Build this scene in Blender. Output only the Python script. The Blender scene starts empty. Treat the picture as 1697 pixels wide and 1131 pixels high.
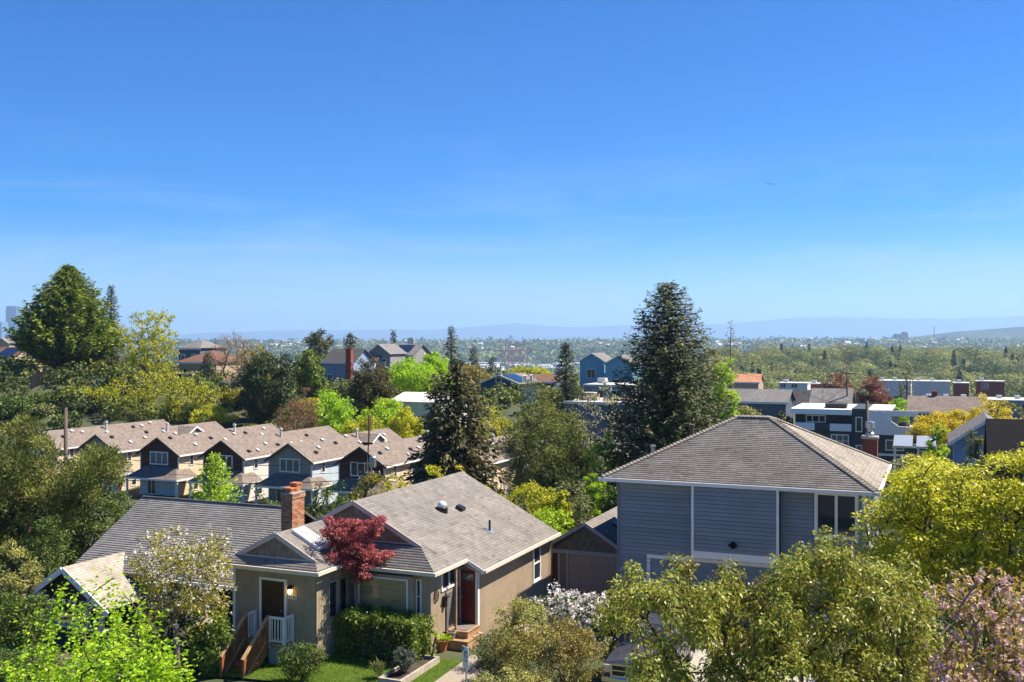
import bpy, math, numpy as np
from mathutils import Vector

# ------------------------------------------------------------------ camera, sky, sun, exposure
SC = bpy.context.scene
COL = SC.collection
F, CX, CY, CZ = 1700.0, 848.5, 565.5, 12.0
cam = bpy.data.cameras.new('camera')
cam.sensor_width = 36.0
cam.lens = 36.0 * F / 1697.0
cam.clip_start = 0.5
cam.clip_end = 60000
camo = bpy.data.objects.new('camera', cam)
COL.objects.link(camo)
camo.location = (0, 0, CZ)
camo.rotation_euler = (math.radians(90), 0, 0)
SC.camera = camo

SUN_AZ, SUN_EL = math.radians(76), math.radians(53)      # azimuth from +Y towards +X
world = bpy.data.worlds.new('World')
SC.world = world
world.use_nodes = True
wn, wl = world.node_tree.nodes, world.node_tree.links
wn.clear()
sky = wn.new('ShaderNodeTexSky')
sky.sky_type = 'NISHITA'
sky.sun_disc = False
sky.sun_elevation = SUN_EL
sky.sun_rotation = SUN_AZ
sky.altitude = 100
sky.air_density = 0.8
sky.dust_density = 0.0
sky.ozone_density = 5.0
bg = wn.new('ShaderNodeBackground')
bg.inputs['Strength'].default_value = 0.069
wo = wn.new('ShaderNodeOutputWorld')
# thin cirrus, the same all round the sky
tc = wn.new('ShaderNodeTexCoord')
mp = wn.new('ShaderNodeMapping')
mp.inputs['Scale'].default_value = (1.6, 1.6, 11.0)
mp.inputs['Rotation'].default_value = (0.10, 0.06, 0)
nz = wn.new('ShaderNodeTexNoise')
nz.inputs['Scale'].default_value = 2.3
nz.inputs['Detail'].default_value = 7
nz.inputs['Roughness'].default_value = 0.62
nz.inputs['Distortion'].default_value = 0.5
rp = wn.new('ShaderNodeValToRGB')
rp.color_ramp.elements[0].position = 0.46
rp.color_ramp.elements[0].color = (0, 0, 0, 1)
rp.color_ramp.elements[1].position = 0.76
rp.color_ramp.elements[1].color = (0.55, 0.55, 0.55, 1)
mx = wn.new('ShaderNodeMixRGB')
mx.inputs['Color2'].default_value = (3.9, 4.9, 6.6, 1)
hs = wn.new('ShaderNodeHueSaturation')
hs.inputs['Saturation'].default_value = 1.62
hs.inputs['Hue'].default_value = 0.512
wl.new(tc.outputs['Generated'], mp.inputs['Vector'])
wl.new(mp.outputs['Vector'], nz.inputs['Vector'])
wl.new(nz.outputs['Fac'], rp.inputs['Fac'])
sx = wn.new('ShaderNodeSeparateXYZ')
el_ = wn.new('ShaderNodeMapRange')                       # the veil lies low over the horizon, all round
el_.inputs['From Min'].default_value = 0.20; el_.inputs['From Max'].default_value = 0.07
el_.inputs['To Min'].default_value = 0.0; el_.inputs['To Max'].default_value = 1.0
mu = wn.new('ShaderNodeMath'); mu.operation = 'MULTIPLY'
wl.new(tc.outputs['Generated'], sx.inputs[0]); wl.new(sx.outputs['Z'], el_.inputs['Value'])
wl.new(rp.outputs['Color'], mu.inputs[0]); wl.new(el_.outputs[0], mu.inputs[1])
wl.new(mu.outputs[0], mx.inputs['Fac'])
wl.new(sky.outputs['Color'], hs.inputs['Color'])
wl.new(hs.outputs['Color'], mx.inputs['Color1'])
wl.new(mx.outputs['Color'], bg.inputs['Color'])
wl.new(bg.outputs['Background'], wo.inputs['Surface'])

sun = bpy.data.lights.new('sun', 'SUN')
sun.energy = 5.0
sun.angle = math.radians(0.53)
sun.color = (1.0, 0.91, 0.77)
suno = bpy.data.objects.new('sun', sun)
COL.objects.link(suno)
sdir = Vector((math.sin(SUN_AZ) * math.cos(SUN_EL), math.cos(SUN_AZ) * math.cos(SUN_EL), math.sin(SUN_EL)))
suno.rotation_euler = sdir.to_track_quat('Z', 'Y').to_euler()
suno.location = (60, 20, 80)

SC.view_settings.view_transform = 'Standard'
SC.view_settings.look = 'None'
SC.view_settings.exposure = 1.18
SC.view_settings.gamma = 1.0
SC.view_settings.use_curve_mapping = False
SC.render.engine = 'CYCLES'
SC.cycles.use_denoising = True
SC.cycles.max_bounces = 7
SC.cycles.diffuse_bounces = 4
SC.cycles.glossy_bounces = 2
SC.cycles.transmission_bounces = 3
SC.cycles.transparent_max_bounces = 4
SC.cycles.volume_bounces = 1

# ------------------------------------------------------------------ helpers
ANG = math.radians(22.7)                                  # street grid against the view axis
WV = np.array([math.cos(ANG), -math.sin(ANG), 0.0])
DV = np.array([math.sin(ANG), math.cos(ANG), 0.0])

def P(u, v, Y):
    return np.array([(u - CX) / F * Y, Y, CZ - (v - CY) / F * Y])

def sstep(a, b, x):
    t = np.clip((x - a) / (b - a), 0, 1)
    return t * t * (3 - 2 * t)

LY = [-200, 25, 41, 50, 62, 80, 95, 120, 133, 152, 230, 300, 450, 700, 1200, 2500, 2900, 3600, 4300, 5200, 7000, 9000, 15000, 40000]
LZ = [.2, .2, .35, -.8, -2.4, -3.6, -4.4, -4.0, -2.2, 2.2, 2.2, -2, -16, -36, -50, -54, -52, -24, -2, -14, -30, -14, -22, -30]
RY = [-200, 25, 41, 50, 62, 80, 120, 160, 300, 450, 560, 640, 930, 1040, 1500, 2500, 2900, 3700, 4600, 5600, 7000, 9000, 15000, 40000]
RZ = [.2, .2, .35, -.6, -2.0, -3.6, -4.6, -6.6, -9.5, -18, -23, -20, -6.5, -9, -44, -50, -48, -16, 6, -14, -30, -12, -22, -30]

def G(x, y):
    x = np.asarray(x, float); y = np.asarray(y, float)
    t = sstep(0.0, 0.2, x / np.maximum(y, 20.0))
    t2 = sstep(0.25, 0.36, -x / np.maximum(y, 20.0))
    z = np.interp(y, LY, LZ) * (1 - t) + np.interp(y, RY, RZ) * t
    z = z + t2 * np.interp(y, [30, 44, 60, 80, 100, 200], [0, -1.2, -1.0, -.6, 0, 0])
    z = z + sstep(.2, .45, -x / np.maximum(y, 20.0)) * np.interp(y, [110, 160, 260, 400], [0, 4, 4, 0])
    z = z + 0.15 * np.sin(x * .31 + y * .17) * sstep(45, 70, y)
    return z

def link(o, parent=None):
    COL.objects.link(o)
    if parent is not None:
        o.parent = parent
    return o

def tag(o, label=None, cat=None, group=None, kind=None):
    if label: o['label'] = label
    if cat: o['category'] = cat
    if group: o['group'] = group
    if kind: o['kind'] = kind
    return o

def thing(name, loc, label, cat, group=None, rz=0.0):
    o = bpy.data.objects.new(name, None)
    o.empty_display_size = 0.3
    o.location = tuple(float(c) for c in loc)
    o.rotation_euler = (0, 0, rz)
    link(o)
    return tag(o, label, cat, group)

class MB:
    def __init__(self):
        self.v = []; self.f = []; self.c = None
    def add(self, vs, fs):
        n = len(self.v)
        self.v += [tuple(float(c) for c in p) for p in vs]
        self.f += [tuple(n + i for i in q) for q in fs]
        return self
    def box(self, x0, x1, y0, y1, z0, z1):
        return self.add([(x0, y0, z0), (x1, y0, z0), (x1, y1, z0), (x0, y1, z0),
                         (x0, y0, z1), (x1, y0, z1), (x1, y1, z1), (x0, y1, z1)],
                        [(0, 3, 2, 1), (4, 5, 6, 7), (0, 1, 5, 4), (1, 2, 6, 5), (2, 3, 7, 6), (3, 0, 4, 7)])
    def slab(self, pts, th, n=None):
        pts = [np.array(p, float) for p in pts]
        if n is None:
            n = np.zeros(3)
            for i in range(len(pts)):
                a, b = pts[i], pts[(i + 1) % len(pts)]
                n += np.cross(a, b)
            n /= np.linalg.norm(n)
            if abs(n[2]) > 1e-6 and n[2] < 0:
                n = -n; pts = pts[::-1]
        else:
            n = np.array(n, float)
        m = len(pts)
        lo = [p - n * th for p in pts]
        return self.add(pts + lo, [tuple(range(m)), tuple(range(2 * m - 1, m - 1, -1))] +
                        [(i, m + i, m + (i + 1) % m, (i + 1) % m) for i in range(m)])
    def beam(self, a, b, w, h, up=(0, 0, 1)):
        a = np.array(a, float); b = np.array(b, float)
        d = b - a; d /= np.linalg.norm(d)
        up = np.array(up, float)
        s = np.cross(d, up)
        if np.linalg.norm(s) < 1e-6: s = np.array([1.0, 0, 0])
        s /= np.linalg.norm(s); t = np.cross(s, d)
        c = []
        for p in (a, b):
            for i, j in ((-1, -1), (1, -1), (1, 1), (-1, 1)):
                c.append(p + s * i * w / 2 + t * j * h / 2)
        return self.add(c, [(0, 3, 2, 1), (4, 5, 6, 7), (0, 1, 5, 4), (1, 2, 6, 5), (2, 3, 7, 6), (3, 0, 4, 7)])
    def tube(self, pts, rs, n=8, cap=True):
        pts = [np.array(p, float) for p in pts]
        if np.isscalar(rs): rs = [rs] * len(pts)
        base = len(self.v); ring = []
        for i, p in enumerate(pts):
            d = pts[min(i + 1, len(pts) - 1)] - pts[max(i - 1, 0)]
            d = d / (np.linalg.norm(d) + 1e-9)
            s = np.cross(d, (0, 0, 1.0))
            if np.linalg.norm(s) < .05: s = np.cross(d, (1.0, 0, 0))
            s /= np.linalg.norm(s); t = np.cross(s, d)
            for k in range(n):
                a = 2 * math.pi * k / n
                ring.append(p + (s * math.cos(a) + t * math.sin(a)) * rs[i])
        fs = []
        for i in range(len(pts) - 1):
            for k in range(n):
                fs.append((i * n + k, i * n + (k + 1) % n, (i + 1) * n + (k + 1) % n, (i + 1) * n + k))
        if cap:
            fs.append(tuple(range(n - 1, -1, -1)))
            fs.append(tuple((len(pts) - 1) * n + k for k in range(n)))
        self.add(ring, fs)
        return self
    def lathe(self, prof, n=14, c=(0, 0, 0)):
        vs = []; fs = []
        for r, z in prof:
            for k in range(n):
                a = 2 * math.pi * k / n
                vs.append((c[0] + r * math.cos(a), c[1] + r * math.sin(a), c[2] + z))
        for i in range(len(prof) - 1):
            for k in range(n):
                fs.append((i * n + k, i * n + (k + 1) % n, (i + 1) * n + (k + 1) % n, (i + 1) * n + k))
        fs.append(tuple(range(n - 1, -1, -1))); fs.append(tuple((len(prof) - 1) * n + k for k in range(n)))
        return self.add(vs, fs)
    def fb(self, face, pos, s0, s1, z0, z1, o0, o1):
        """box on a wall: face F looks to -y at y=pos, R to +x at x=pos, L to -x; s along, o outwards"""
        if face == 'F': return self.box(s0, s1, pos - o1, pos - o0, z0, z1)
        if face == 'R': return self.box(pos + o0, pos + o1, s0, s1, z0, z1)
        return self.box(pos - o1, pos - o0, s0, s1, z0, z1)
    def mesh(self, name, smooth=False):
        me = bpy.data.meshes.new(name)
        me.from_pydata(self.v, [], self.f)
        if self.c is not None:
            at = me.attributes.new('v', 'FLOAT', 'POINT')
            at.data.foreach_set('value', np.asarray(self.c, dtype=np.float32))
        if smooth:
            me.polygons.foreach_set('use_smooth', [True] * len(me.polygons))
        me.update()
        return me

def obj(name, mb, mat, parent=None, smooth=False, kind=None, bevel=0):
    me = mb if isinstance(mb, bpy.types.Mesh) else mb.mesh(name, smooth)
    if mat is not None and not me.materials:
        me.materials.append(mat)
    o = bpy.data.objects.new(name, me)
    link(o, parent)
    if kind: o['kind'] = kind
    if bevel:
        m = o.modifiers.new('bevel', 'BEVEL'); m.width = bevel; m.segments = 1; m.limit_method = 'ANGLE'
    return o

def raw_mesh(name, V, Fq, mat, attr=None, smooth=False):
    """V (n,3), Fq (m,k) arrays -> mesh"""
    me = bpy.data.meshes.new(name)
    V = np.asarray(V, np.float32); Fq = np.asarray(Fq, np.int32)
    k = Fq.shape[1]
    me.vertices.add(len(V)); me.vertices.foreach_set('co', V.ravel())
    me.loops.add(Fq.size); me.loops.foreach_set('vertex_index', Fq.ravel())
    me.polygons.add(len(Fq))
    me.polygons.foreach_set('loop_start', np.arange(0, Fq.size, k, dtype=np.int32))
    me.polygons.foreach_set('loop_total', np.full(len(Fq), k, np.int32))
    if smooth: me.polygons.foreach_set('use_smooth', np.ones(len(Fq), bool))
    if attr is not None:
        at = me.attributes.new('v', 'FLOAT', 'POINT')
        at.data.foreach_set('value', np.asarray(attr, np.float32))
    me.update(calc_edges=True)
    me.validate()
    if mat: me.materials.append(mat)
    return me

# ------------------------------------------------------------------ materials
def hexc(h):
    r = [int(h[i:i + 2], 16) / 255 for i in (0, 2, 4)]
    return tuple(c / 12.92 if c <= .04045 else ((c + .055) / 1.055) ** 2.4 for c in r)

def newmat(name):
    m = bpy.data.materials.new(name); m.use_nodes = True
    nt = m.node_tree; nt.nodes.clear()
    out = nt.nodes.new('ShaderNodeOutputMaterial')
    b = nt.nodes.new('ShaderNodeBsdfPrincipled')
    nt.links.new(b.outputs[0], out.inputs['Surface'])
    return m, nt, b, out

def mat(name, col, rough=.75, var=.12, scale=3.0, bump=0.0, bscale=None, metal=0.0, spec=.4, stretch=(1, 1, 1), emit=0):
    m, nt, b, out = newmat(name)
    b.inputs['Roughness'].default_value = rough
    b.inputs['Metallic'].default_value = metal
    b.inputs['Specular IOR Level'].default_value = spec
    t = nt.nodes.new('ShaderNodeTexCoord'); mpn = nt.nodes.new('ShaderNodeMapping')
    mpn.inputs['Scale'].default_value = stretch
    nt.links.new(t.outputs['Object'], mpn.inputs['Vector'])
    n = nt.nodes.new('ShaderNodeTexNoise')
    n.inputs['Scale'].default_value = scale; n.inputs['Detail'].default_value = 6; n.inputs['Roughness'].default_value = .6
    nt.links.new(mpn.outputs[0], n.inputs['Vector'])
    r = nt.nodes.new('ShaderNodeValToRGB')
    lo = tuple(max(0, c * (1 - var * 1.6)) for c in col); hi = tuple(min(1, c * (1 + var * 1.6)) for c in col)
    r.color_ramp.elements[0].position = .28; r.color_ramp.elements[0].color = (*lo, 1)
    r.color_ramp.elements[1].position = .72; r.color_ramp.elements[1].color = (*hi, 1)
    nt.links.new(n.outputs['Fac'], r.inputs['Fac'])
    nt.links.new(r.outputs['Color'], b.inputs['Base Color'])
    if bump:
        n2 = nt.nodes.new('ShaderNodeTexNoise'); n2.inputs['Scale'].default_value = bscale or scale * 6; n2.inputs['Detail'].default_value = 5
        nt.links.new(mpn.outputs[0], n2.inputs['Vector'])
        bp = nt.nodes.new('ShaderNodeBump'); bp.inputs['Strength'].default_value = bump; bp.inputs['Distance'].default_value = .02
        nt.links.new(n2.outputs['Fac'], bp.inputs['Height']); nt.links.new(bp.outputs[0], b.inputs['Normal'])
    if emit:
        b.inputs['Emission Color'].default_value = (*col, 1); b.inputs['Emission Strength'].default_value = emit
    return m

def rampmat(name, cols, rough=.85, transl=0.0, spec=.3, bump=0.0, bscale=30, wear=0.0):
    """colour by the per-piece attribute v; translucent share for leaves"""
    m, nt, b, out = newmat(name)
    b.inputs['Roughness'].default_value = rough
    b.inputs['Specular IOR Level'].default_value = spec
    a = nt.nodes.new('ShaderNodeAttribute'); a.attribute_name = 'v'
    r = nt.nodes.new('ShaderNodeValToRGB')
    el = r.color_ramp.elements
    el[0].position = 0; el[0].color = (*cols[0], 1)
    el[1].position = 1; el[1].color = (*cols[-1], 1)
    for i in range(1, len(cols) - 1):
        e = el.new(i / (len(cols) - 1)); e.color = (*cols[i], 1)
    nt.links.new(a.outputs['Fac'], r.inputs['Fac'])
    nt.links.new(r.outputs['Color'], b.inputs['Base Color'])
    if wear:                                               # lichen, streaks and faded patches
        t0 = nt.nodes.new('ShaderNodeTexCoord'); mw = nt.nodes.new('ShaderNodeMapping'); mw.inputs['Scale'].default_value = (1.0, 1.0, .35)
        nw = nt.nodes.new('ShaderNodeTexNoise'); nw.inputs['Scale'].default_value = .9; nw.inputs['Detail'].default_value = 7; nw.inputs['Roughness'].default_value = .65
        rw = nt.nodes.new('ShaderNodeValToRGB'); rw.color_ramp.elements[0].position = .3; rw.color_ramp.elements[1].position = .72
        rw.color_ramp.elements[0].color = (1 - wear, 1 - wear, 1 - wear * 1.1, 1); rw.color_ramp.elements[1].color = (1 + wear * .3,) * 3 + (1,)
        mw2 = nt.nodes.new('ShaderNodeMixRGB'); mw2.blend_type = 'MULTIPLY'; mw2.inputs['Fac'].default_value = 1
        nt.links.new(t0.outputs['Object'], mw.inputs[0]); nt.links.new(mw.outputs[0], nw.inputs['Vector']); nt.links.new(nw.outputs['Fac'], rw.inputs['Fac'])
        nt.links.new(r.outputs['Color'], mw2.inputs['Color1']); nt.links.new(rw.outputs['Color'], mw2.inputs['Color2']); nt.links.new(mw2.outputs[0], b.inputs['Base Color'])
    if transl:
        tr = nt.nodes.new('ShaderNodeBsdfTranslucent')
        mxx = nt.nodes.new('ShaderNodeMixShader'); mxx.inputs[0].default_value = transl
        nt.links.new(r.outputs['Color'], tr.inputs['Color'])
        nt.links.new(b.outputs[0], mxx.inputs[1]); nt.links.new(tr.outputs[0], mxx.inputs[2])
        nt.links.new(mxx.outputs[0], out.inputs['Surface'])
    if bump:
        t = nt.nodes.new('ShaderNodeTexCoord')
        n2 = nt.nodes.new('ShaderNodeTexNoise'); n2.inputs['Scale'].default_value = bscale; n2.inputs['Detail'].default_value = 4
        nt.links.new(t.outputs['Object'], n2.inputs['Vector'])
        bp = nt.nodes.new('ShaderNodeBump'); bp.inputs['Strength'].default_value = bump; bp.inputs['Distance'].default_value = .01
        nt.links.new(n2.outputs['Fac'], bp.inputs['Height']); nt.links.new(bp.outputs[0], b.inputs['Normal'])
    return m

def sidingmat(name, col, lap=.16, rough=.6):
    """far walls: fine horizontal lap relief"""
    m, nt, b, out = newmat(name)
    b.inputs['Roughness'].default_value = rough
    t = nt.nodes.new('ShaderNodeTexCoord')
    s = nt.nodes.new('ShaderNodeSeparateXYZ'); nt.links.new(t.outputs['Object'], s.inputs[0])
    mo = nt.nodes.new('ShaderNodeMath'); mo.operation = 'DIVIDE'; mo.inputs[1].default_value = lap
    nt.links.new(s.outputs['Z'], mo.inputs[0])
    fr = nt.nodes.new('ShaderNodeMath'); fr.operation = 'FRACT'; nt.links.new(mo.outputs[0], fr.inputs[0])
    bp = nt.nodes.new('ShaderNodeBump'); bp.inputs['Strength'].default_value = .8; bp.inputs['Distance'].default_value = .03
    bp.invert = True
    nt.links.new(fr.outputs[0], bp.inputs['Height']); nt.links.new(bp.outputs[0], b.inputs['Normal'])
    n = nt.nodes.new('ShaderNodeTexNoise'); n.inputs['Scale'].default_value = 1.3; n.inputs['Detail'].default_value = 5
    nt.links.new(t.outputs['Object'], n.inputs['Vector'])
    r = nt.nodes.new('ShaderNodeValToRGB')
    r.color_ramp.elements[0].position = .3; r.color_ramp.elements[0].color = (*[c * .88 for c in col], 1)
    r.color_ramp.elements[1].position = .7; r.color_ramp.elements[1].color = (*[min(1, c * 1.1) for c in col], 1)
    nt.links.new(n.outputs['Fac'], r.inputs['Fac']); nt.links.new(r.outputs['Color'], b.inputs['Base Color'])
    return m

def farroof(name, col, rough=.9):
    """roofing seen from afar: mottled tabs"""
    m, nt, b, out = newmat(name)
    b.inputs['Roughness'].default_value = rough
    b.inputs['Specular IOR Level'].default_value = .12
    t = nt.nodes.new('ShaderNodeTexCoord'); mpn = nt.nodes.new('ShaderNodeMapping')
    mpn.inputs['Scale'].default_value = (3.2, 3.2, 9.0)
    nt.links.new(t.outputs['Object'], mpn.inputs['Vector'])
    vo = nt.nodes.new('ShaderNodeTexVoronoi'); vo.inputs['Scale'].default_value = 1.0
    nt.links.new(mpn.outputs[0], vo.inputs['Vector'])
    n = nt.nodes.new('ShaderNodeTexNoise'); n.inputs['Scale'].default_value = .5; n.inputs['Detail'].default_value = 6
    nt.links.new(t.outputs['Object'], n.inputs['Vector'])
    s = nt.nodes.new('ShaderNodeSeparateColor'); nt.links.new(vo.outputs['Color'], s.inputs[0])
    ad = nt.nodes.new('ShaderNodeMath'); ad.operation = 'MULTIPLY_ADD'; ad.inputs[1].default_value = .55; 
    nt.links.new(s.outputs[0], ad.inputs[0])
    m2 = nt.nodes.new('ShaderNodeMath'); m2.operation = 'MULTIPLY'; m2.inputs[1].default_value = .5
    nt.links.new(n.outputs['Fac'], m2.inputs[0]); nt.links.new(m2.outputs[0], ad.inputs[2])
    r = nt.nodes.new('ShaderNodeValToRGB')
    r.color_ramp.elements[0].position = .1; r.color_ramp.elements[0].color = (*[c * .68 for c in col], 1)
    r.color_ramp.elements[1].position = .9; r.color_ramp.elements[1].color = (*[min(1, c * 1.3) for c in col], 1)
    nt.links.new(ad.outputs[0], r.inputs['Fac']); nt.links.new(r.outputs['Color'], b.inputs['Base Color'])
    return m

def glassmat(name, tint=(.02, .028, .035), rough=.04):
    m, nt, b, out = newmat(name)
    b.inputs['Base Color'].default_value = (*tint, 1); b.inputs['Roughness'].default_value = rough
    b.inputs['Specular IOR Level'].default_value = .7
    t = nt.nodes.new('ShaderNodeTexCoord'); n = nt.nodes.new('ShaderNodeTexNoise'); n.inputs['Scale'].default_value = .8
    nt.links.new(t.outputs['Object'], n.inputs['Vector'])
    bp = nt.nodes.new('ShaderNodeBump'); bp.inputs['Strength'].default_value = .03; bp.inputs['Distance'].default_value = .02
    nt.links.new(n.outputs['Fac'], bp.inputs['Height']); nt.links.new(bp.outputs[0], b.inputs['Normal'])
    return m

M = {}
M['white'] = mat('white_paint', (.74, .72, .68), .5, .05)
M['cream'] = mat('cream_paint', (.62, .55, .44), .55, .05)
M['trimtan'] = mat('pale_mauve_trim', (.50, .43, .38), .6, .06)
M['tan'] = mat('tan_siding', (.36, .275, .185), .75, .1, 2.0, .15)
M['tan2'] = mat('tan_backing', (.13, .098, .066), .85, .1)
M['gshing'] = rampmat('wall_shingle', [(.19, .142, .098), (.24, .18, .125), (.29, .22, .155)], .85, bump=.3)
M['roof_tan'] = rampmat('roof_shingle_warm', [(.165, .148, .135), (.212, .192, .177), (.232, .21, .194), (.265, .24, .222)], .95, wear=.3, bump=.5, bscale=60)
M['roof_blue'] = rampmat('roof_shingle_grey', [(.22, .19, .16), (.285, .248, .21), (.315, .274, .232), (.36, .314, .268)], .95, wear=.3, bump=.5, bscale=60)
M['roof_left'] = rampmat('roof_shingle_taupe', [(.31, .27, .225), (.39, .342, .288), (.42, .37, .312), (.46, .405, .345)], .95, wear=.3, bump=.5, bscale=60)
M['roofbase'] = mat('roof_underlay', (.11, .095, .085), .95, .15)
M['town_roof'] = farroof('town_roof', (.185, .15, .126))
M['dark_roof'] = farroof('charcoal_roof', (.075, .072, .075))
M['black_roof'] = farroof('black_roof', (.012, .011, .013))
M['grey_roof'] = farroof('grey_roof', (.17, .16, .155))
M['brown_roof'] = farroof('brown_roof', (.17, .095, .07))
M['redwood'] = mat('redwood_stain', (.30, .105, .035), .65, .25, 4, .2, stretch=(1, 1, .3))
M['redwood_pale'] = mat('worn_cedar_rail', (.46, .29, .15), .7, .2, 5, .2)
M['deckwood'] = mat('weathered_deck_wood', (.36, .22, .12), .75, .25, 4, .2)
M['reddoor'] = mat('dark_red_paint', (.125, .012, .012), .4, .1)
M['maroon'] = mat('maroon_door', (.035, .010, .010), .35, .1)
M['glass'] = glassmat('window_glass')
M['glass2'] = glassmat('window_glass_pale', (.10, .12, .13), .12)
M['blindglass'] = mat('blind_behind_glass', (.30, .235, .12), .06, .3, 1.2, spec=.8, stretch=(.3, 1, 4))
M['brick'] = rampmat('chimney_brick', [(.30, .13, .07), (.42, .23, .135), (.50, .31, .19), (.40, .14, .07)], .9, bump=.5, bscale=40)
M['brick2'] = rampmat('dark_red_brick', [(.12, .035, .025), (.17, .05, .035), (.21, .07, .05)], .9, bump=.5, bscale=40)
M['mortar'] = mat('mortar', (.26, .21, .165), .95, .15, 8)
M['terracotta'] = mat('terracotta', (.42, .15, .055), .8, .12)
M['concrete'] = mat('concrete', (.34, .31, .27), .9, .15, 2, .2)
M['blue'] = mat('slate_blue_siding', (.205, .23, .255), .6, .06, 1.2, .08)
M['blue_b'] = mat('slate_blue_siding_worn', (.192, .217, .242), .62, .07, 1.2, .08)
M['blue_c'] = mat('slate_blue_siding_pale', (.216, .242, .268), .6, .06, 1.2, .08)
M['lap_shade'] = mat('lap_shade_backing', (.03, .037, .046), .8, .06)  # near-black backing colour: shade lines under the blue laps put into the paint
M['bluedoor'] = mat('slate_blue_door', (.155, .19, .235), .5, .06)
M['black'] = mat('black_metal', (.012, .012, .013), .4, .1)
M['darkwall'] = mat('dark_brown_siding', (.032, .027, .022), .7, .15)
M['metal'] = mat('galvanised_metal', (.42, .43, .44), .35, .12, 5, metal=.8)
M['whitemetal'] = mat('pale_vent_metal', (.55, .54, .52), .5, .06)
M['garagedoor'] = mat('tan_garage_door', (.50, .35, .26), .55, .06)
M['bark'] = mat('bark', (.085, .06, .045), .95, .3, 6, .6, stretch=(1, 1, .25))
M['barkpale'] = mat('pale_bark', (.24, .18, .135), .9, .25, 6, .5, stretch=(1, 1, .25))
M['barkred'] = mat('red_brown_bark', (.16, .085, .055), .9, .25, 6, .5, stretch=(1, 1, .25))
M['pole'] = mat('weathered_pole_wood', (.13, .10, .075), .95, .25, 3, .4, stretch=(1, 1, .2))
M['wire'] = mat('black_cable', (.02, .02, .02), .6, .05)
M['soil'] = mat('dark_soil', (.055, .04, .028), .95, .3, 3, .5)

# ------------------------------------------------------------------ terrain
def make_ground():
    ys = np.concatenate([np.linspace(-180, 30, 12), np.linspace(34, 200, 84), np.geomspace(204, 26000, 150)])
    ss = np.linspace(-.85, .85, 150)
    Yg, Sg = np.meshgrid(ys, ss, indexing='ij')
    Xg = Sg * (Yg + 230)
    Z = G(Xg, Yg)
    V = np.stack([Xg, Yg, Z], -1).reshape(-1, 3)
    n, m = len(ys), len(ss)
    i, j = np.meshgrid(np.arange(n - 1), np.arange(m - 1), indexing='ij')
    q = np.stack([i * m + j, i * m + j + 1, (i + 1) * m + j + 1, (i + 1) * m + j], -1).reshape(-1, 4)
    mg, nt, b, out = newmat('ground_cover')
    b.inputs['Roughness'].default_value = .95
    t = nt.nodes.new('ShaderNodeTexCoord')
    n1 = nt.nodes.new('ShaderNodeTexNoise'); n1.inputs['Scale'].default_value = .06; n1.inputs['Detail'].default_value = 9; n1.inputs['Roughness'].default_value = .7
    nt.links.new(t.outputs['Object'], n1.inputs['Vector'])
    r = nt.nodes.new('ShaderNodeValToRGB'); e = r.color_ramp.elements
    e[0].position = .32; e[0].color = (.028, .034, .014, 1)
    e[1].position = .72; e[1].color = (.10, .105, .04, 1)
    k = e.new(.5); k.color = (.05, .065, .02, 1)
    k = e.new(.63); k.color = (.10, .08, .05, 1)
    nt.links.new(n1.outputs['Fac'], r.inputs['Fac']); nt.links.new(r.outputs['Color'], b.inputs['Base Color'])
    o = obj('ground', raw_mesh('ground', V, q, mg, smooth=True), mg)
    tag(o, kind='structure')
make_ground()

def sheet(name, pts, matr, lift, sub=6):
    """a flat-ish patch draped over the ground: quad corners (4 world xy points)"""
    a, b, c, d = [np.array(p, float) for p in pts]
    V = []; q = []
    for i in range(sub + 1):
        for j in range(sub + 1):
            s, t = i / sub, j / sub
            p = (a * (1 - s) + b * s) * (1 - t) + (d * (1 - s) + c * s) * t
            V.append((p[0], p[1], float(G(p[0], p[1])) + lift))
    for i in range(sub):
        for j in range(sub):
            q.append((i * (sub + 1) + j, (i + 1) * (sub + 1) + j, (i + 1) * (sub + 1) + j + 1, i * (sub + 1) + j + 1))
    return obj(name, raw_mesh(name, V, q, matr), matr)

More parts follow.
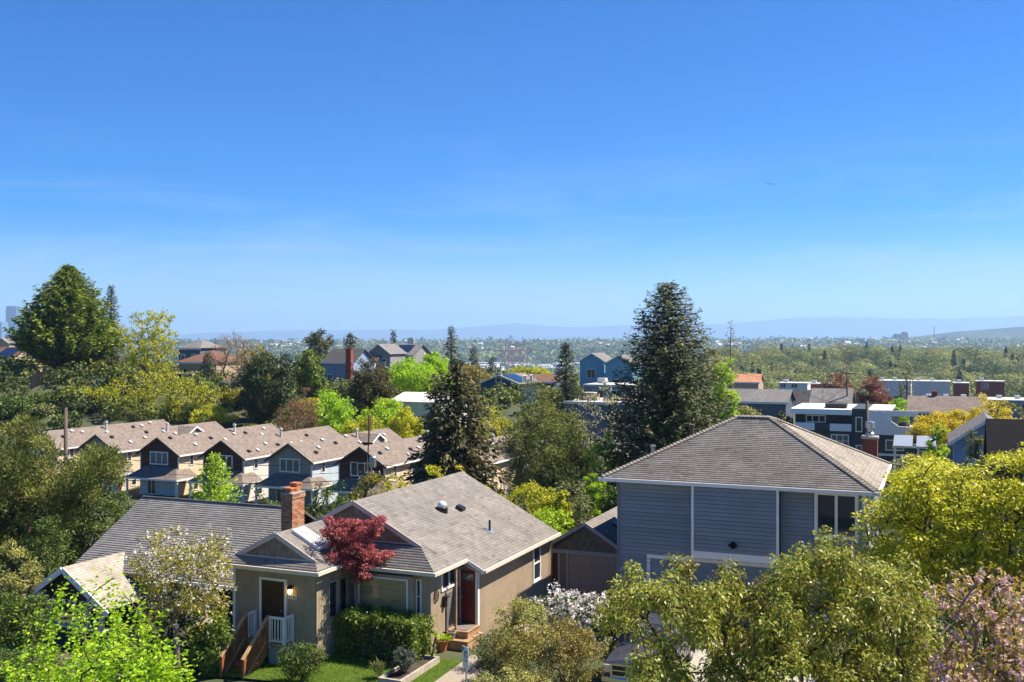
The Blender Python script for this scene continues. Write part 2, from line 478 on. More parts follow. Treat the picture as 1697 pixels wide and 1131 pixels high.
# ------------------------------------------------------------------ house pieces
def shingles(name, O, S, T, poly, parent, matr, exp=.145, tab=.30, seed=0, th=.006):
    """real shingle tabs in courses: O eave origin, S along, T up the slope, poly outline in (s,t)"""
    O, S, T = (np.array(p, float) for p in (O, S, T))
    S = S / np.linalg.norm(S); T = T / np.linalg.norm(T); N = np.cross(S, T)
    if N[2] < 0: N = -N
    rng = np.random.default_rng(seed)
    poly = [np.array(p, float) for p in poly]
    def rangeat(t):
        xs = []
        for i in range(len(poly)):
            a, b = poly[i], poly[(i + 1) % len(poly)]
            if (a[1] - t) * (b[1] - t) <= 0 and abs(a[1] - b[1]) > 1e-9:
                k = (t - a[1]) / (b[1] - a[1]); xs.append(a[0] + (b[0] - a[0]) * k)
        return (min(xs), max(xs)) if len(xs) >= 2 else None
    t0 = min(p[1] for p in poly); t1 = max(p[1] for p in poly)
    V = []; q = []; A = []
    j = 0; t = t0
    while t < t1 - .02:
        th_ = min(t + exp, t1 - 1e-4)
        ra = rangeat(t + 1e-4); rb = rangeat(th_)
        if ra and rb:
            s = min(ra[0], rb[0]) - tab * rng.random()
            row = rng.normal(0, .05)
            while s < max(ra[1], rb[1]):
                w = tab * rng.choice([.6, .8, 1.0])
                a0, a1 = np.clip([s, s + w - .006], *ra); b0, b1 = np.clip([s, s + w - .006], *rb)
                s += w
                if a1 - a0 < .01 and b1 - b0 < .01: continue
                h = th * rng.uniform(.7, 1.5)
                n = len(V)
                pl = lambda x, y, z: O + S * x + T * y + N * z
                V += [pl(a0, t, .001), pl(a1, t, .001), pl(a1, t, h), pl(a0, t, h), pl(b0, th_, .003), pl(b1, th_, .003)]
                q += [(n, n + 1, n + 2, n + 3), (n + 3, n + 2, n + 5, n + 4)]
                A += [float(np.clip(.5 + row + rng.normal(0, .22), 0, 1))] * 6
        t += exp; j += 1
    return obj(name, raw_mesh(name, V, q, matr, A), matr, parent, kind='stuff')

def window(parent, face, pos, s0, s1, z0, z1, nv=2, nh=1, fw=.07, frame=None, glass=None, sill=False, name='window', depth=.06):
    frame = frame or M['white']; glass = glass or M['glass']
    mb = MB()
    mb.fb(face, pos, s0, s1, z1 - fw, z1, -.02, depth)
    mb.fb(face, pos, s0, s1, z0, z0 + fw, -.02, depth)
    mb.fb(face, pos, s0, s0 + fw, z0 + fw, z1 - fw, -.02, depth - .004)
    mb.fb(face, pos, s1 - fw, s1, z0 + fw, z1 - fw, -.02, depth - .004)
    for i in range(1, nv):
        c = s0 + (s1 - s0) * i / nv
        mb.fb(face, pos, c - fw * .4, c + fw * .4, z0 + fw, z1 - fw, -.02, depth - .012)
    for i in range(1, nh):
        c = z0 + (z1 - z0) * i / nh
        mb.fb(face, pos, s0 + fw, s1 - fw, c - fw * .35, c + fw * .35, -.02, depth - .016)
    if sill: mb.fb(face, pos, s0 - .05, s1 + .05, z0 - .05, z0 - .002, -.02, depth + .05)
    o = obj(name, mb, frame, parent)
    for i in range(nv):
        a = s0 + (s1 - s0) * i / nv; b = s0 + (s1 - s0) * (i + 1) / nv
        obj('pane', MB().fb(face, pos, a + fw * .3, b - fw * .3, z0 + fw * .5, z1 - fw * .5, -.01, .018), glass, o)
    return o

def textmesh(body, size, depth=.004):
    cu = bpy.data.curves.new('lettering', 'FONT'); cu.body = body; cu.size = size; cu.extrude = depth
    cu.align_x = 'CENTER'; cu.align_y = 'CENTER'
    o = bpy.data.objects.new('lettering', cu); COL.objects.link(o)
    dg = bpy.context.evaluated_depsgraph_get()
    me = bpy.data.meshes.new_from_object(o.evaluated_get(dg))
    bpy.data.objects.remove(o); bpy.data.curves.remove(cu)
    return me

def letters(parent, body, size, loc, matr, rx=math.pi / 2, rz=0):
    me = textmesh(body, size); me.materials.clear(); me.materials.append(matr)
    o = bpy.data.objects.new('lettering', me); link(o, parent)
    o.location = loc; o.rotation_euler = (rx, 0, rz)
    return o

def copies(mesh, name, spots, parent, rz=None):
    for i, p in enumerate(spots):
        o = bpy.data.objects.new(name, mesh); link(o, parent)
        o.location = tuple(float(c) for c in p[:3])
        if len(p) > 3: o.rotation_euler = (0, 0, float(p[3]))

def wall_shingle_gable(parent, a0, a1, zb, apex_a, apex_z, b, seed, w=.27, h=.25):
    """each wall shingle of a small gable its own piece"""
    rng = np.random.default_rng(seed)
    sl = (apex_z - zb) / (apex_a - a0); sr = (apex_z - zb) / (a1 - apex_a)
    z = zb
    while z < apex_z - .06:
        s = a0 - w * rng.random()
        top = min(z + h, apex_z - .01)
        while s < a1:
            ww = w * rng.uniform(.75, 1.25); e = s + ww - .012
            lo = lambda zz: a0 + (zz - zb) / sl; hi = lambda zz: a1 - (zz - zb) / sr
            p = [np.clip(s, lo(z), hi(z)), np.clip(e, lo(z), hi(z)), np.clip(e, lo(top), hi(top)), np.clip(s, lo(top), hi(top))]
            if p[1] - p[0] > .04:
                o0 = .03 + rng.uniform(0, .008)
                mb = MB()
                mb.add([(p[0], b - o0, z), (p[1], b - o0, z), (p[2], b - .008, top), (p[3], b - .008, top),
                        (p[0], b, z), (p[1], b, z), (p[2], b, top), (p[3], b, top)],
                       [(0, 1, 2, 3), (4, 7, 6, 5), (0, 4, 5, 1), (1, 5, 6, 2), (3, 2, 6, 7), (0, 3, 7, 4)])
                mb.c = [float(rng.random())] * 8
                obj('shingle', mb, M['gshing'], parent)
            s += ww
        z += h

def vboards(face, pos, s0, s1, zlo, zhi, pitch=.105, th=.014, ztop=None):
    """grooved vertical board siding; ztop(s) may follow a rake"""
    mb = MB(); s = s0
    while s < s1 - .01:
        e = min(s + pitch - .02, s1)
        zt = zhi if ztop is None else min(ztop(s), ztop(e))
        mb.fb(face, pos, s, e, zlo, zt, .0, th)
        s += pitch
    return mb

def planks(parent, face, pos, s0, s1, z0, z1, lap, matr, seed=0, name='siding_board'):
    rng = np.random.default_rng(seed); z = z0
    while z < z1 - .01:
        t = min(z + lap - .016, z1)
        o = .060 + rng.uniform(-.006, .006)
        mb = MB()
        if face == 'F':
            mb.add([(s0, pos - o, z), (s1, pos - o, z), (s1, pos - .03, t + .0), (s0, pos - .03, t + .0), (s0, pos + .01, z), (s1, pos + .01, z), (s1, pos + .01, t + .0), (s0, pos + .01, t + .0)],
                   [(0, 1, 2, 3), (0, 4, 5, 1), (1, 5, 6, 2), (0, 3, 7, 4), (3, 2, 6, 7)])
        else:
            mb.add([(pos + o, s0, z), (pos + o, s1, z), (pos + .03, s1, t + .0), (pos + .03, s0, t + .0), (pos - .01, s0, z), (pos - .01, s1, z), (pos - .01, s1, t + .0), (pos - .01, s0, t + .0)],
                   [(0, 1, 2, 3), (0, 4, 5, 1), (1, 5, 6, 2), (0, 3, 7, 4), (3, 2, 6, 7)])
        obj(name, mb, M[rng.choice(['blue', 'blue_b', 'blue_c'])], parent)
        z += lap

def rail_run(mb, a, b, h, bal=.12, bw=.035, post=True):
    """balusters between two floor points, returns mesh; top rail apart"""
    a = np.array(a, float); b = np.array(b, float); L = np.linalg.norm((b - a)[:2]); n = max(1, int(L / bal))
    for i in range(1, n):
        p = a + (b - a) * i / n
        mb.box(p[0] - bw / 2, p[0] + bw / 2, p[1] - bw / 2, p[1] + bw / 2, p[2] + .08, p[2] + h - .03)
    return mb

# ------------------------------------------------------------------ tan bungalow
TO = np.array([-3.006, 38.0, 0.4])
def tw(a, b, z=0.0):
    p = TO + WV * a + DV * b
    return np.array([p[0], p[1], TO[2] + z])

def tan_house():
    h = thing('bungalow', TO, 'tan board sided bungalow with grey shingle roof, red side door and brick chimney', 'house', rz=-ANG)
    PIT = .52
    # walls
    wall = MB()
    wall.box(-7.7, 0, .0, 10.6, -1.6, 3.16)
    wall.box(.002, .75, 2.55, 10.58, -1.6, 2.72)
    wall.box(-6.9, -3.35, -2.5, -.002, -.6, 3.2)
    w = obj('wall', wall, M['tan2'], h)
    up = MB()
    up.add([(-7.4, .98, 3.1), (-.3, .98, 3.1), (-.3, .98, 3.5), (-3.85, .98, 5.25), (-7.4, .98, 3.5),
            (-7.4, 1.1, 3.1), (-.3, 1.1, 3.1), (-.3, 1.1, 3.5), (-3.85, 1.1, 5.25), (-7.4, 1.1, 3.5)],
           [(0, 1, 2, 3, 4), (9, 8, 7, 6, 5)])
    up.add([(-6.95, -2.36, 3.2), (-3.4, -2.36, 3.2), (-3.4, -2.36, 3.45), (-5.18, -2.36, 4.42), (-6.95, -2.36, 3.45)], [(0, 1, 2, 3, 4)])
    up.add([(-7.7, 10.59, 3.1), (.75, 10.59, 2.7), (-3.85, 10.59, 5.25)], [(2, 1, 0)])
    obj('gable_wall', up, M['tan2'], h)
    # grooved siding
    sd = MB()
    sd.v, sd.f = [], []
    for args in (('F', -2.5, -6.9, -5.78, -.55, 3.18), ('F', -2.5, -4.62, -3.35, -.55, 3.18), ('F', -2.5, -5.78, -4.62, 2.92, 3.18), ('F', -2.5, -5.78, -4.62, -.55, .72),
                 ('R', -3.35, -2.49, -.02, -.55, 3.16), ('F', 0, -3.33, -2.92, -.5, 3.14), ('F', 0, -.8, 0, -.5, 3.14), ('F', 0, -2.92, -.8, -.5, 1.38), ('F', 0, -2.92, -.8, 2.78, 3.14),
                 ('R', 0, .01, 2.54, -.5, 3.13), ('R', .75, 2.56, 10.58, -.8, 2.72), ('F', 2.55, .02, .75, 2.6, 2.75)):
        t = vboards(*args); n = len(sd.v); sd.v += t.v; sd.f += [tuple(i + n for i in q) for q in t.f]
    obj('board_siding', sd, M['tan'], h, kind='stuff')
    # corner boards
    cb = MB()
    cb.box(-7.0, -6.885, -2.53, -2.4, -.55, 3.2)
    cb.box(.73, .785, 2.50, 2.62, -.5, 2.72)
    obj('corner_board', cb, M['white'], h)
    # roof planes (z of the right slope: 5.32 - PIT*(a+3.85))
    zr = lambda a: 5.32 - PIT * abs(a + 3.85)
    roof = MB()
    roof.slab([(-3.85, .8, zr(-3.85)), (-.84, .8, zr(-.84)), (.35, -.4, zr(.35)), (.35, 2.3, zr(.35)), (1.1, 2.3, zr(1.1)), (1.1, 10.75, zr(1.1)), (-3.85, 10.75, zr(-3.85))], .1)
    roof.slab([(-3.85, .8, zr(-3.85)), (-3.85, 10.75, zr(-3.85)), (-8.1, 10.75, zr(-8.1)), (-8.1, -.4, zr(-8.1)), (-6.86, .8, zr(-6.86))], .1)
    roof.slab([(-8.1, -.4, 3.11), (.35, -.4, 3.135), (-.84, .8, 3.755), (-.84, .96, 3.80), (-6.86, .96, 3.80), (-6.86, .8, 3.755)], .08)
    ze = lambda a: 4.52 - PIT * abs(a + 5.18)
    roof.slab([(-5.18, -2.42, ze(-5.18)), (-3.42, -2.42, ze(-3.42)), (-3.02, -2.92, ze(-3.02)), (-3.02, -.42, ze(-3.02)), (-3.42, .9, ze(-3.42)), (-5.18, .9, ze(-5.18))], .08)
    roof.slab([(-5.18, -2.42, ze(-5.18)), (-5.18, .9, ze(-5.18)), (-7.34, .9, ze(-7.34)), (-7.34, -2.92, ze(-7.34)), (-6.94, -2.42, ze(-6.94))], .08)
    roof.slab([(-7.34, -2.92, 3.385), (-3.02, -2.92, 3.385), (-3.42, -2.42, 3.60), (-3.42, -2.33, 3.63), (-6.94, -2.33, 3.63), (-6.94, -2.42, 3.60)], .07)
    r = obj('roof', roof, M['roofbase'], h)
    k = math.sqrt(1 + PIT * PIT)
    T = (-1, 0, PIT)
    # right slope: s = b, t up slope from a = 1.1
    tt = lambda a: (1.1 - a) * k
    shingles('shingles', (1.1, 0, zr(1.1) + .002), (0, 1, 0), T, [(2.28, 0), (10.77, 0), (10.77, tt(-3.85)), (.78, tt(-3.85)), (.78, tt(-.84)), (-.42, tt(.33)), (2.0, tt(.36)), (2.28, tt(.40))], r, M['roof_tan'], .145, .3, 1)
    shingles('shingles', (-3.02, 0, ze(-3.02) + .002), (0, 1, 0), T, [(-2.94, 0), (-.42, 0), (.85, .4 * k), (.85, 2.16 * k), (-2.44, 2.16 * k), (-2.44, .4 * k)], r, M['roof_tan'], .145, .3, 2)
    shingles('shingles', (-7.34, 0, ze(-7.34) + .002), (0, 1, 0), (1, 0, PIT), [(-2.94, 0), (.85, 0), (.85, 2.16 * k), (-2.44, 2.16 * k), (-2.44, .4 * k)], r, M['roof_tan'], .145, .3, 22)
    shingles('shingles', (-8.1, 0, zr(-8.1) + .002), (0, 1, 0), (1, 0, PIT), [(-.4, 0), (10.77, 0), (10.77, 4.25 * k), (.78, 4.25 * k), (.78, 1.24 * k)], r, M['roof_tan'], .145, .3, 23)
    shingles('shingles', (0, -.42, 3.138), (1, 0, 0), (0, 1.2, .62), [(-8.1, 0), (.35, 0), (-.84, 1.35), (-6.86, 1.35)], r, M['roof_tan'], .145, .3, 3)
    shingles('shingles', (0, -2.94, 3.388), (1, 0, 0), (0, .5, .215), [(-7.34, 0), (-3.02, 0), (-3.42, .56), (-6.94, .56)], r, M['roof_tan'], .145, .3, 4)
    # gable shingles, each one a piece
    wall_shingle_gable(w, -6.75, -.95, 3.80, -3.85, 5.22, .97, 5)
    wall_shingle_gable(w, -6.86, -3.50, 3.63, -5.18, 4.45, -2.37, 6)
    # rake boards and trim strips
    for nm, pts in (('rake_board', [(-3.85, .79, 5.27), (-.80, .79, 3.69)]), ('rake_board', [(-3.85, .79, 5.27), (-6.9, .79, 3.69)]),
                    ('rake_board', [(-5.18, -2.43, 4.47), (-3.40, -2.43, 3.545)]), ('rake_board', [(-5.18, -2.43, 4.47), (-6.96, -2.43, 3.545)])):
        obj(nm, MB().beam(pts[0], pts[1], .035, .17, (0, 0, 1)), M['trimtan'], h)
    obj('trim_strip', MB().box(-6.7, -.92, .90, .965, 3.765, 3.83), M['trimtan'], h)
    obj('trim_strip', MB().box(-6.8, -3.46, -2.45, -2.375, 3.60, 3.655), M['trimtan'], h)
    obj('rake_board', MB().beam((.34, 2.27, 3.06), (1.14, 2.27, 2.645), .04, .15), M['white'], h)
    obj('porch_soffit', MB().slab([(.02, 2.3, 3.02), (.02, 2.54, 3.02), (1.05, 2.54, 2.58), (1.05, 2.3, 2.58)], .05), M['cream'], h)
    for mbx in (MB().box(-3.0, .45, -.52, -.38, 3.0, 3.13), MB().box(.352, .46, -.379, 2.26, 3.0, 3.125), MB().box(1.1, 1.21, 2.3, 10.8, 2.61, 2.735),
                MB().box(-7.4, -2.90, -3.03, -2.915, 3.25, 3.375), MB().box(-3.02, -2.91, -2.91, -.53, 3.25, 3.37)):
        obj('gutter', mbx, M['cream'], h)
    for mbx in (MB().box(-3.3, .35, -.37, -.005, 3.02, 3.06), MB().box(-7.3, -3.05, -2.9, -2.52, 3.2, 3.24), MB().box(.005, .35, -.3, 2.3, 3.01, 3.05), MB().box(.77, 1.1, 2.56, 10.6, 2.63, 2.66)):
        obj('soffit', mbx, M['cream'], h)
    # entry door
    d = obj('entry_door', MB().box(-5.70, -4.70, -2.53, -2.44, .72, 2.80), M['maroon'], h)
    obj('door_knob', MB().lathe([(.0, 0), (.035, .01), (.035, .05), (0, .06)], 8, (-4.82, -2.56, 1.7)), M['metal'], d, smooth=True)
    fr = MB(); fr.fb('F', -2.5, -5.80, -5.70, .7, 2.9, 0, .05); fr.fb('F', -2.5, -4.70, -4.60, .7, 2.9, 0, .05); fr.fb('F', -2.5, -5.69, -4.71, 2.8, 2.9, 0, .048)
    obj('door_frame', fr, M['white'], h)
    # wall lamp and number plate
    lm = MB().lathe([(.05, 0), (.10, .02), (.11, .06), (.06, .14), (.02, .16)], 10, (-4.40, -2.62, 2.58)); lm.box(-4.43, -4.37, -2.60, -2.5, 2.60, 2.68)
    lp = obj('wall_lamp', lm, M['black'], h)
    bulb = mat('lamp_glow', (1.0, .62, .18), .4, .0, emit=2.6)
    obj('lamp_globe', MB().lathe([(.03, .17), (.075, .12), (.085, .05), (.06, 0), (.02, -.02)], 10, (-4.40, -2.62, 2.42)), bulb, lp, smooth=True)
    np_ = obj('number_plate', MB().fb('F', -2.5, -4.53, -4.18, 2.20, 2.36, .014, .04), M['white'], h)
    letters(np_, '4430', .15, (-4.355, -2.545, 2.28), M['black'])
    # windows in the nook wall
    window(h, 'R', -3.35, -1.75, -1.15, 1.35, 2.75, 1, 1, frame=M['tan'])
    window(h, 'R', -3.35, -1.05, -.45, 1.35, 2.75, 1, 1, frame=M['tan'])
    # picture window in a shallow bay
    bay = MB(); bay.box(-3.05, -.62, -.32, -.01, 1.30, 1.42); bay.box(-3.05, -.62, -.32, -.01, 2.76, 2.9); bay.box(-3.05, -2.9, -.30, -.01, 1.42, 2.76); bay.box(-.75, -.63, -.295, -.01, 1.42, 2.76)
    b = obj('bay', bay, M['tan'], h)
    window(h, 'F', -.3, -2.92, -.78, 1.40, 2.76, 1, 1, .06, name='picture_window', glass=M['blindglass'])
    window(h, 'F', 0, -.60, -.38, 1.45, 2.75, 1, 2, .05, name='side_light')
    obj('bay_roof', MB().slab([(-3.12, -.40, 2.90), (-.55, -.40, 2.90), (-.55, -.02, 3.02), (-3.12, -.02, 3.02)], .03), M['roofbase'], h)
    # porch side: window, door, mail box, ornament
    window(h, 'R', 0, .80, 2.15, 2.12, 2.95, 2, 1, .08)
    obj('screen_panel', MB().fb('R', 0, 1.15, 2.45, .62, 1.95, .0, .03), mat('grey_screen', (.12, .11, .10), .8), h)
    obj('porch_post', MB().box(.30, .37, 1.40, 1.47, .562, 3.0), M['deckwood'], h)
    rd = obj('red_door', MB().box(.05, .68, 2.46, 2.535, .58, 2.62), M['reddoor'], h)
    for i in range(4):
        obj('door_light', MB().box(.16 + i * .115, .26 + i * .115, 2.45, 2.465, 2.24, 2.50), M['glass2'], rd)
    for i in range(5):
        obj('door_board', MB().box(.07 + i * .122, .178 + i * .122, 2.448, 2.459, .66, 2.16), M['reddoor'], rd)
    obj('door_knob', MB().lathe([(.0, 0), (.03, .01), (.03, .04), (0, .05)], 8, (.11, 2.43, 1.55)), M['metal'], rd, smooth=True)
    fr = MB(); fr.box(.685, .80, 2.44, 2.5, .55, 2.66); fr.box(.01, .05, 2.44, 2.5, .55, 2.62)
    obj('door_frame', fr, M['white'], h)
    mbx = MB().fb('R', 0, .93, 1.10, 1.52, 1.88, .014, .14); mbx.fb('R', 0, .90, 1.13, 1.885, 1.93, .014, .22)
    obj('mail_box', mbx, M['black'], h)
    orn = MB()
    ring = [(.05, .35 + .17 * math.cos(a), 2.08 + .22 * math.sin(a)) for a in np.linspace(0, 2 * math.pi, 17)]
    orn.tube(ring, .018, 5, False); orn.tube([(.05, .35, 1.9), (.05, .30, 2.02), (.05, .40, 2.1), (.05, .34, 2.24)], .03, 5)
    obj('wall_ornament', orn, M['black'], h)
    # right side wall window
    window(h, 'R', .75, 8.35, 9.25, .90, 2.50, 1, 2, .09, sill=True)
    obj('downspout', MB().tube([(1.14, 10.5, 2.62), (.84, 10.45, 2.4), (.84, 10.45, -.8)], .04, 6), M['tan'], h)
    # roof fittings
    def onroof(a, b): return (a, b, zr(a))
    x, y, z = onroof(-2.09, 5.1)
    sd_ = obj('sun_tunnel', MB().lathe([(.24, -.12), (.24, .14), (.21, .17)], 14, (x, y, z)), M['black'], h)
    obj('dome', MB().lathe([(.21, .17), (.20, .27), (.15, .36), (.08, .40), (.01, .41)], 14, (x, y, z)), mat('dome_acrylic', (.62, .68, .72), .12, .03, spec=.8), sd_, smooth=True)
    x, y, z = onroof(-1.79, 6.35)
    obj('roof_vent', MB().slab([(x - .16, y - .18, z + .24), (x + .16, y - .18, z + .12), (x + .16, y + .18, z + .12), (x - .16, y + .18, z + .24)], .16), M['black'], h)
    x, y, z = onroof(-.34, 6.13)
    pv = obj('vent_pipe', MB().lathe([(.05, -.05), (.05, .46), (.03, .46)], 8, (x, y, z)), M['black'], h)
    obj('flashing', MB().slab([(x - .2, y - .2, zr(x - .2) + .03), (x + .2, y - .2, zr(x + .2) + .03), (x + .2, y + .2, zr(x + .2) + .03), (x - .2, y + .2, zr(x - .2) + .03)], .015), M['metal'], pv)
    # skylight on the entry slope
    sa, sb = (-4.95, -3.77), (-1.66, -.88)
    sk = MB()
    for (a0, a1, b0, b1) in ((-4.95, -3.77, -1.66, -1.57), (-4.95, -3.77, -.97, -.88), (-4.95, -4.85, -1.57, -.97), (-3.87, -3.77, -1.57, -.97)):
        sk.slab([(a0, b0, ze(a0) + .15), (a1, b0, ze(a1) + .15), (a1, b1, ze(a1) + .15), (a0, b1, ze(a0) + .15)], .16)
    s = obj('skylight', sk, M['white'], h)
    obj('pane', MB().slab([(-4.86, -1.58, ze(-4.86) + .13), (-3.86, -1.58, ze(-3.86) + .13), (-3.86, -.96, ze(-3.86) + .13), (-4.86, -.96, ze(-4.86) + .13)], .02), mat('skylight_acrylic', (.42, .38, .36), .2, .15, 2, spec=.8), s)
    # brick chimney: every brick a piece
    ch = obj('chimney', MB().box(-7.31, -6.84, 1.02, 1.83, 2.6, 5.36), M['mortar'], h)
    rng = np.random.default_rng(8)
    brk = []
    for q in range(6):
        m_ = MB().box(-.1, .1, -.05, .05, -.029, .029); m_.c = [q / 5] * 8
        me = m_.mesh('brick'); me.materials.append(M['brick']); brk.append(me)
    half = []
    for q in range(6):
        m_ = MB().box(-.05, .05, -.05, .05, -.029, .029); m_.c = [q / 5] * 8
        me = m_.mesh('brick'); me.materials.append(M['brick']); half.append(me)
    z = 3.55; row = 0
    while z < 5.36:
        corb = .03 if z > 5.2 else 0
        x0, x1, y0, y1 = -7.34 - corb, -6.80 + corb, .99 - corb, 1.86 + corb
        for (n_, fx) in ((4, 'F'), (6, 'R'), (6, 'L')):
            L0, L1 = (x0, x1) if fx == 'F' else (y0, y1)
            c = L0 - (.1 if row % 2 else 0)
            while c < L1 - .02:
                s0, s1 = max(c, L0), min(c + .2, L1); c += .211
                if s1 - s0 < .04: continue
                o = bpy.data.objects.new('brick', brk[rng.integers(6)] if s1 - s0 > .13 else half[rng.integers(6)])
                link(o, ch)
                m_ = (s0 + s1) / 2; ln = (s1 - s0) / (.2 if s1 - s0 > .13 else .1)
                if fx == 'F': o.location = (m_, y0 + .05 + rng.uniform(-.003, .003), z)
                elif fx == 'R': o.location = (x1 - .05 + rng.uniform(-.003, .003), m_, z)
                else: o.location = (x0 + .05, m_, z)
                if fx != 'F': o.rotation_euler = (0, 0, math.pi / 2)
                o.scale = (ln, 1, 1)
        z += .07; row += 1
    obj('chimney_cap', MB().box(-7.36, -6.78, .97, 1.88, 5.36, 5.42), M['concrete'], ch)
    for y, zt in ((1.22, 5.62), (1.62, 5.78)):
        obj('flue_pot', MB().box(-7.22, -6.92, y - .16, y + .16, 5.42, zt).box(-7.25, -6.89, y - .19, y + .19, zt - .07, zt - .002), M['terracotta'], ch)
    fl = MB().slab([(-6.72, .9, 4.0), (-6.5, .9, 3.95), (-6.5, 1.95, 3.95), (-6.72, 1.95, 4.0)], .03)
    # entry landing, stairs and rails
    stair(h)
    # back porch steps at the red door
    for (x0, x1, y0, y1, z0, z1) in ((.03, .90, 1.32, 2.44, .30, .56), (.03, 1.05, .98, 2.4, .06, .296)):
        st = MB()
        nb = int(round((y1 - y0) / .145))
        for i in range(nb):
            a = y0 + (y1 - y0) * i / nb
            st.box(x0, x1, a, a + (y1 - y0) / nb - .01, z1 - .035, z1)
        st.box(x0 + .03, x1 - .03, y0 + .03, y1, z0 - .3, z1 - .037)
        obj('door_step', st, M['deckwood'], h)
    obj('door_mat', MB().box(.15, .78, 1.45, 2.3, .562, .578), mat('grey_mat', (.16, .145, .13), .95, .2, 8), h)
    obj('foundation', MB().box(-7.72, .02, .02, 10.5, -1.6, -.5).box(-6.88, -3.37, -2.48, 0, -1, -.55).box(.03, .77, 2.6, 10.5, -1.6, -.8), M['concrete'], h)
    return h

def stair(h):
    # landing in front of the entry door, stairs run forward
    L = MB().box(-5.97, -4.27, -3.15, -2.53, .60, .70)
    for x in (-5.95, -4.38):
        L.box(x, x + .09, -3.13, -3.04, -.7, .6)
    obj('landing', L, M['deckwood'], h)
    # white rail on the right side of the landing (front part and return)
    w = MB(); xr, xs, yf = -4.31, -4.95, -3.10
    rail_run(w, (xs, yf, .7), (xr, yf, .7), .92); rail_run(w, (xr, yf, .7), (xr, -2.55, .7), .92)
    for x, y in ((xs, yf), (xr, yf), (xr, -2.58)):
        w.box(x - .045, x + .045, y - .045, y + .045, .55, 1.60)
    w.box(xs - .05, xr + .06, yf - .06, yf + .06, 1.60, 1.66); w.box(xr - .06, xr + .06, yf + .064, -2.53, 1.60, 1.66)
    w.box(xs, xr, yf - .02, yf + .02, .76, .82); w.box(xr - .02, xr + .02, yf + .024, -2.55, .76, .82)
    obj('white_railing', w, M['white'], h)
    w = MB(); xl = -5.95
    rail_run(w, (xl, yf, .7), (xl, -2.55, .7), .92)
    for y in (yf, -2.58): w.box(xl - .045, xl + .045, y - .045, y + .045, .55, 1.60)
    w.box(xl - .06, xl + .06, yf - .06, -2.53, 1.60, 1.66); w.box(xl - .02, xl + .02, yf + .02, -2.55, .76, .82)
    obj('white_railing', w, M['white'], h)
    # lattice under the landing, front and right side
    la = MB()
    def lat(o, ax, L, z0, z1):
        o = np.array(o, float); ax = np.array(ax, float); H = z1 - z0
        for sg in (1, -1):
            c = -H
            while c < L + H:
                a0, a1 = (c, c + H) if sg > 0 else (c + H, c)
                p = []
                for (sa, zz) in ((a0, z0), (a1, z1)): p.append([sa, zz])
                (s0, q0), (s1, q1) = p
                def clip(sv): return q0 + (q1 - q0) * (sv - s0) / (s1 - s0)
                lo, hi = sorted((s0, s1)); lo2, hi2 = max(lo, 0), min(hi, L)
                if hi2 - lo2 > .04:
                    la.beam(o + ax * lo2 + [0, 0, clip(lo2)], o + ax * hi2 + [0, 0, clip(hi2)], .008 + .001 * sg, .028, np.cross(ax, (0, 0, 1)))
                c += .105
    lat((xs, yf - .0, 0), (1, 0, 0), xr - xs, -.6, .56); lat((xr, yf, 0), (0, 1, 0), .55, -.6, .56)
    obj('lattice', la, M['white'], h)
    # stairs: six treads running forward and down
    n, run, rise = 6, .215, .185
    x0, x1 = -5.93, -4.99
    YF = -3.16
    for i in range(n):
        y = YF - (i + 1) * run; z = .70 - (i + 1) * rise
        obj('stair_tread', MB().box(x0 + .05, x1 - .05, y, y + run + .02, z - .04, z), M['redwood'], h)
        obj('stair_riser', MB().box(x0 + .06, x1 - .06, y + run - .012, y + run + .008, z, z + rise - .041), M['redwood'], h)
    yb, zb = YF - n * run, .70 - n * rise
    for x in (x0, x1):
        obj('stringer', MB().beam((x, YF, .52), (x, yb - .05, zb - .16), .05, .26), M['redwood'], h)
        rl = MB()
        for y, z0, z1 in ((YF, .3, 1.66), (yb - .06, zb - .35, zb + .92)):
            rl.box(x - .05, x + .05, y - .05, y + .05, z0, z1)
        m = 11
        for i in range(1, m):
            t = i / m; y = YF + (yb - .06 - YF) * t; z = .70 + (zb - .70) * t
            rl.box(x - .02, x + .02, y - .02, y + .02, z + .12, z + .88)
        obj('stair_balusters', rl, M['redwood'], h)
        obj('hand_rail', MB().beam((x, YF + .05, 1.68), (x, yb - .14, zb + .91), .12, .045), M['redwood_pale'], h)
        obj('bottom_rail', MB().beam((x, YF, .86), (x, yb - .08, zb + .13), .05, .05), M['redwood_pale'], h)
tan_house()

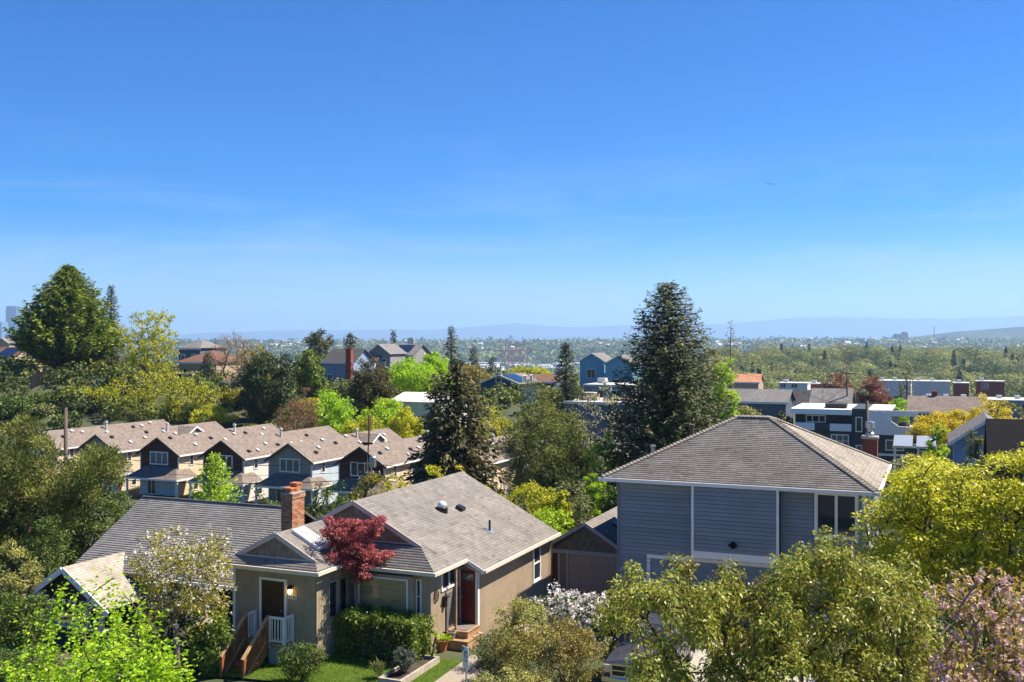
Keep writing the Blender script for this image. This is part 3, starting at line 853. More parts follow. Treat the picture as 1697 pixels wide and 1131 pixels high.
def garage():
    o = tw(-.42, 14.0, -1.0)
    h = thing('garage', o, 'small tan garage with shingled gable behind the bungalow', 'garage', rz=-ANG)
    W, D = 3.75, 6.5
    hz = 2.62; ap = 1.80; az = 3.72
    wl_ = MB().box(0, W, 0, D, -.4, hz)
    wl_.add([(0, .0, hz), (W, .0, hz), (ap, .0, az - .1)], [(0, 1, 2)]); wl_.add([(0, D, hz), (W, D, hz), (ap, D, az - .1)], [(2, 1, 0)])
    w = obj('wall', wl_, M['tan2'], h)
    obj('board_siding', vboards('F', 0, .38, .72, -.3, 2.05, .12), M['tan'], h, kind='stuff')
    p = (az - hz) / ap
    zz = lambda a: az - p * abs(a - ap)
    roof = MB()
    roof.slab([(ap, -.3, az), (W + .25, -.3, zz(W + .25)), (W + .25, D + .3, zz(W + .25)), (ap, D + .3, az)], .1)
    roof.slab([(ap, -.3, az), (ap, D + .3, az), (-.25, D + .3, zz(-.25)), (-.25, -.3, zz(-.25))], .1)
    r = obj('roof', roof, M['roofbase'], h)
    k = math.sqrt(1 + p * p)
    shingles('shingles', (W + .25, 0, zz(W + .25) + .002), (0, 1, 0), (-1, 0, p), [(-.31, 0), (D + .31, 0), (D + .31, (W + .25 - ap) * k), (-.31, (W + .25 - ap) * k)], r, M['roof_tan'], .145, .3, 31)
    shingles('shingles', (-.25, 0, zz(-.25) + .002), (0, 1, 0), (1, 0, p), [(-.31, 0), (D + .31, 0), (D + .31, (ap + .25) * k), (-.31, (ap + .25) * k)], r, M['roof_tan'], .145, .3, 32)
    wall_shingle_gable(w, .06, W - .06, 2.30, ap, 3.55, -.002, 33, .22, .2)
    for a, b in ((-.27, ap), (W + .27, ap)):
        obj('rake_board', MB().beam((b, -.32, az - .06), (a, -.32, zz(a) - .06), .04, .16), M['trimtan'], h)
    obj('lintel_board', MB().fb('F', 0, -.02, W + .02, 2.08, 2.28, .0, .05), M['trimtan'], h)
    for s in (.30, .74, 3.36):
        obj('trim_post', MB().fb('F', 0, s, s + .12, -.3, 2.078, 0, .045), M['trimtan'], h)
    obj('side_door', MB().fb('F', 0, -.0, .29, -.2, 2.05, 0, .03), M['reddoor'], h)
    gd = obj('garage_door', MB().fb('F', 0, .87, 3.35, -.1, 2.06, -.02, .01), M['garagedoor'], h)
    for i in range(4):
        for j in range(4):
            obj('door_panel', MB().fb('F', 0, .94 + j * .61, 1.46 + j * .61, .0 + i * .53, .42 + i * .53, .008, .03), M['garagedoor'], gd, bevel=.012)
    for (a, b) in ((2.7, 2.2), (2.55, 4.6)):
        obj('roof_vent', MB().slab([(a - .14, b - .2, zz(a - .14) + .16), (a + .14, b - .2, zz(a + .14) + .12), (a + .14, b + .2, zz(a + .14) + .12), (a - .14, b + .2, zz(a - .14) + .16)], .12), M['black'], h)
garage()

# ------------------------------------------------------------------ dark bungalow on the left
def left_house():
    org = tw(-19.1, -1.0, -1.5)
    h = thing('bungalow', org, 'dark brown bungalow with white gabled porch and wide taupe roof', 'house', rz=-ANG)
    # local frame: x from the left rake, y from the porch front, z over its own ground (world -1.1)
    Z = 1.5
    wl_ = MB().box(.45, 8.9, 3.2, 11.0, -.4, 2.75)
    wl_.add([(.46, 3.2, 2.7), (.46, 11, 2.7), (.46, 7, 4.9)], [(2, 1, 0)]); wl_.add([(8.89, 3.2, 2.7), (8.89, 11, 2.7), (8.89, 7, 4.9)], [(0, 1, 2)])
    obj('wall', wl_, M['darkwall'], h)
    p = .56; rz_ = 3.87 + Z; ry = 7.0
    ey = 2.4; ez = rz_ - p * (ry - ey)
    roof = MB()
    roof.slab([(0, ey, ez), (9.35, ey, ez), (9.35, ry, rz_), (0, ry, rz_)], .1)
    roof.slab([(0, ry, rz_), (9.35, ry, rz_), (9.35, 11.6, rz_ - p * 4.6), (0, 11.6, rz_ - p * 4.6)], .1)
    # porch gable
    ax, az, hw = 2.05, 1.97 + Z, 2.45
    ps = .66
    yb = ry - (rz_ - az) / p
    zp = lambda x: az - ps * abs(x - ax)
    yint = lambda x: ry - (rz_ - zp(x)) / p
    roof.slab([(ax, 0, az), (ax + hw, 0, zp(ax + hw)), (ax + hw, max(yint(ax + hw), ey - .3), zp(ax + hw)), (ax, yb, az)], .09)
    roof.slab([(ax, 0, az), (ax, yb, az), (ax - hw, max(yint(ax - hw), ey - .3), zp(ax - hw)), (ax - hw, 0, zp(ax - hw))], .09)
    r = obj('roof', roof, M['roofbase'], h)
    k = math.sqrt(1 + p * p)
    shingles('shingles', (0, ey, ez + .002), (1, 0, 0), (0, 1, p), [(-.02, 0), (9.37, 0), (9.37, (ry - ey) * k), (-.02, (ry - ey) * k)], r, M['roof_left'], .15, .32, 41, .007)
    k2 = math.sqrt(1 + ps * ps)
    shingles('shingles', (ax + hw, 0, zp(ax + hw) + .002), (0, 1, 0), (-1, 0, ps), [(-.02, 0), (max(yint(ax + hw), ey - .3), 0), (yb, hw * k2), (-.02, hw * k2)], r, M['roof_left'], .15, .3, 42)
    shingles('shingles', (ax - hw, 0, zp(ax - hw) + .002), (0, 1, 0), (1, 0, ps), [(-.02, 0), (max(yint(ax - hw), ey - .3), 0), (yb, hw * k2), (-.02, hw * k2)], r, M['roof_left'], .15, .3, 43)
    obj('ridge_cap', MB().beam((-.02, ry, rz_ + .03), (9.37, ry, rz_ + .03), .22, .035), M['dark_roof'], h)
    for sx in (-1, 1):
        obj('barge_board', MB().beam((ax, -.05, az - .1), (ax + sx * (hw + .08), -.05, zp(ax + sx * (hw + .08)) - .1), .06, .24), M['white'], h)
        obj('knee_brace', MB().beam((ax + sx * 1.45, .0, zp(ax + sx * 1.45) - .28), (ax + sx * 1.45, .5, zp(ax + sx * 1.45) - .28), .12, .12).beam((ax + sx * 1.45, .02, zp(ax + sx * 1.45) - .36), (ax + sx * 1.1, .3, zp(ax + sx * 1.45) - .42), .09, .09), M['white'], h)
    # porch gable wall, striped awning edge, posts, half wall
    gy = .45
    obj('porch_gable', MB().add([(ax - 1.75, gy, 2.15), (ax + 1.75, gy, 2.15), (ax + 1.75, gy, zp(ax + 1.75) - .1), (ax, gy, az - .1), (ax - 1.75, gy, zp(ax - 1.75) - .1)], [(0, 1, 2, 3, 4)]).box(ax - 1.8, ax + 1.8, gy + .01, gy + .16, 1.98, 2.3), M['darkwall'], h)
    for i in range(22):
        x = ax - 1.72 + i * .16
        obj('awning_stripe', MB().slab([(x, gy - .04, 1.97), (x + .16, gy - .04, 1.97), (x + .16, gy - .08, 1.76), (x, gy - .08, 1.76)], .01), M['white'] if i % 2 == 0 else M['darkwall'], h)
    for x in (ax - 1.35, ax + .85, ax + 1.6):
        obj('porch_post', MB().box(x - .09, x + .09, gy + .02, gy + .2, .86, 1.98), M['white'] if x < ax + .5 else M['cream'], h)
    obj('half_wall', MB().box(ax - 1.8, ax + 1.8, gy - .02, gy + .3, -.4, .78), mat('slate_grey_wall', (.05, .055, .065), .8), h)
    obj('wall_cap', MB().box(ax - 1.72, ax + 1.9, gy - .08, gy + .36, .782, .86), M['white'], h)
    for i, c in enumerate('4424'):
        letters(h, c, .24, (ax - 1.35, gy + .012, 1.62 - i * .19), M['black'])
    obj('gutter', MB().box(ax + hw + .05, 9.4, ey - .1, ey - .005, ez - .13, ez - .02), M['white'], h)
    obj('bay_wall', MB().box(ax + 2.0, 8.0, 2.7, 3.21, -.4, 2.4), M['darkwall'], h)
    window(h, 'F', 3.2, 5.0, 6.6, .9, 2.2, 2, 1)
left_house()

# ------------------------------------------------------------------ slate blue two-storey house
def blue_house():
    o = P(1003, 565.5, 45.0)
    org = np.array([o[0], o[1], -.28])
    h = thing('house', org, 'slate blue two-storey house with white trim and grey hip roof', 'house', rz=-ANG)
    h.scale = (1.059, 1.059, 1.059)
    X0, X1, Y1, E = .62, 10.2, 8.4, 5.88
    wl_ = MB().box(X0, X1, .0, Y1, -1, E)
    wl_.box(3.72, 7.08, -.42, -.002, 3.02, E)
    obj('wall', wl_, M['lap_shade'], h)
    # lap siding, board by board
    planks(h, 'F', 0, X0 + .1, 3.70, .2, E, .158, M['blue'], 1)
    planks(h, 'F', -.42, 3.80, 7.0, 3.30, E, .158, M['blue'], 2)
    planks(h, 'F', 0, 7.10, 8.33, 3.02, E, .158, M['blue'], 3)
    planks(h, 'F', 0, 9.98, X1 - .1, 3.02, E, .158, M['blue'], 4)
    planks(h, 'F', 0, 8.33, 9.98, 3.02, 4.06, .158, M['blue'], 5)
    planks(h, 'R', X1, .1, Y1 - .1, 2.9, E, .158, M['blue'], 6)
    planks(h, 'F', 0, 8.9, X1 - .1, .2, 3.02, .158, M['blue'], 7)
    # hip roof
    ex0, ex1, ey0, ey1, ez = .0, 10.65, -.5, 8.9, 6.02
    ra, rb, ry, rz_ = 4.66, 6.1, 4.2, 8.3
    roof = MB()
    F4 = [(ex0, ey0, ez), (ex1, ey0, ez), (rb, ry, rz_), (ra, ry, rz_)]
    roof.slab(F4, .12); roof.slab([(ex1, ey0, ez), (ex1, ey1, ez), (rb, ry, rz_)], .12)
    roof.slab([(ex1, ey1, ez), (ex0, ey1, ez), (ra, ry, rz_), (rb, ry, rz_)], .12); roof.slab([(ex0, ey1, ez), (ex0, ey0, ez), (ra, ry, rz_)], .12)
    r = obj('roof', roof, M['roofbase'], h)
    dz = rz_ - ez
    k = math.hypot(ry - ey0, dz)
    shingles('shingles', (0, ey0 - .02, ez + .002), (1, 0, 0), (0, ry - ey0, dz), [(ex0 - .02, 0), (ex1 + .02, 0), (rb, k), (ra, k)], r, M['roof_blue'], .15, .33, 51, .007)
    k = math.hypot(ex1 - rb, dz)
    shingles('shingles', (ex1 + .02, 0, ez + .002), (0, 1, 0), (-(ex1 - rb), 0, dz), [(ey0, 0), (ey1, 0), (ry, k)], r, M['roof_blue'], .15, .33, 52, .007)
    k = math.hypot(ra - ex0, dz)
    shingles('shingles', (ex0 - .02, 0, ez + .002), (0, 1, 0), (ra - ex0, 0, dz), [(ey0, 0), (ey1, 0), (ry, k)], r, M['roof_blue'], .15, .33, 53, .007)
    k = math.hypot(ey1 - ry, dz)
    shingles('shingles', (0, ey1 + .02, ez + .002), (1, 0, 0), (0, -(ey1 - ry), dz), [(ex0, 0), (ex1, 0), (rb, k), (ra, k)], r, M['roof_blue'], .15, .33, 54, .007)
    # hip and ridge caps: overlapping cap shingles
    def caps(a, b):
        a = np.array(a); b = np.array(b); L = np.linalg.norm(b - a); n = int(L / .17); dd = (b - a) / L
        s = np.cross(dd, (0, 0, 1)); s /= np.linalg.norm(s)
        m_ = MB(); rr = np.random.default_rng(int(L * 100)); cc = []
        for i in range(n):
            p = a + dd * (i * .17); q = a + dd * (i * .17 + .27)
            up = np.array((0, 0, 1.0)); w_ = .15
            lo = .045 + .0
            m_.add([p - s * w_ - up * .035 + up * lo, p + up * (lo + .025), p + s * w_ - up * .035 + up * lo, q - s * w_ - up * .03, q + up * .02, q + s * w_ - up * .03,
                    p - s * w_ - up * .06, p + s * w_ - up * .06],
                   [(0, 1, 4, 3), (1, 2, 5, 4), (6, 7, 2, 1, 0), (6, 0, 3), (2, 7, 5)])
            cc += [float(rr.random() * .6)] * 8
        m_.c = cc
        obj('ridge_caps', m_, M['roof_blue'], r, kind='stuff')
    caps((ex0, ey0, ez + .03), (ra, ry, rz_ + .03)); caps((ex1, ey0, ez + .03), (rb, ry, rz_ + .03))
    caps((ex1, ey1, ez + .03), (rb, ry, rz_ + .03)); caps((ra - .1, ry, rz_ + .035), (rb + .1, ry, rz_ + .035)); caps((ex0, ey1, ez + .03), (ra, ry, rz_ + .03))
    # gutters, soffit
    for b_ in ((ex0 - .05, ex1 + .05, ey0 - .12, ey0 - .025, ez - .15, ez - .01), (ex1 + .022, ex1 + .12, ey0 - .02, ey1 + .1, ez - .15, ez - .01), (ex0 - .12, ex0 - .025, ey0 - .02, ey1 + .1, ez - .15, ez - .01)):
        obj('gutter', MB().box(*b_), M['white'], h)
    obj('soffit', MB().box(ex0 + .05, ex1 - .05, ey0, ey1, ez - .16, ez - .125), M['white'], h)
    # white trim
    for s0, s1, z0, z1, pos, o1 in ((3.70, 3.80, 3.30, E, -.42, .05), (7.0, 7.10, 3.30, E, -.42, .05), (3.70, 7.10, 3.02, 3.298, -.42, .055)):
        obj('trim_board', MB().fb('F', pos, s0, s1, z0, z1, 0, o1), M['white'], h)
    obj('corner_board', MB().box(X0 - .02, X0 + .1, -.03, .1, -.5, E), M['bluedoor'], h)
    obj('corner_board', MB().box(X1 - .1, X1 + .03, -.035, .1, -.5, E), M['white'], h)
    obj('downspout', MB().tube([(X0 - .1, -.05, E - .1), (X0 - .05, -.04, E - .4), (X0 - .05, -.04, .2)], .04, 6), M['bluedoor'], h)
    # tall corner windows
    window(h, 'F', 0, 8.36, 9.97, 4.08, E - .02, 2, 1, .13, depth=.07)
    window(h, 'R', X1, .5, 1.6, 4.08, E - .1, 1, 1, .12)
    window(h, 'R', X1, 4.0, 5.4, 4.2, 5.4, 2, 1, .09)
    # garage doors
    for s0, s1 in ((1.92, 4.95), (5.2, 8.7)):
        f = MB(); f.fb('F', 0, s0 - .13, s0, -.2, 2.78, 0, .06); f.fb('F', 0, s1, s1 + .13, -.2, 2.78, 0, .06); f.fb('F', 0, s0 - .129, s1 + .129, 2.781, 2.92, 0, .065)
        obj('door_frame', f, M['white'], h)
        d = obj('garage_door', MB().fb('F', 0, s0, s1, -.2, 2.78, -.02, .012), M['bluedoor'], h)
        for i in range(4):
            for j in range(5):
                w_ = (s1 - s0) / 5
                obj('door_panel', MB().fb('F', 0, s0 + .07 + j * w_, s0 + (j + 1) * w_ - .07, .05 + i * .67, .58 + i * .67, .01, .028), M['bluedoor'], d)
    # flood light under the projecting storey
    fl = MB().fb('F', -.42, 5.28, 5.44, 3.62, 3.78, .01, .06); fl.tube([(5.36, -.46, 3.70), (5.24, -.62, 3.62)], [.05, .08], 8); fl.tube([(5.36, -.46, 3.70), (5.48, -.62, 3.62)], [.05, .08], 8); fl.tube([(5.36, -.46, 3.68), (5.36, -.58, 3.52)], [.05, .06], 8)
    obj('flood_light', fl, M['black'], h)
    # red chimney behind
    ch = obj('chimney', MB().box(9.52, 10.12, 8.93, 9.58, 1.0, 7.12), M['mortar'], h)
    bk = MB(); rr = np.random.default_rng(3); cc = []; z = 5.4; row = 0
    while z < 7.1:
        for fx in 'FRL':
            L0, L1 = (9.50, 10.14) if fx == 'F' else (8.91, 9.60)
            c = L0 - (.1 if row % 2 else 0)
            while c < L1 - .03:
                s0, s1 = max(c, L0), min(c + .2, L1); c += .212
                if s1 - s0 < .03: continue
                n0 = len(bk.v)
                if fx == 'F': bk.box(s0, s1, 8.905, 9.0, z, z + .062)
                elif fx == 'R': bk.box(10.05, 10.145 , s0, s1, z, z + .062)
                else: bk.box(9.495, 9.59, s0, s1, z, z + .062)
                cc += [float(rr.random())] * 8
        z += .074; row += 1
    bk.c = cc
    obj('bricks', bk, M['brick2'], ch, kind='stuff')
    obj('chimney_cap', MB().box(9.45, 10.19, 8.86, 9.65, 7.12, 7.22), M['concrete'], ch)
    obj('chimney_cowl', MB().lathe([(.2, 0), (.2, .12), (.13, .2), (.13, .35), (.22, .38), (.22, .62), (.2, .66), (.02, .7)], 12, (9.82, 9.25, 7.22)), M['metal'], ch, smooth=False)
    # vents on the left slope
    for a, b, hh in ((2.9, 3.2, .45), (1.5, 2.0, .3)):
        zz = ez + dz * a / (ra - ex0)
        obj('vent_pipe', MB().lathe([(.09, -.1), (.09, hh), (.13, hh + .02), (.13, hh + .1), (.02, hh + .12)], 10, (a, b, zz)), M['barkred'] if hh > .4 else M['metal'], h)
blue_house()

# ------------------------------------------------------------------ townhouses
M['t_olive'] = sidingmat('olive_lap', (.30, .25, .185)); M['t_tan'] = sidingmat('tan_lap', (.33, .265, .19)); M['t_grey'] = sidingmat('grey_green_lap', (.26, .25, .21))
M['t_cream'] = sidingmat('cream_lap', (.56, .45, .30)); M['t_white'] = sidingmat('pale_grey_lap', (.56, .53, .47)); M['t_ltblue'] = sidingmat('pale_blue_lap', (.40, .46, .52))
M['t_shake'] = mat('red_brown_shakes', (.085, .030, .018), .85, .35, 9, .8, 20)

def townhouse(a, front, side, label, dormer, seed):
    T0 = np.array([-14.383, 98.0, -4.4])
    p = T0 + WV * a
    h = thing('townhouse', p, label, 'townhouse', 'row of attached townhouses', rz=-ANG)
    rng = np.random.default_rng(seed)
    L, hw, E, R = 19.2, 2.55, 4.75, 6.35
    wb = MB().box(-hw, hw, .06, L, -1.5, E)
    wb.add([(-hw, L, E), (hw, L, E), (0, L, R - .1)], [(2, 1, 0)])
    obj('wall', wb, side, h)
    fw = MB().box(-hw + .0, hw - .0, 0, .058, 2.9, E)
    fw.add([(-hw, 0, E), (hw, 0, E), (0, 0, R - .12)], [(0, 1, 2)])
    obj('front_wall', fw, front, h)
    obj('lower_front_wall', MB().box(-hw, hw, .004, .057, -1.2, 2.9), M['t_olive'] if front != M['t_shake'] else M['t_white'], h)
    for s in (-hw, hw - .12): obj('corner_board', MB().box(s, s + .12, -.03, .02, -1.2, E), M['white'], h)
    sl = (R - E) / hw
    roof = MB(); ov = .32
    zz = lambda x: R - sl * abs(x)
    for sg in (1, -1):
        roof.slab([(0, -.35, R), (sg * (hw + ov), -.35, zz(hw + ov)), (sg * (hw + ov), L + .3, zz(hw + ov)), (0, L + .3, R)], .12)
    rf = obj('roof', roof, M['town_roof'], h)
    for sg in (1, -1): obj('barge_board', MB().beam((0, -.37, R - .1), (sg * (hw + ov), -.37, zz(hw + ov) - .1), .04, .18), mat('dark_fascia', (.06, .05, .045), .6) if 'dark_fascia' not in bpy.data.materials else bpy.data.materials['dark_fascia'], h)
    obj('gutter', MB().box(hw + ov, hw + ov + .12, -.36, L + .3, zz(hw + ov) - .13, zz(hw + ov) + .01), M['white'], h)
    obj('downspout', MB().tube([(hw + ov + .05, -.2, zz(hw + ov) - .1), (hw + .05, -.05, zz(hw + ov) - .45), (hw + .05, -.05, -.5)], .05, 6), M['white'], h)
    window(h, 'F', 0, -1.2, 1.2, 3.45, 4.82, 3, 1, .12, depth=.08, glass=M['glass2'] if seed % 2 else M['glass'])
    window(h, 'R', hw, 1.6, 2.3, 3.3, 4.5, 1, 2, .1)
    window(h, 'R', hw, 2.2, 3.0, .6, 2.0, 1, 2, .1)
    window(h, 'R', hw, 12.0, 13.2, 3.2, 4.4, 1, 1, .1); window(h, 'R', hw, 15.6, 16.4, 3.2, 4.4, 1, 1, .1)
    # hipped porch roof
    pr = MB()
    y0, y1, z0, z1 = -1.7, -.005, 2.25, 3.30
    pr.slab([(-hw - .5, y0, z0), (hw + 1.2, y0, z0), (hw - .3, y1, z1), (-hw + .9, y1, z1)], .08)
    pr.slab([(hw + 1.2, y0, z0), (hw + 1.2, 1.6, z0), (hw + .02, 1.6, z1 - .3), (hw - .3, y1, z1)], .08)
    pr.slab([(-hw - .5, y0, z0), (-hw + .9, y1, z1), (-hw - .5, y1, z0)], .08)
    po = obj('porch_roof', pr, M['dark_roof'] if False else M['town_roof'], h)
    obj('porch_fascia', MB().box(-hw - .52, hw + 1.22, y0 - .04, y0 - .005, z0 - .2, z0 - .01).box(hw + 1.2, hw + 1.24, y0, 1.6, z0 - .2, z0 - .01), M['white'], h)
    for x in (-hw - .35, hw + 1.05): obj('porch_post', MB().box(x - .09, x + .09, y0 + .1, y0 + .28, -1.2, z0 - .1), M['white'], h)
    window(h, 'F', 0, -1.6, -.4, .3, 1.9, 2, 1, .1)
    obj('front_door', MB().fb('F', 0, .6, 1.5, -.3, 1.8, 0, .04), mat('pale_door', (.5, .5, .5), .5) if 'pale_door' not in bpy.data.materials else bpy.data.materials['pale_door'], h)
    # roof fittings
    for i in range(9):
        x, y = rng.uniform(.3, 2.2), 1.5 + i * 1.9 + rng.uniform(-.6, .6)
        z = zz(x)
        nm = 'roof_vent'
        obj(nm, MB().slab([(x - .16, y - .17, zz(x - .16) + .18), (x + .16, y - .17, zz(x + .16) + .2), (x + .16, y + .17, zz(x + .16) + .2), (x - .16, y + .17, zz(x - .16) + .18)], .14), M['whitemetal'] if i % 3 else M['black'], h)
    x, y = .7, rng.uniform(8, 13)
    obj('flue_pipe', MB().lathe([(.13, -.1), (.13, .75), (.19, .77), (.19, .95), (.03, 1.0)], 10, (x, y, zz(x))), M['whitemetal'], h)
    if dormer:
        y = 12.5
        d = MB().slab([(.2, y, R - .05), (1.5, y - 1.5, R - .85), (2.9, y - 1.5, R - .85), (2.9, y, R - .05)], .08)
        d.slab([(.2, y, R - .05), (2.9, y, R - .05), (2.9, y + 1.5, R - .85), (1.5, y + 1.5, R - .85)], .08)
        dm = obj('dormer', d, M['town_roof'], h)
        obj('dormer_trim', MB().beam((2.93, y, R - .08), (2.93, y - 1.5, R - .9), .05, .18, (0, 0, 1)).beam((2.93, y, R - .08), (2.93, y + 1.5, R - .9), .05, .18), M['white'], dm)
        obj('dormer_wall', MB().add([(2.7, y - 1.3, R - 1.5), (2.7, y + 1.3, R - 1.5), (2.7, y + 1.3, R - .85), (2.7, y, R - .15), (2.7, y - 1.3, R - .85)], [(0, 1, 2, 3, 4)]), M['t_grey'], dm)
for args in ((-41.16, M['t_grey'], M['t_cream'], 'leftmost townhouse with grey-green gable behind the utility pole', False, 1),
             (-32.86, M['t_tan'], M['t_cream'], 'olive gabled townhouse second from the left, half hidden by the pine', True, 2),
             (-24.45, M['t_shake'], M['t_cream'], 'townhouse with red-brown shake gable and porch roof, left of the lime conical tree', False, 3),
             (-16.22, M['t_shake'], M['t_white'], 'townhouse with red-brown shake gable behind the lime conical tree', False, 4),
             (-8.13, M['t_olive'], M['t_ltblue'], 'olive gabled townhouse directly behind the brick chimney', True, 5),
             (0.0, M['t_shake'], M['t_cream'], 'townhouse with dark red gable behind the leaning utility pole', False, 6),
             (8.12, M['t_olive'], M['t_cream'], 'rightmost townhouse with cream side wall behind the dark drooping conifer', False, 7)):
    townhouse(*args)

# ------------------------------------------------------------------ houses farther off
M['w_dkblue'] = sidingmat('navy_lap', (.02, .065, .15)); M['w_ltblue'] = sidingmat('sky_blue_lap', (.16, .36, .46)); M['w_grey'] = sidingmat('grey_lap', (.25, .24, .225))
M['w_bluegrey'] = sidingmat('blue_grey_lap', (.09, .115, .15)); M['w_white'] = sidingmat('white_lap', (.66, .63, .58)); M['w_tan'] = sidingmat('beige_lap', (.42, .31, .20))
M['w_blue'] = sidingmat('pale_blue_lap2', (.22, .29, .42)); M['w_char'] = mat('charcoal_panel', (.045, .052, .06), .6, .08); M['w_stucco'] = mat('white_stucco', (.82, .82, .82), .7, .05)
M['solar'] = mat('solar_panel', (.012, .018, .045), .12, .15, 2, spec=.9); M['w_brickred'] = mat('red_brick_wall', (.26, .065, .04), .85, .2, 6)
M['flatroof'] = mat('pale_membrane_roof', (.55, .53, .50), .9, .12); M['tanroof'] = farroof('tan_roof', (.34, .26, .19)); M['orangeroof'] = farroof('orange_roof', (.45, .22, .12))

def simple_house(name, label, u, v, Y, W, D, roof, rise, wallm, roofm, wins=(), winsR=(), cat='house', ov=.4, group=None, trim=True, flat_par=.3, solar=None, chimney=None, drop=6):
    p = P(u, v, Y); g = float(G(p[0], p[1])); E = p[2] - g
    h = thing(name, (p[0], p[1], g), label, cat, group, rz=-ANG)
    wb = MB().box(0, W, 0, D, -1.5, E)
    if roof == 'gy':
        wb.add([(0, 0, E), (W, 0, E), (W / 2, 0, E + rise - .05)], [(0, 1, 2)]); wb.add([(0, D, E), (W, D, E), (W / 2, D, E + rise - .05)], [(2, 1, 0)])
    if roof == 'gx':
        wb.add([(0, 0, E), (0, D, E), (0, D / 2, E + rise - .05)], [(2, 1, 0)]); wb.add([(W, 0, E), (W, D, E), (W, D / 2, E + rise - .05)], [(0, 1, 2)])
    obj('wall', wb, wallm, h)
    rb = MB(); e = E + .02
    if roof == 'gy':
        s = rise / (W / 2); d_ = s * ov
        rb.slab([(W / 2, -ov, E + rise), (W + ov, -ov, e - d_), (W + ov, D + ov, e - d_), (W / 2, D + ov, E + rise)], .14)
        rb.slab([(W / 2, -ov, E + rise), (W / 2, D + ov, E + rise), (-ov, D + ov, e - d_), (-ov, -ov, e - d_)], .14)
    elif roof == 'gx':
        s = rise / (D / 2); d_ = s * ov
        rb.slab([(-ov, -ov, e - d_), (W + ov, -ov, e - d_), (W + ov, D / 2, E + rise), (-ov, D / 2, E + rise)], .14)
        rb.slab([(-ov, D / 2, E + rise), (W + ov, D / 2, E + rise), (W + ov, D + ov, e - d_), (-ov, D + ov, e - d_)], .14)
    elif roof == 'hip':
        m = min(W, D) / 2
        a, b = (m, W - m) if W > D else (W / 2 - .1, W / 2 + .1); c = D / 2
        rb.slab([(-ov, -ov, e), (W + ov, -ov, e), (b, c, E + rise), (a, c, E + rise)], .14); rb.slab([(W + ov, -ov, e), (W + ov, D + ov, e), (b, c, E + rise)], .14)
        rb.slab([(W + ov, D + ov, e), (-ov, D + ov, e), (a, c, E + rise), (b, c, E + rise)], .14); rb.slab([(-ov, D + ov, e), (-ov, -ov, e), (a, c, E + rise)], .14)
    else:
        rb.box(-.15, W + .15, -.15, D + .15, E - .02, E + flat_par)
        for k_ in range(max(1, int(W / 5))):
            ux = 1.0 + k_ * 4.6
            if ux + 1.6 < W: obj('roof_unit', MB().box(ux, ux + 1.4, D * .5, D * .5 + 1.3, E + flat_par + .01, E + flat_par + .9), M['whitemetal'], h)
    r = obj('roof', rb, roofm, h)
    if trim and roof in ('gx', 'hip'):
        obj('fascia', MB().box(-ov, W + ov, -ov - .06, -ov - .005, e - .35, e - .04), M['white'], h)
    if trim and roof == 'gy':
        s = rise / (W / 2)
        for sg in (0, 1):
            obj('barge_board', MB().beam((W / 2, -ov - .04, E + rise - .1), (W + ov if sg else -ov, -ov - .04, e - s * ov - .1), .06, .22), M['white'], h)
    for w_ in wins: window(h, 'F', 0, *w_, fw=.12, depth=.08)
    for w_ in winsR: window(h, 'R', W, *w_, fw=.12, depth=.08)
    if solar:
        x0, x1, t0, t1 = solar
        if roof == 'gy':
            f = lambda x: E + rise - rise / (W / 2) * abs(x - W / 2) + .12
            for i in range(4):
                y0 = t0 + (t1 - t0) * i / 4; y1 = t0 + (t1 - t0) * (i + 1) / 4 - .05
                obj('solar_panel', MB().slab([(x0, y0, f(x0)), (x1, y0, f(x1)), (x1, y1, f(x1)), (x0, y1, f(x0))], .05), M['solar'], r)
        else:
            f = lambda y: E + rise / (D / 2) * y + .12
            for i in range(4):
                a = x0 + (x1 - x0) * i / 4; b = x0 + (x1 - x0) * (i + 1) / 4 - .05
                obj('solar_panel', MB().slab([(a, t0, f(t0)), (b, t0, f(t0)), (b, t1, f(t1)), (a, t1, f(t1))], .05), M['solar'], r)
    if chimney:
        x, y, hh, ww = chimney
        obj('chimney', MB().box(x, x + ww, y, y + ww * .8, -.5, E + hh).box(x - .08, x + ww + .08, y - .08, y + ww * .8 + .08, E + hh + .002, E + hh + .15), M['w_brickred'], h)
    return h, E

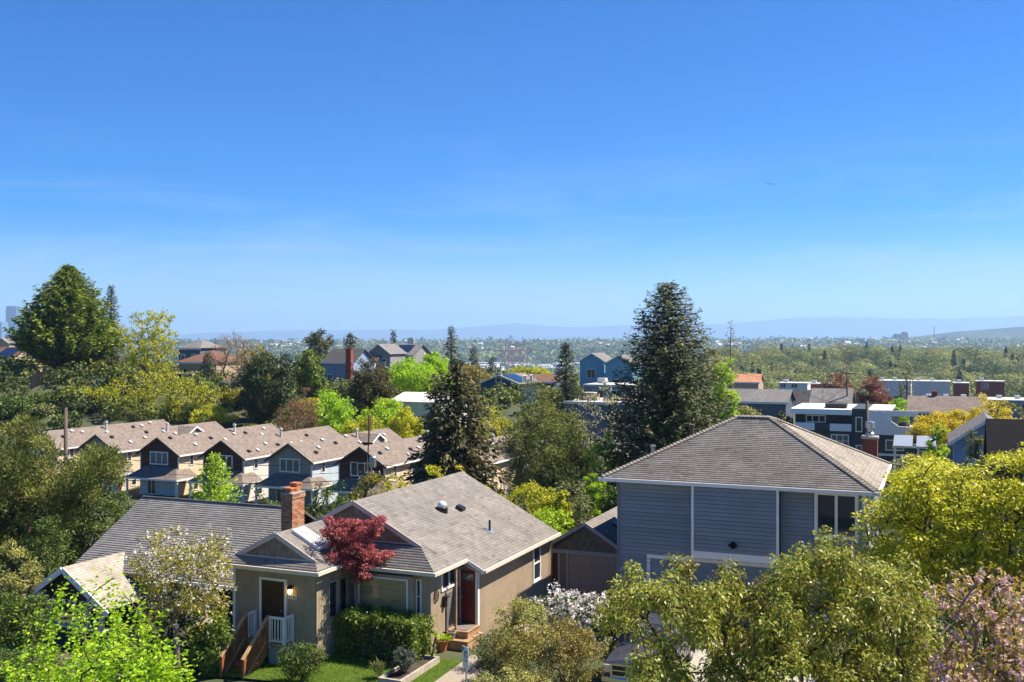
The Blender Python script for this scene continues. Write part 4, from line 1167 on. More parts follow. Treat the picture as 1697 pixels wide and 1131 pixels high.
# modern white and charcoal house
def modern():
    p = P(1315, 806, 115); h = thing('modern_house', p, 'modern flat-roofed house of white panels and charcoal walls with open roof terrace', 'house', rz=-ANG)
    S = 115 / 1700.
    X = lambda u: (u - 1315) / 15.5; Zz = lambda v: (806 - v) * S * .985
    D = 10
    def bx(nm, u0, u1, v1, v0, o0, o1, m, d1=None):
        return obj(nm, MB().box(X(u0), X(u1), -o1, (-o0 if d1 is None else d1), Zz(v1), Zz(v0)), m, h)
    bx('wall', 1318, 1411.5, 815, 684, 0, 0, M['w_char'], D)
    bx('roof_band', 1311.5, 1411.4, 683.5, 674.5, 0, .7, M['w_stucco'], D)
    bx('upper_wall', 1319, 1411.3, 698, 684, 0, .03, M['darkwall'])
    bx('parapet', 1318, 1351, 710, 698.2, 0, .45, M['w_stucco']); bx('parapet_panel', 1351.1, 1376, 710, 698, 0, .40, M['w_char']); bx('parapet', 1376.1, 1411.3, 710.5, 698.6, 0, .45, M['w_stucco'])
    bx('tower', 1411.6, 1436.5, 815, 673, 0, .35, M['w_char'], D - .5)
    bx('lower_wall', 1436.6, 1515, 815, 714, 0, -.002, M['w_char'], D)
    # right block: white wall with a slanted cut and a terrace opening
    w = MB()
    y0 = -.6
    def poly(pts, y, th):
        q = [(X(a), y, Zz(b)) for a, b in pts]
        w.slab(q, th, n=(0, -1, 0))
    poly([(1436.7, 714), (1516, 714), (1516, 700), (1487, 700), (1452, 675.5), (1436.7, 673.5)], y0, .25)
    poly([(1453, 675), (1516, 674), (1516, 683.5), (1475, 683.5), (1464.8, 683.3)], y0 + .02, .2)
    poly([(1465, 683.6), (1475, 683.6), (1475, 691.5)], y0 + .02, .2)
    poly([(1513.5, 683.6), (1516, 683.6), (1516, 699.9), (1513.5, 699.9)], y0, .25)
    obj('terrace_wall', w, M['w_stucco'], h)
    obj('terrace_floor', MB().box(X(1437), X(1516), -.3, D, Zz(714), Zz(709)), M['w_stucco'], h)
    obj('terrace_roof', MB().box(X(1437), X(1476), -.35, D, Zz(675), Zz(673.8)), M['flatroof'], h)
    obj('terrace_back', MB().box(X(1437), X(1484), 4.0, 4.2, Zz(709), Zz(676)), M['w_char'], h)
    obj('grill_cover', MB().lathe([(.6, 0), (.65, .5), (.45, .95), (.1, 1.05)], 10, (X(1494), 1.0, Zz(709) + .01)), M['black'], h)
    obj('mechanical_screen', MB().box(X(1366), X(1401), 1, 3.2, Zz(675), Zz(667)), M['darkwall'], h)
    window(h, 'F', -.03, X(1336), X(1369), Zz(697.5), Zz(685), 3, 1, .1)
    window(h, 'F', 0, X(1377), X(1407), Zz(738), Zz(716), 3, 2, .13, glass=M['glass2'])
    window(h, 'F', 0, X(1341), X(1351), Zz(738), Zz(716), 1, 1, .13)
    window(h, 'F', -.35 + .0, X(1417.7), X(1429), Zz(711), Zz(686), 1, 1, .12)
    window(h, 'F', -.35, X(1418), X(1429.5), Zz(747), Zz(732), 1, 1, .12, glass=M['glass2'])
    window(h, 'F', 0, X(1465), X(1495), Zz(740), Zz(722), 2, 1, .13, glass=M['glass2'])
    obj('trim_band', MB().fb('F', 0, X(1437), X(1515), Zz(748.5), Zz(745), 0, .1), M['w_stucco'], h)
modern()

# carport with pale metal panels
def carport():
    p = P(1482, 775, 100); h = thing('carport', p, 'low carport with two tilted pale metal roof panels in front of the modern house', 'carport', rz=-ANG)
    for x in (0, 3.6):
        for y in (0, 2.4): obj('post', MB().box(x - .06, x + .06, y - .06, y + .06, -1, 2.0), M['white'], h)
    obj('beam', MB().box(-.2, 3.9, -.12, .0, 1.95, 2.12).box(-.2, 3.9, 2.4, 2.52, 1.95, 2.12), M['white'], h)
    for x in (-.1, 2.0):
        obj('roof_panel', MB().slab([(x, -.3, 2.15), (x + 1.75, -.3, 2.15), (x + 1.75, 2.7, 2.95), (x, 2.7, 2.95)], .06), mat('ribbed_metal_%d' % int(x + 1), (.34, .38, .43), .35, .06, metal=.3), h)
carport()

W2 = lambda a, b, z0, z1, n=2: (a, b, z0, z1, n, 1)
simple_house('house', 'long low blue-grey house with grey roof behind the dark round bush', 1193, 664, 150, 9.4, 8, 'gx', 1.6, M['w_bluegrey'], M['grey_roof'], [W2(.6, 2.2, 3.6, 4.9), W2(3.0, 4.4, 3.4, 4.9), W2(5.6, 8.6, 3.4, 4.9, 4)])
simple_house('house', 'grey gable roofed house right of the long blue-grey house', 1345, 668, 150, 5.2, 8, 'gx', 2.0, M['w_grey'], M['grey_roof'], [W2(.6, 1.8, 2.2, 3.4), W2(2.4, 4.2, 2.2, 3.4)])
simple_house('house', 'steep dark roofed house behind the white roof band', 1318, 676, 158, 4.5, 7, 'gx', 2.6, M['w_bluegrey'], M['dark_roof'], [W2(1, 3, 2, 3)])
simple_house('house', 'beige house with orange roof beside the yellow-green tree on the right', 1217, 633, 260, 6.0, 8, 'gx', 1.9, M['w_tan'], M['orangeroof'], [W2(1, 2.2, 1.5, 2.8)])
simple_house('house', 'brown roofed house with chimney behind the yellow bushes', 1508, 681, 135, 9, 8, 'gx', 1.8, M['w_bluegrey'], M['brown_roof'] if False else M['town_roof'], [W2(1, 2.2, 1.5, 2.8)], chimney=(2.6, 4, 2.3, .7))
simple_house('house', 'small blue-grey gabled house with white barge boards among yellow foliage', 1581, 728, 72, 4.3, 7, 'gy', 1.5, M['w_blue'], M['grey_roof'], [W2(1.2, 3.0, 1.6, 2.9, 1)])
simple_house('house', 'house with black roof at the right edge above the yellow maple', 1650, 768, 55, 8, 5.5, 'gx', 2.2, M['darkwall'], M['black_roof'], [W2(1, 3, 1.0, 2.2)], trim=False)
simple_house('long_building', 'long pale grey low building at the right edge behind the yellow trees', 1528, 662, 290, 40, 14, 'flat', 0, M['w_grey'], M['flatroof'], [(2 + i * 3.3, 4 + i * 3.3, 2.0, 4.2, 2, 1) for i in range(11)], cat='building')
for u, v, w_, lab in ((1580, 636, 4.6, 'small red brick roof block above the long pale building'), (1618, 633, 8.2, 'large red brick roof block with dark window above the long pale building')):
    simple_house('brick_block', lab, u, v, 330, w_, 7, 'flat', 0, M['w_brickred'], M['flatroof'], [(1.6, 3.6, 15.2 - 7.6, 17 - 7.6, 2, 1)] if w_ > 6 else (), cat='building')
simple_house('building', 'white flat-roofed commercial building left of the dark narrow conifer', 1452, 632, 380, 12, 12, 'flat', 0, M['w_white'], M['flatroof'], [W2(1, 4, 4, 6), W2(6, 9, 4, 6)], cat='building')
simple_house('building', 'white commercial building right of the dark narrow conifer', 1513, 633, 360, 12, 12, 'flat', 0, M['w_white'], M['flatroof'], [W2(1, 4, 3, 5), W2(6, 9, 3, 5)], cat='building')
simple_house('building', 'white apartment block with dark windows left of the red-leaved tree', 1290, 636, 330, 9, 9, 'flat', 0, M['w_white'], M['flatroof'], [W2(.6, 2.4, 8, 9.6), W2(4, 6, 8, 9.6), W2(.6, 2.4, 4.6, 6.4), W2(4, 6, 4.6, 6.4)], cat='building')
simple_house('building', 'low red brick building left of the tall thin pole', 1338, 637, 340, 7, 8, 'flat', 0, M['w_brickred'], M['flatroof'], [W2(1, 3, 6, 7.4)], cat='building')
simple_house('house', 'navy blue house with solar panels behind the conifers', 797, 634, 165, 6.6, 9, 'gy', 1.3, M['w_dkblue'], M['grey_roof'], [(2.6, 3.6, 2.9, 4.6, 1, 2), (3.2, 4.4, .2, 1.0, 1, 1)], [(1.5, 3.2, 2.4, 4.2, 2, 1), (4.5, 5.6, 2.4, 4.2, 1, 1)], solar=(3.6, 6.6, .3, 5.5))
simple_house('house', 'long brown roofed house with skylight right of the solar panels', 862, 632, 185, 6.5, 8, 'gx', 1.2, M['w_bluegrey'], M['brown_roof'], [W2(.6, 1.8, 2, 3.2)], chimney=(5.4, 4, 1.4, .9))
simple_house('house', 'left sky blue gabled house of the pair above the white flowering tree', 961, 598, 225, 5.6, 8, 'gy', 1.7, M['w_ltblue'], M['grey_roof'], [(1.6, 3.6, 4.4, 6.4, 2, 1)], [(1, 3.2, 2.4, 4.4, 2, 1)])
simple_house('house', 'right sky blue gabled house of the pair beside the tall fir', 1003, 602, 218, 6.0, 8, 'gy', 1.7, M['w_ltblue'], M['grey_roof'], [(1.4, 4.4, 4.2, 6.2, 3, 1)], [(1, 3.2, 2.4, 4.4, 2, 1)])
simple_house('house', 'grey flat-roofed house behind the white flowering tree', 968, 640, 170, 8, 8, 'flat', 0, M['w_grey'], M['flatroof'], [W2(1.5, 3.4, 2.4, 4.2), W2(4.6, 6.6, 2.4, 4.2)])
hh, EE = simple_house('house', 'slate blue flat-roofed house with roof deck furniture behind the pine', 935, 669, 128, 8.6, 9, 'flat', 0, M['w_bluegrey'], M['flatroof'], [(1.2, 2.4, 2.0, 4.0, 1, 1), (3.2, 4.4, 2.0, 4.0, 1, 1), (5.2, 6.4, 2.0, 4.0, 1, 1)], [(1, 3, 3, 5, 2, 1)])
for i in range(12):
    obj('deck_rail_post', MB().box(.1 + i * .75, .16 + i * .75, .1, .16, EE + .3, EE + 1.3), M['black'], hh)
obj('deck_rail', MB().box(.05, 8.5, .09, .17, EE + 1.3, EE + 1.36), M['black'], hh)
obj('deck_sofa', MB().box(1.2, 3.6, 2.2, 3.2, EE + .3, EE + .75).box(1.2, 3.6, 3.0, 3.3, EE + .75, EE + 1.2), M['w_tan'], hh)
obj('deck_chair', MB().box(4.4, 5.4, 2.2, 3.2, EE + .3, EE + .8).box(4.4, 5.4, 3.0, 3.2, EE + .8, EE + 1.2), M['w_grey'], hh)
obj('deck_box', MB().box(6.4, 7.8, 3, 4, EE + .3, EE + 1.0), M['w_tan'], hh)
simple_house('house', 'white house with plain gable wall low behind the white flowering tree', 985, 742, 92, 1.6, 6, 'gy', .6, M['w_white'], M['grey_roof'], [(.4, 1.1, 1, 2.2, 1, 2)])
# big grey house with deck on the rise
simple_house('house', 'large grey house with solar roof and deck on the rise', 633, 588, 236, 8.0, 9, 'gx', 2.4, M['w_grey'], M['grey_roof'], [W2(.8, 2, 3.4, 5.6, 1), W2(3, 4.4, 3.6, 5.4), W2(5.6, 7.0, 3.6, 5.4)], [(1, 2.4, 3.6, 5.4, 2, 1)], solar=(2.4, 6.6, 1.0, 4.0))
h_, E_ = simple_house('house', 'grey gabled wing with balcony left of the solar roofed house', 610, 585, 228, 5.6, 7, 'gy', 2.0, M['w_grey'], M['grey_roof'], [(2.6, 4.6, 4.0, 6.0, 2, 1), (.5, 1.8, 4.0, 6.2, 1, 1)])
obj('balcony', MB().box(-.6, 5.2, -1.6, 0, E_ - 3.2, E_ - 3.0).box(-.6, 5.2, -1.62, -1.5, E_ - 3.0, E_ - 1.9), M['w_grey'], h_)
simple_house('house', 'pale blue house with dark roof and tall brick chimney on the rise', 535, 600, 190, 6.3, 8, 'gx', 2.4, M['w_blue'], M['dark_roof'], [W2(1.0, 2.2, 2.2, 3.6)], [(1.0, 2.0, 3.0, 4.4, 1, 1)], chimney=(5.4, -.8, 2.3, 1.1))
simple_house('house', 'white cottage with brown roof right of the brick chimney', 580, 606, 225, 5.2, 7, 'gx', 2.2, M['w_white'], M['brown_roof'], [W2(.8, 2.0, 1.6, 3.0), W2(3.0, 4.4, 1.6, 3.0)])
simple_house('building', 'low building with broad pale roof behind the lime trees', 650, 664, 140, 7.5, 8, 'gx', 1.0, M['w_white'], M['flatroof'], [W2(5.2, 6.4, 1, 2.2)], trim=False, cat='building')
simple_house('house', 'blue-grey house with green-grey roof on the left skyline', 296, 577, 215, 5.6, 8, 'hip', 1.7, M['w_bluegrey'], M['grey_roof'], [W2(.6, 1.8, 3.2, 5.0, 1), W2(3.4, 4.8, 3.2, 5.0)])
simple_house('house', 'low house with wide red-brown roof below the left skyline house', 296, 600, 195, 8.8, 9, 'hip', 2.2, M['w_tan'], M['brown_roof'], [W2(1, 2.4, .8, 2.0), W2(4, 6, .8, 2.0)])
simple_house('house', 'low house with pale tan roof behind the sparse spreading tree', 225, 668, 158, 12.5, 9, 'hip', 1.9, M['w_tan'], M['tanroof'], [W2(2, 4, .6, 2.0), W2(8, 11, .6, 2.0, 3)], chimney=(-1.0, -.5, 3.4, 1.0))
simple_house('house', 'house with solar panels at the left edge beside the great cypress', -25, 597, 190, 5.6, 8, 'gx', 2.4, M['w_tan'], M['brown_roof'], [W2(2, 4, 1, 2.4)], solar=(1.4, 5.4, .4, 3.6))
simple_house('house', 'far cottage with grey roof on the left skyline beneath the towers', -6, 568, 300, 5.0, 7, 'gy', 1.4, M['w_tan'], M['grey_roof'], [W2(1, 2.4, 1, 2.4)])
simple_house('shed', 'small weathered shed under the bare tree', 371, 632, 160, 2.6, 3, 'gx', .6, M['w_grey'], M['brown_roof'], [W2(.4, 1.4, .8, 1.9)], cat='shed')
# grey retaining fence below the cypress
def fence():
    a = P(50, 690, 150); b = P(118, 652, 162)
    h = thing('fence', (a[0], a[1], float(G(a[0], a[1]))), 'grey board fence climbing the bank below the great cypress', 'fence')
    n = 26
    for i in range(n):
        t = i / n; p = a[:2] * (1 - t) + b[:2] * t; z = float(G(p[0], p[1])) - float(G(a[0], a[1]))
        obj('fence_board', MB().box(p[0] - a[0], p[0] - a[0] + .28, p[1] - a[1], p[1] - a[1] + .04, z - .3, z + 1.9), M['pole'], h)
fence()

# ------------------------------------------------------------------ poles and wires
def pole(u, vtop, Y, label, arms=(), lean=0.0, r=.15):
    p = P(u, vtop, Y); g = float(G(p[0], p[1]))
    h = thing('utility_pole', (p[0], p[1], g), label, 'utility pole', 'wooden utility poles')
    H = p[2] - g
    obj('pole', MB().tube([(-lean, 0, -1), (-lean / 2, 0, H / 2), (0, 0, H)], [r * 1.15, r, r * .8], 10), M['pole'], h, smooth=True)
    for dz, w in arms:
        c = MB().beam((-w / 2, -.12, H - dz), (w / 2, -.12, H - dz - .1), .12, .14)
        ca = obj('cross_arm', c, M['pole'], h)
        for x in (-w * .42, -w * .15, w * .15, w * .42):
            obj('insulator', MB().lathe([(.05, 0), (.05, .08), (.03, .1), (.05, .14), (.02, .18)], 8, (x, -.12, H - dz + .02)), M['whitemetal'], ca)
    return p
def wire(name, label, a, b, sag, r=.024):
    a = np.array(a); b = np.array(b); n = 24
    pts = [(a + (b - a) * t - np.array([0, 0, sag * 4 * t * (1 - t)])) for t in np.linspace(0, 1, n + 1)]
    o = obj(name, MB().tube(pts, r, 5), M['wire'])
    return tag(o, label, 'cable', 'overhead cables')
p1 = pole(109, 676, 74, 'weathered pole with crossarm standing before the leftmost townhouses', [(3.9, 2.0)])
p2 = pole(613, 688, 72, 'leaning weathered pole before the dark red gable', [(4.1, 1.6)], lean=.5)
obj_tr = tag(obj('transformer', MB().lathe([(.2, 0), (.24, .06), (.24, .7), (.18, .78), (.05, .82)], 12, tuple(P(618, 775, 71.6))), M['metal']), 'small grey transformer can on the leaning pole', 'transformer')
wl0, wr0 = P(-20, 752, 78), P(1060, 800, 66)
wire('overhead_cable', 'thin cable from the left edge to the crossarm pole, uppermost', P(-30, 752, 80), P(109, 752, 74), .3)
wire('overhead_cable', 'thick black cable from the left edge to the pole with crossarm', P(-30, 784, 80), P(109, 788, 74), .3, .03)
wire('overhead_cable', 'uppermost thin cable between the two poles across the gables', P(109, 752, 74), P(613, 766, 72), .5)
wire('overhead_cable', 'thick black cable between the two poles across the porches', P(109, 788, 74), P(613, 794, 72), .45, .03)
wire('overhead_cable', 'thin middle cable between the two poles', P(109, 772, 74), P(613, 780, 72), .55, .014)
wire('overhead_cable', 'thick cable from the leaning pole towards the slate blue house', P(613, 794, 72), P(1075, 812, 66), .4, .03)
wire('overhead_cable', 'thin cable from the leaning pole past the dark conifer', P(613, 768, 72), P(1075, 778, 66), .5)
pole(497, 590, 165, 'slim dark pole before the pale blue house', r=.12)
p3 = pole(1404, 605, 150, 'tall thin pole rising behind the modern house', [(1.2, 2.0)], r=.14)
p4 = pole(1437, 665, 108, 'short weathered pole standing before the grey tower', r=.2)
p5 = pole(1544, 655, 190, 'dark pole beside the long pale building', r=.14)
pole(1211, 608, 190, 'dark pole before the yellow-green tree right of the tall fir', r=.16)
pole(852, 601, 420, 'far dark pole above the navy house', r=.25)
wire('overhead_cable', 'cable from the tall thin pole to the pole by the pale building', P(1404, 610, 150), P(1544, 658, 190), 1.0)
wire('overhead_cable', 'cable from the tall thin pole running down to the left', P(1404, 610, 150), P(1211, 614, 190), 1.5)
wire('overhead_cable', 'cable from the tall thin pole out to the right edge', P(1404, 608, 150), P(1720, 600, 210), 2.0)
wire('overhead_cable', 'low cable crossing before the grey gable roof', P(1437, 668, 108), P(1330, 650, 150), .6)

# ------------------------------------------------------------------ vegetation
def unit(v):
    return v / (np.linalg.norm(v, axis=-1, keepdims=True) + 1e-9)

def leaf_geo(rng, pts, axis, L, W, tone, droop=.15, jit=.35, face=None, fj=.6):
    """rhombic leaves: pts base, axis direction, L length, W width (arrays or scalars)"""
    n = len(pts)
    L = np.broadcast_to(np.asarray(L, float), (n,)) * rng.uniform(1 - jit, 1 + jit, n)
    W = np.broadcast_to(np.asarray(W, float), (n,)) * rng.uniform(1 - jit, 1 + jit, n)
    axis = unit(axis)
    if face is None:
        s = unit(np.cross(axis, unit(rng.normal(size=(n, 3)))))
    else:                                                   # blades turned roughly towards 'face'
        fn = unit(unit(np.asarray(face, float) + np.zeros((n, 3))) + rng.normal(0, fj, (n, 3)))
        axis = unit(axis - fn * np.sum(axis * fn, 1, keepdims=True) * .8)
        s = unit(np.cross(axis, fn))
    nrm = np.cross(axis, s)
    mid = pts + axis * (L * .45)[:, None]
    tip = pts + axis * L[:, None] - np.array([0, 0, 1]) * (L * droop)[:, None]
    V = np.empty((n, 4, 3))
    V[:, 0] = pts; V[:, 2] = tip
    fold = nrm * (W * .12)[:, None]
    V[:, 1] = mid + s * (W * .5)[:, None] + fold; V[:, 3] = mid - s * (W * .5)[:, None] + fold
    return V, np.repeat(np.clip(tone, 0, 1), 4)

def leaf_obj(name, geos, mat_, parent, loc):
    V = np.concatenate([g[0].reshape(-1, 3) for g in geos]); A = np.concatenate([g[1] for g in geos])
    V = V - np.asarray(loc)
    Fq = np.arange(len(V)).reshape(-1, 4)
    return obj(name, raw_mesh(name, V, Fq, mat_, A), mat_, parent)

def branch_tree(rng, base, fork, tips, r0, wig=.06, rmin=.006):
    """joins every tip to the nearest node below it; returns segments with radii (pipe model)"""
    nodes = [np.array(base, float)]
    par = [-1]
    mid = (np.array(base) + np.array(fork)) / 2 + rng.normal(0, .02, 3) * np.linalg.norm(np.array(fork) - np.array(base))
    nodes += [mid, np.array(fork, float)]; par += [0, 1]
    order = np.argsort(np.linalg.norm(tips - fork, axis=1))
    NA = np.array(nodes)
    for i in order:
        t = tips[i]
        cand = NA[2:]
        d = np.linalg.norm(cand - t, axis=1)
        dz = t[2] - cand[:, 2]
        cost = d + np.where(dz < 0, -dz * 1.5, 0) + .25 * np.linalg.norm(cand - fork, axis=1)
        j = int(np.argmin(cost)) + 2
        a = NA[j]; seg = t - a; ln = np.linalg.norm(seg)
        k = max(1, min(4, int(ln / .5) + 1)); prev = j
        new = []
        for q in range(1, k + 1):
            f = q / k
            p = a + seg * f + rng.normal(0, wig, 3) * ln * (1 - f) + np.array([0, 0, 1]) * ln * .10 * math.sin(math.pi * f)
            nodes.append(p); par.append(prev); prev = len(nodes) - 1; new.append(p)
        NA = np.vstack([NA, np.array(new)])
    n = len(nodes); cnt = np.zeros(n)
    kids = np.bincount(np.array(par[1:]), minlength=n)
    for i in range(n - 1, 0, -1):
        if kids[i] == 0: cnt[i] = 1
        cnt[par[i]] += cnt[i]
    rad = r0 * (cnt / cnt[0]) ** .5
    rad = np.maximum(rad, rmin)
    return NA, par, rad

def wood_obj(NA, par, rad, mat_, parent, loc, name='trunk', sides=6):
    idx = np.arange(1, len(par)); pa = np.array(par)[idx]
    A, B = NA[pa], NA[idx]; ra = np.minimum(rad[pa], rad[idx] * 1.6); rb = rad[idx]
    d = unit(B - A); s = np.cross(d, [0, 0, 1.0]); bad = np.linalg.norm(s, axis=1) < .05
    s[bad] = np.cross(d[bad], [1.0, 0, 0]); s = unit(s); t = np.cross(s, d)
    n = len(idx); V = np.empty((n, 2 * sides, 3))
    B = B + d * (rb * .3)[:, None]
    for k in range(sides):
        a = 2 * math.pi * k / sides; o = s * math.cos(a) + t * math.sin(a)
        V[:, k] = A + o * ra[:, None]; V[:, sides + k] = B + o * rb[:, None]
    f = np.array([[k, (k + 1) % sides, sides + (k + 1) % sides, sides + k] for k in range(sides)])
    Fq = (np.arange(n)[:, None, None] * 2 * sides + f[None]).reshape(-1, 4)
    return obj(name, raw_mesh(name, V.reshape(-1, 3) - np.asarray(loc), Fq, mat_, smooth=True), mat_, parent)

def crown_centres(rng, c, R, n, rmin=.45, flat=.0, lump=.2, half=False):
    d = unit(rng.normal(size=(n, 3)))
    if half: d[:, 2] = np.abs(d[:, 2]) * 1.0 - .15
    ph = rng.uniform(0, 6.28, (4, 3)); fr = rng.uniform(1.5, 3.5, (4, 3))
    nzv = sum(np.sin(d[:, 0] * fr[i, 0] + ph[i, 0]) * np.sin(d[:, 1] * fr[i, 1] + ph[i, 1]) * np.cos(d[:, 2] * fr[i, 2] + ph[i, 2]) for i in range(4)) / 2
    r = rng.uniform(rmin ** 3, 1, n) ** (1 / 3) * (1 + lump * nzv)
    return np.asarray(c) + d * np.asarray(R) * r[:, None], d

LEAF = {}
def lm(key, cols, **kw):
    LEAF[key] = rampmat('leaf_' + key, cols, **kw)
    return LEAF[key]
lm('lime', [(0.216, 0.365, 0.016), (0.405, 0.567, 0.027), (0.621, 0.756, 0.061)], transl=.4, rough=.5)
lm('brightlime', [(0.176, 0.338, 0.014), (0.365, 0.567, 0.02), (0.567, 0.729, 0.041)], transl=.42, rough=.45)
lm('yellow', [(0.24, 0.255, 0.009), (0.54, 0.54, 0.015), (0.78, 0.75, 0.03)], transl=.38, rough=.5)
lm('gold', [(0.408, 0.336, 0.01), (0.672, 0.528, 0.018), (0.78, 0.672, 0.048)], transl=.35, rough=.5)
lm('maple', [(0.15, 0.175, 0.008), (0.44, 0.45, 0.014), (0.76, 0.70, 0.04)], transl=.36, rough=.5)
lm('green', [(0.04, 0.075, 0.010), (0.085, 0.14, 0.018), (0.19, 0.25, 0.04)], transl=.24, rough=.5)
lm('hedge', [(0.06, 0.10, 0.012), (0.15, 0.22, 0.025), (0.36, 0.42, 0.09)], transl=.28, rough=.45)
lm('darkgreen', [(0.022, 0.038, 0.010), (0.05, 0.075, 0.018), (0.11, 0.14, 0.03)], transl=.18, rough=.55)
lm('fir', [(0.045, 0.058, 0.02), (0.11, 0.125, 0.045), (0.24, 0.24, 0.10)], transl=.2, rough=.6)
lm('pine', [(0.06, 0.08, 0.014), (0.16, 0.185, 0.03), (0.34, 0.345, 0.07)], transl=.24, rough=.6)
lm('spruce', [(0.04, 0.042, 0.012), (0.09, 0.082, 0.022), (0.24, 0.19, 0.06)], transl=.18, rough=.6)
lm('cypress', [(0.045, 0.08, 0.012), (0.145, 0.20, 0.02), (0.36, 0.41, 0.04)], transl=.28, rough=.6)
lm('olive', [(0.15, 0.143, 0.015), (0.315, 0.285, 0.027), (0.51, 0.45, 0.06)], transl=.34, rough=.42, spec=.35)
lm('photinia', [(0.30, 0.14, 0.03), (0.20, 0.235, 0.025), (0.33, 0.35, 0.045), (0.54, 0.54, 0.12)], transl=.35, rough=.45, spec=.4)
lm('cherry', [(0.22, 0.13, 0.03), (0.34, 0.25, 0.04), (0.50, 0.42, 0.10)], transl=.35, rough=.45)
lm('redmaple', [(0.20, 0.04, 0.045), (0.40, 0.09, 0.09), (0.58, 0.22, 0.19)], transl=.35, rough=.5)
lm('bronze', [(0.26, 0.11, 0.045), (0.25, 0.20, 0.05), (0.36, 0.31, 0.06), (0.24, 0.25, 0.045)], transl=.3, rough=.5)
lm('copper', [(0.14, 0.049, 0.031), (0.266, 0.098, 0.056), (0.42, 0.182, 0.098)], transl=.3, rough=.6)
lm('twig', [(0.208, 0.104, 0.052), (0.312, 0.169, 0.078), (0.39, 0.247, 0.117)], transl=.2, rough=.7)
lm('blossom', [(.62, .55, .46), (.74, .68, .60), (.80, .77, .70)], transl=.3, rough=.6)
lm('white', [(.66, .58, .55), (.78, .72, .68), (.82, .80, .76)], transl=.25, rough=.6)
lm('pink', [(0.58, 0.33, 0.31), (0.72, 0.49, 0.45), (0.80, 0.64, 0.60)], transl=.3, rough=.6)
lm('pear', [(.30, .33, .10), (.50, .50, .25), (.62, .61, .42)], transl=.3, rough=.6)
lm('sagegreen', [(0.09, 0.11, 0.03), (0.18, 0.20, 0.06), (0.30, 0.31, 0.10)], transl=.24, rough=.5)
lm('variegated', [(0.125, 0.15, 0.025), (0.375, 0.362, 0.088), (0.6, 0.562, 0.188)], transl=.3, rough=.45)
lm('lavender', [(.16, .14, .30), (.10, .12, .08), (.14, .16, .10), (.18, .15, .27)], transl=.2, rough=.7)

def broadleaf(name, label, cat, u, vtop, Y, width, height, leafkey, nclump, per, leaf, seed, clump_r=None, bark='bark', rmin=.45, z0=None, depth=None, trunk=True,
              lw=.55, fork=.28, blossom=None, bper=0, bsize=.1, group=None, lump=.2, crownfrac=.86, half=False, r0=None, droop=.15, outw=.6, tone_sd=.16, upw=.25, topmul=1.0):
    """tree or shrub: crown of leaf clumps carried by branches. width/height in metres; top pixel (u,vtop) at depth Y"""
    rng = np.random.default_rng(seed)
    p = P(u, vtop, Y)
    if z0 is None: z0 = float(G(p[0], p[1])) if height is None else None
    top = p[2]
    if height is None: height = top - z0
    else: z0 = top - height
    g = float(G(p[0], p[1]))
    base = np.array([p[0], p[1], min(z0, g)])
    rz = height * crownfrac / 2; R = np.array([width / 2, (depth or width) / 2, rz])
    c = np.array([p[0], p[1], top - rz])
    clump_r = clump_r or width * .085
    R2 = np.maximum(R - clump_r * .8, R * .3)
    tips, d = crown_centres(rng, c, R2, nclump, rmin, lump=lump, half=half)
    h = thing(name, base, label, cat, group)
    if trunk:
        fk = np.array([p[0] + rng.normal(0, .03) * width, p[1], base[2] + (top - base[2]) * fork])
        ok = tips[:, 2] > base[2] + .15
        NA, par, rad = branch_tree(rng, base - [0, 0, .3], fk, tips[ok], r0 or max(.05, height * .022))
        wood_obj(NA, par, rad, M[bark], h, base)
    n = nclump * per
    cid = np.repeat(np.arange(nclump), per)
    off = rng.normal(0, 1, (n, 3)); off = off / (np.linalg.norm(off, axis=1, keepdims=True) + 1e-6) * (rng.random((n, 1)) ** .45)
    pts = tips[cid] + off * clump_r * np.array([1.15, 1.15, .8]) * rng.uniform(.6, 1.25, nclump)[cid][:, None]
    ax = unit(off) * outw + d[cid] * .4 + rng.normal(0, .5, (n, 3)) + np.array([0, 0, upw])
    tone = rng.normal(.5, .13, nclump)[cid] + rng.normal(0, tone_sd, n)
    leaf_obj('crown', [leaf_geo(rng, pts, ax, leaf, leaf * lw, tone, droop, face=unit(off) * .7 + d[cid] * .5 + np.array([0, 0, .35]), fj=.65)], LEAF[leafkey], h, base)
    if blossom:
        m = nclump * bper; cid = np.repeat(np.arange(nclump), bper)
        keep = (rng.random(nclump) < .8)[cid]; cid = cid[keep]; m = len(cid)
        # little balls of petals
        ctr = tips[cid] + rng.normal(0, 1, (m, 3)) * clump_r * .75
        k = 5
        pp = np.repeat(ctr, k, axis=0) + rng.normal(0, bsize * .35, (m * k, 3))
        leaf_obj('blossom', [leaf_geo(rng, pp, rng.normal(size=(m * k, 3)) + [0, 0, .4], bsize, bsize * .85, rng.normal(.55, .22, m * k))], LEAF[blossom], h, base)
    return h

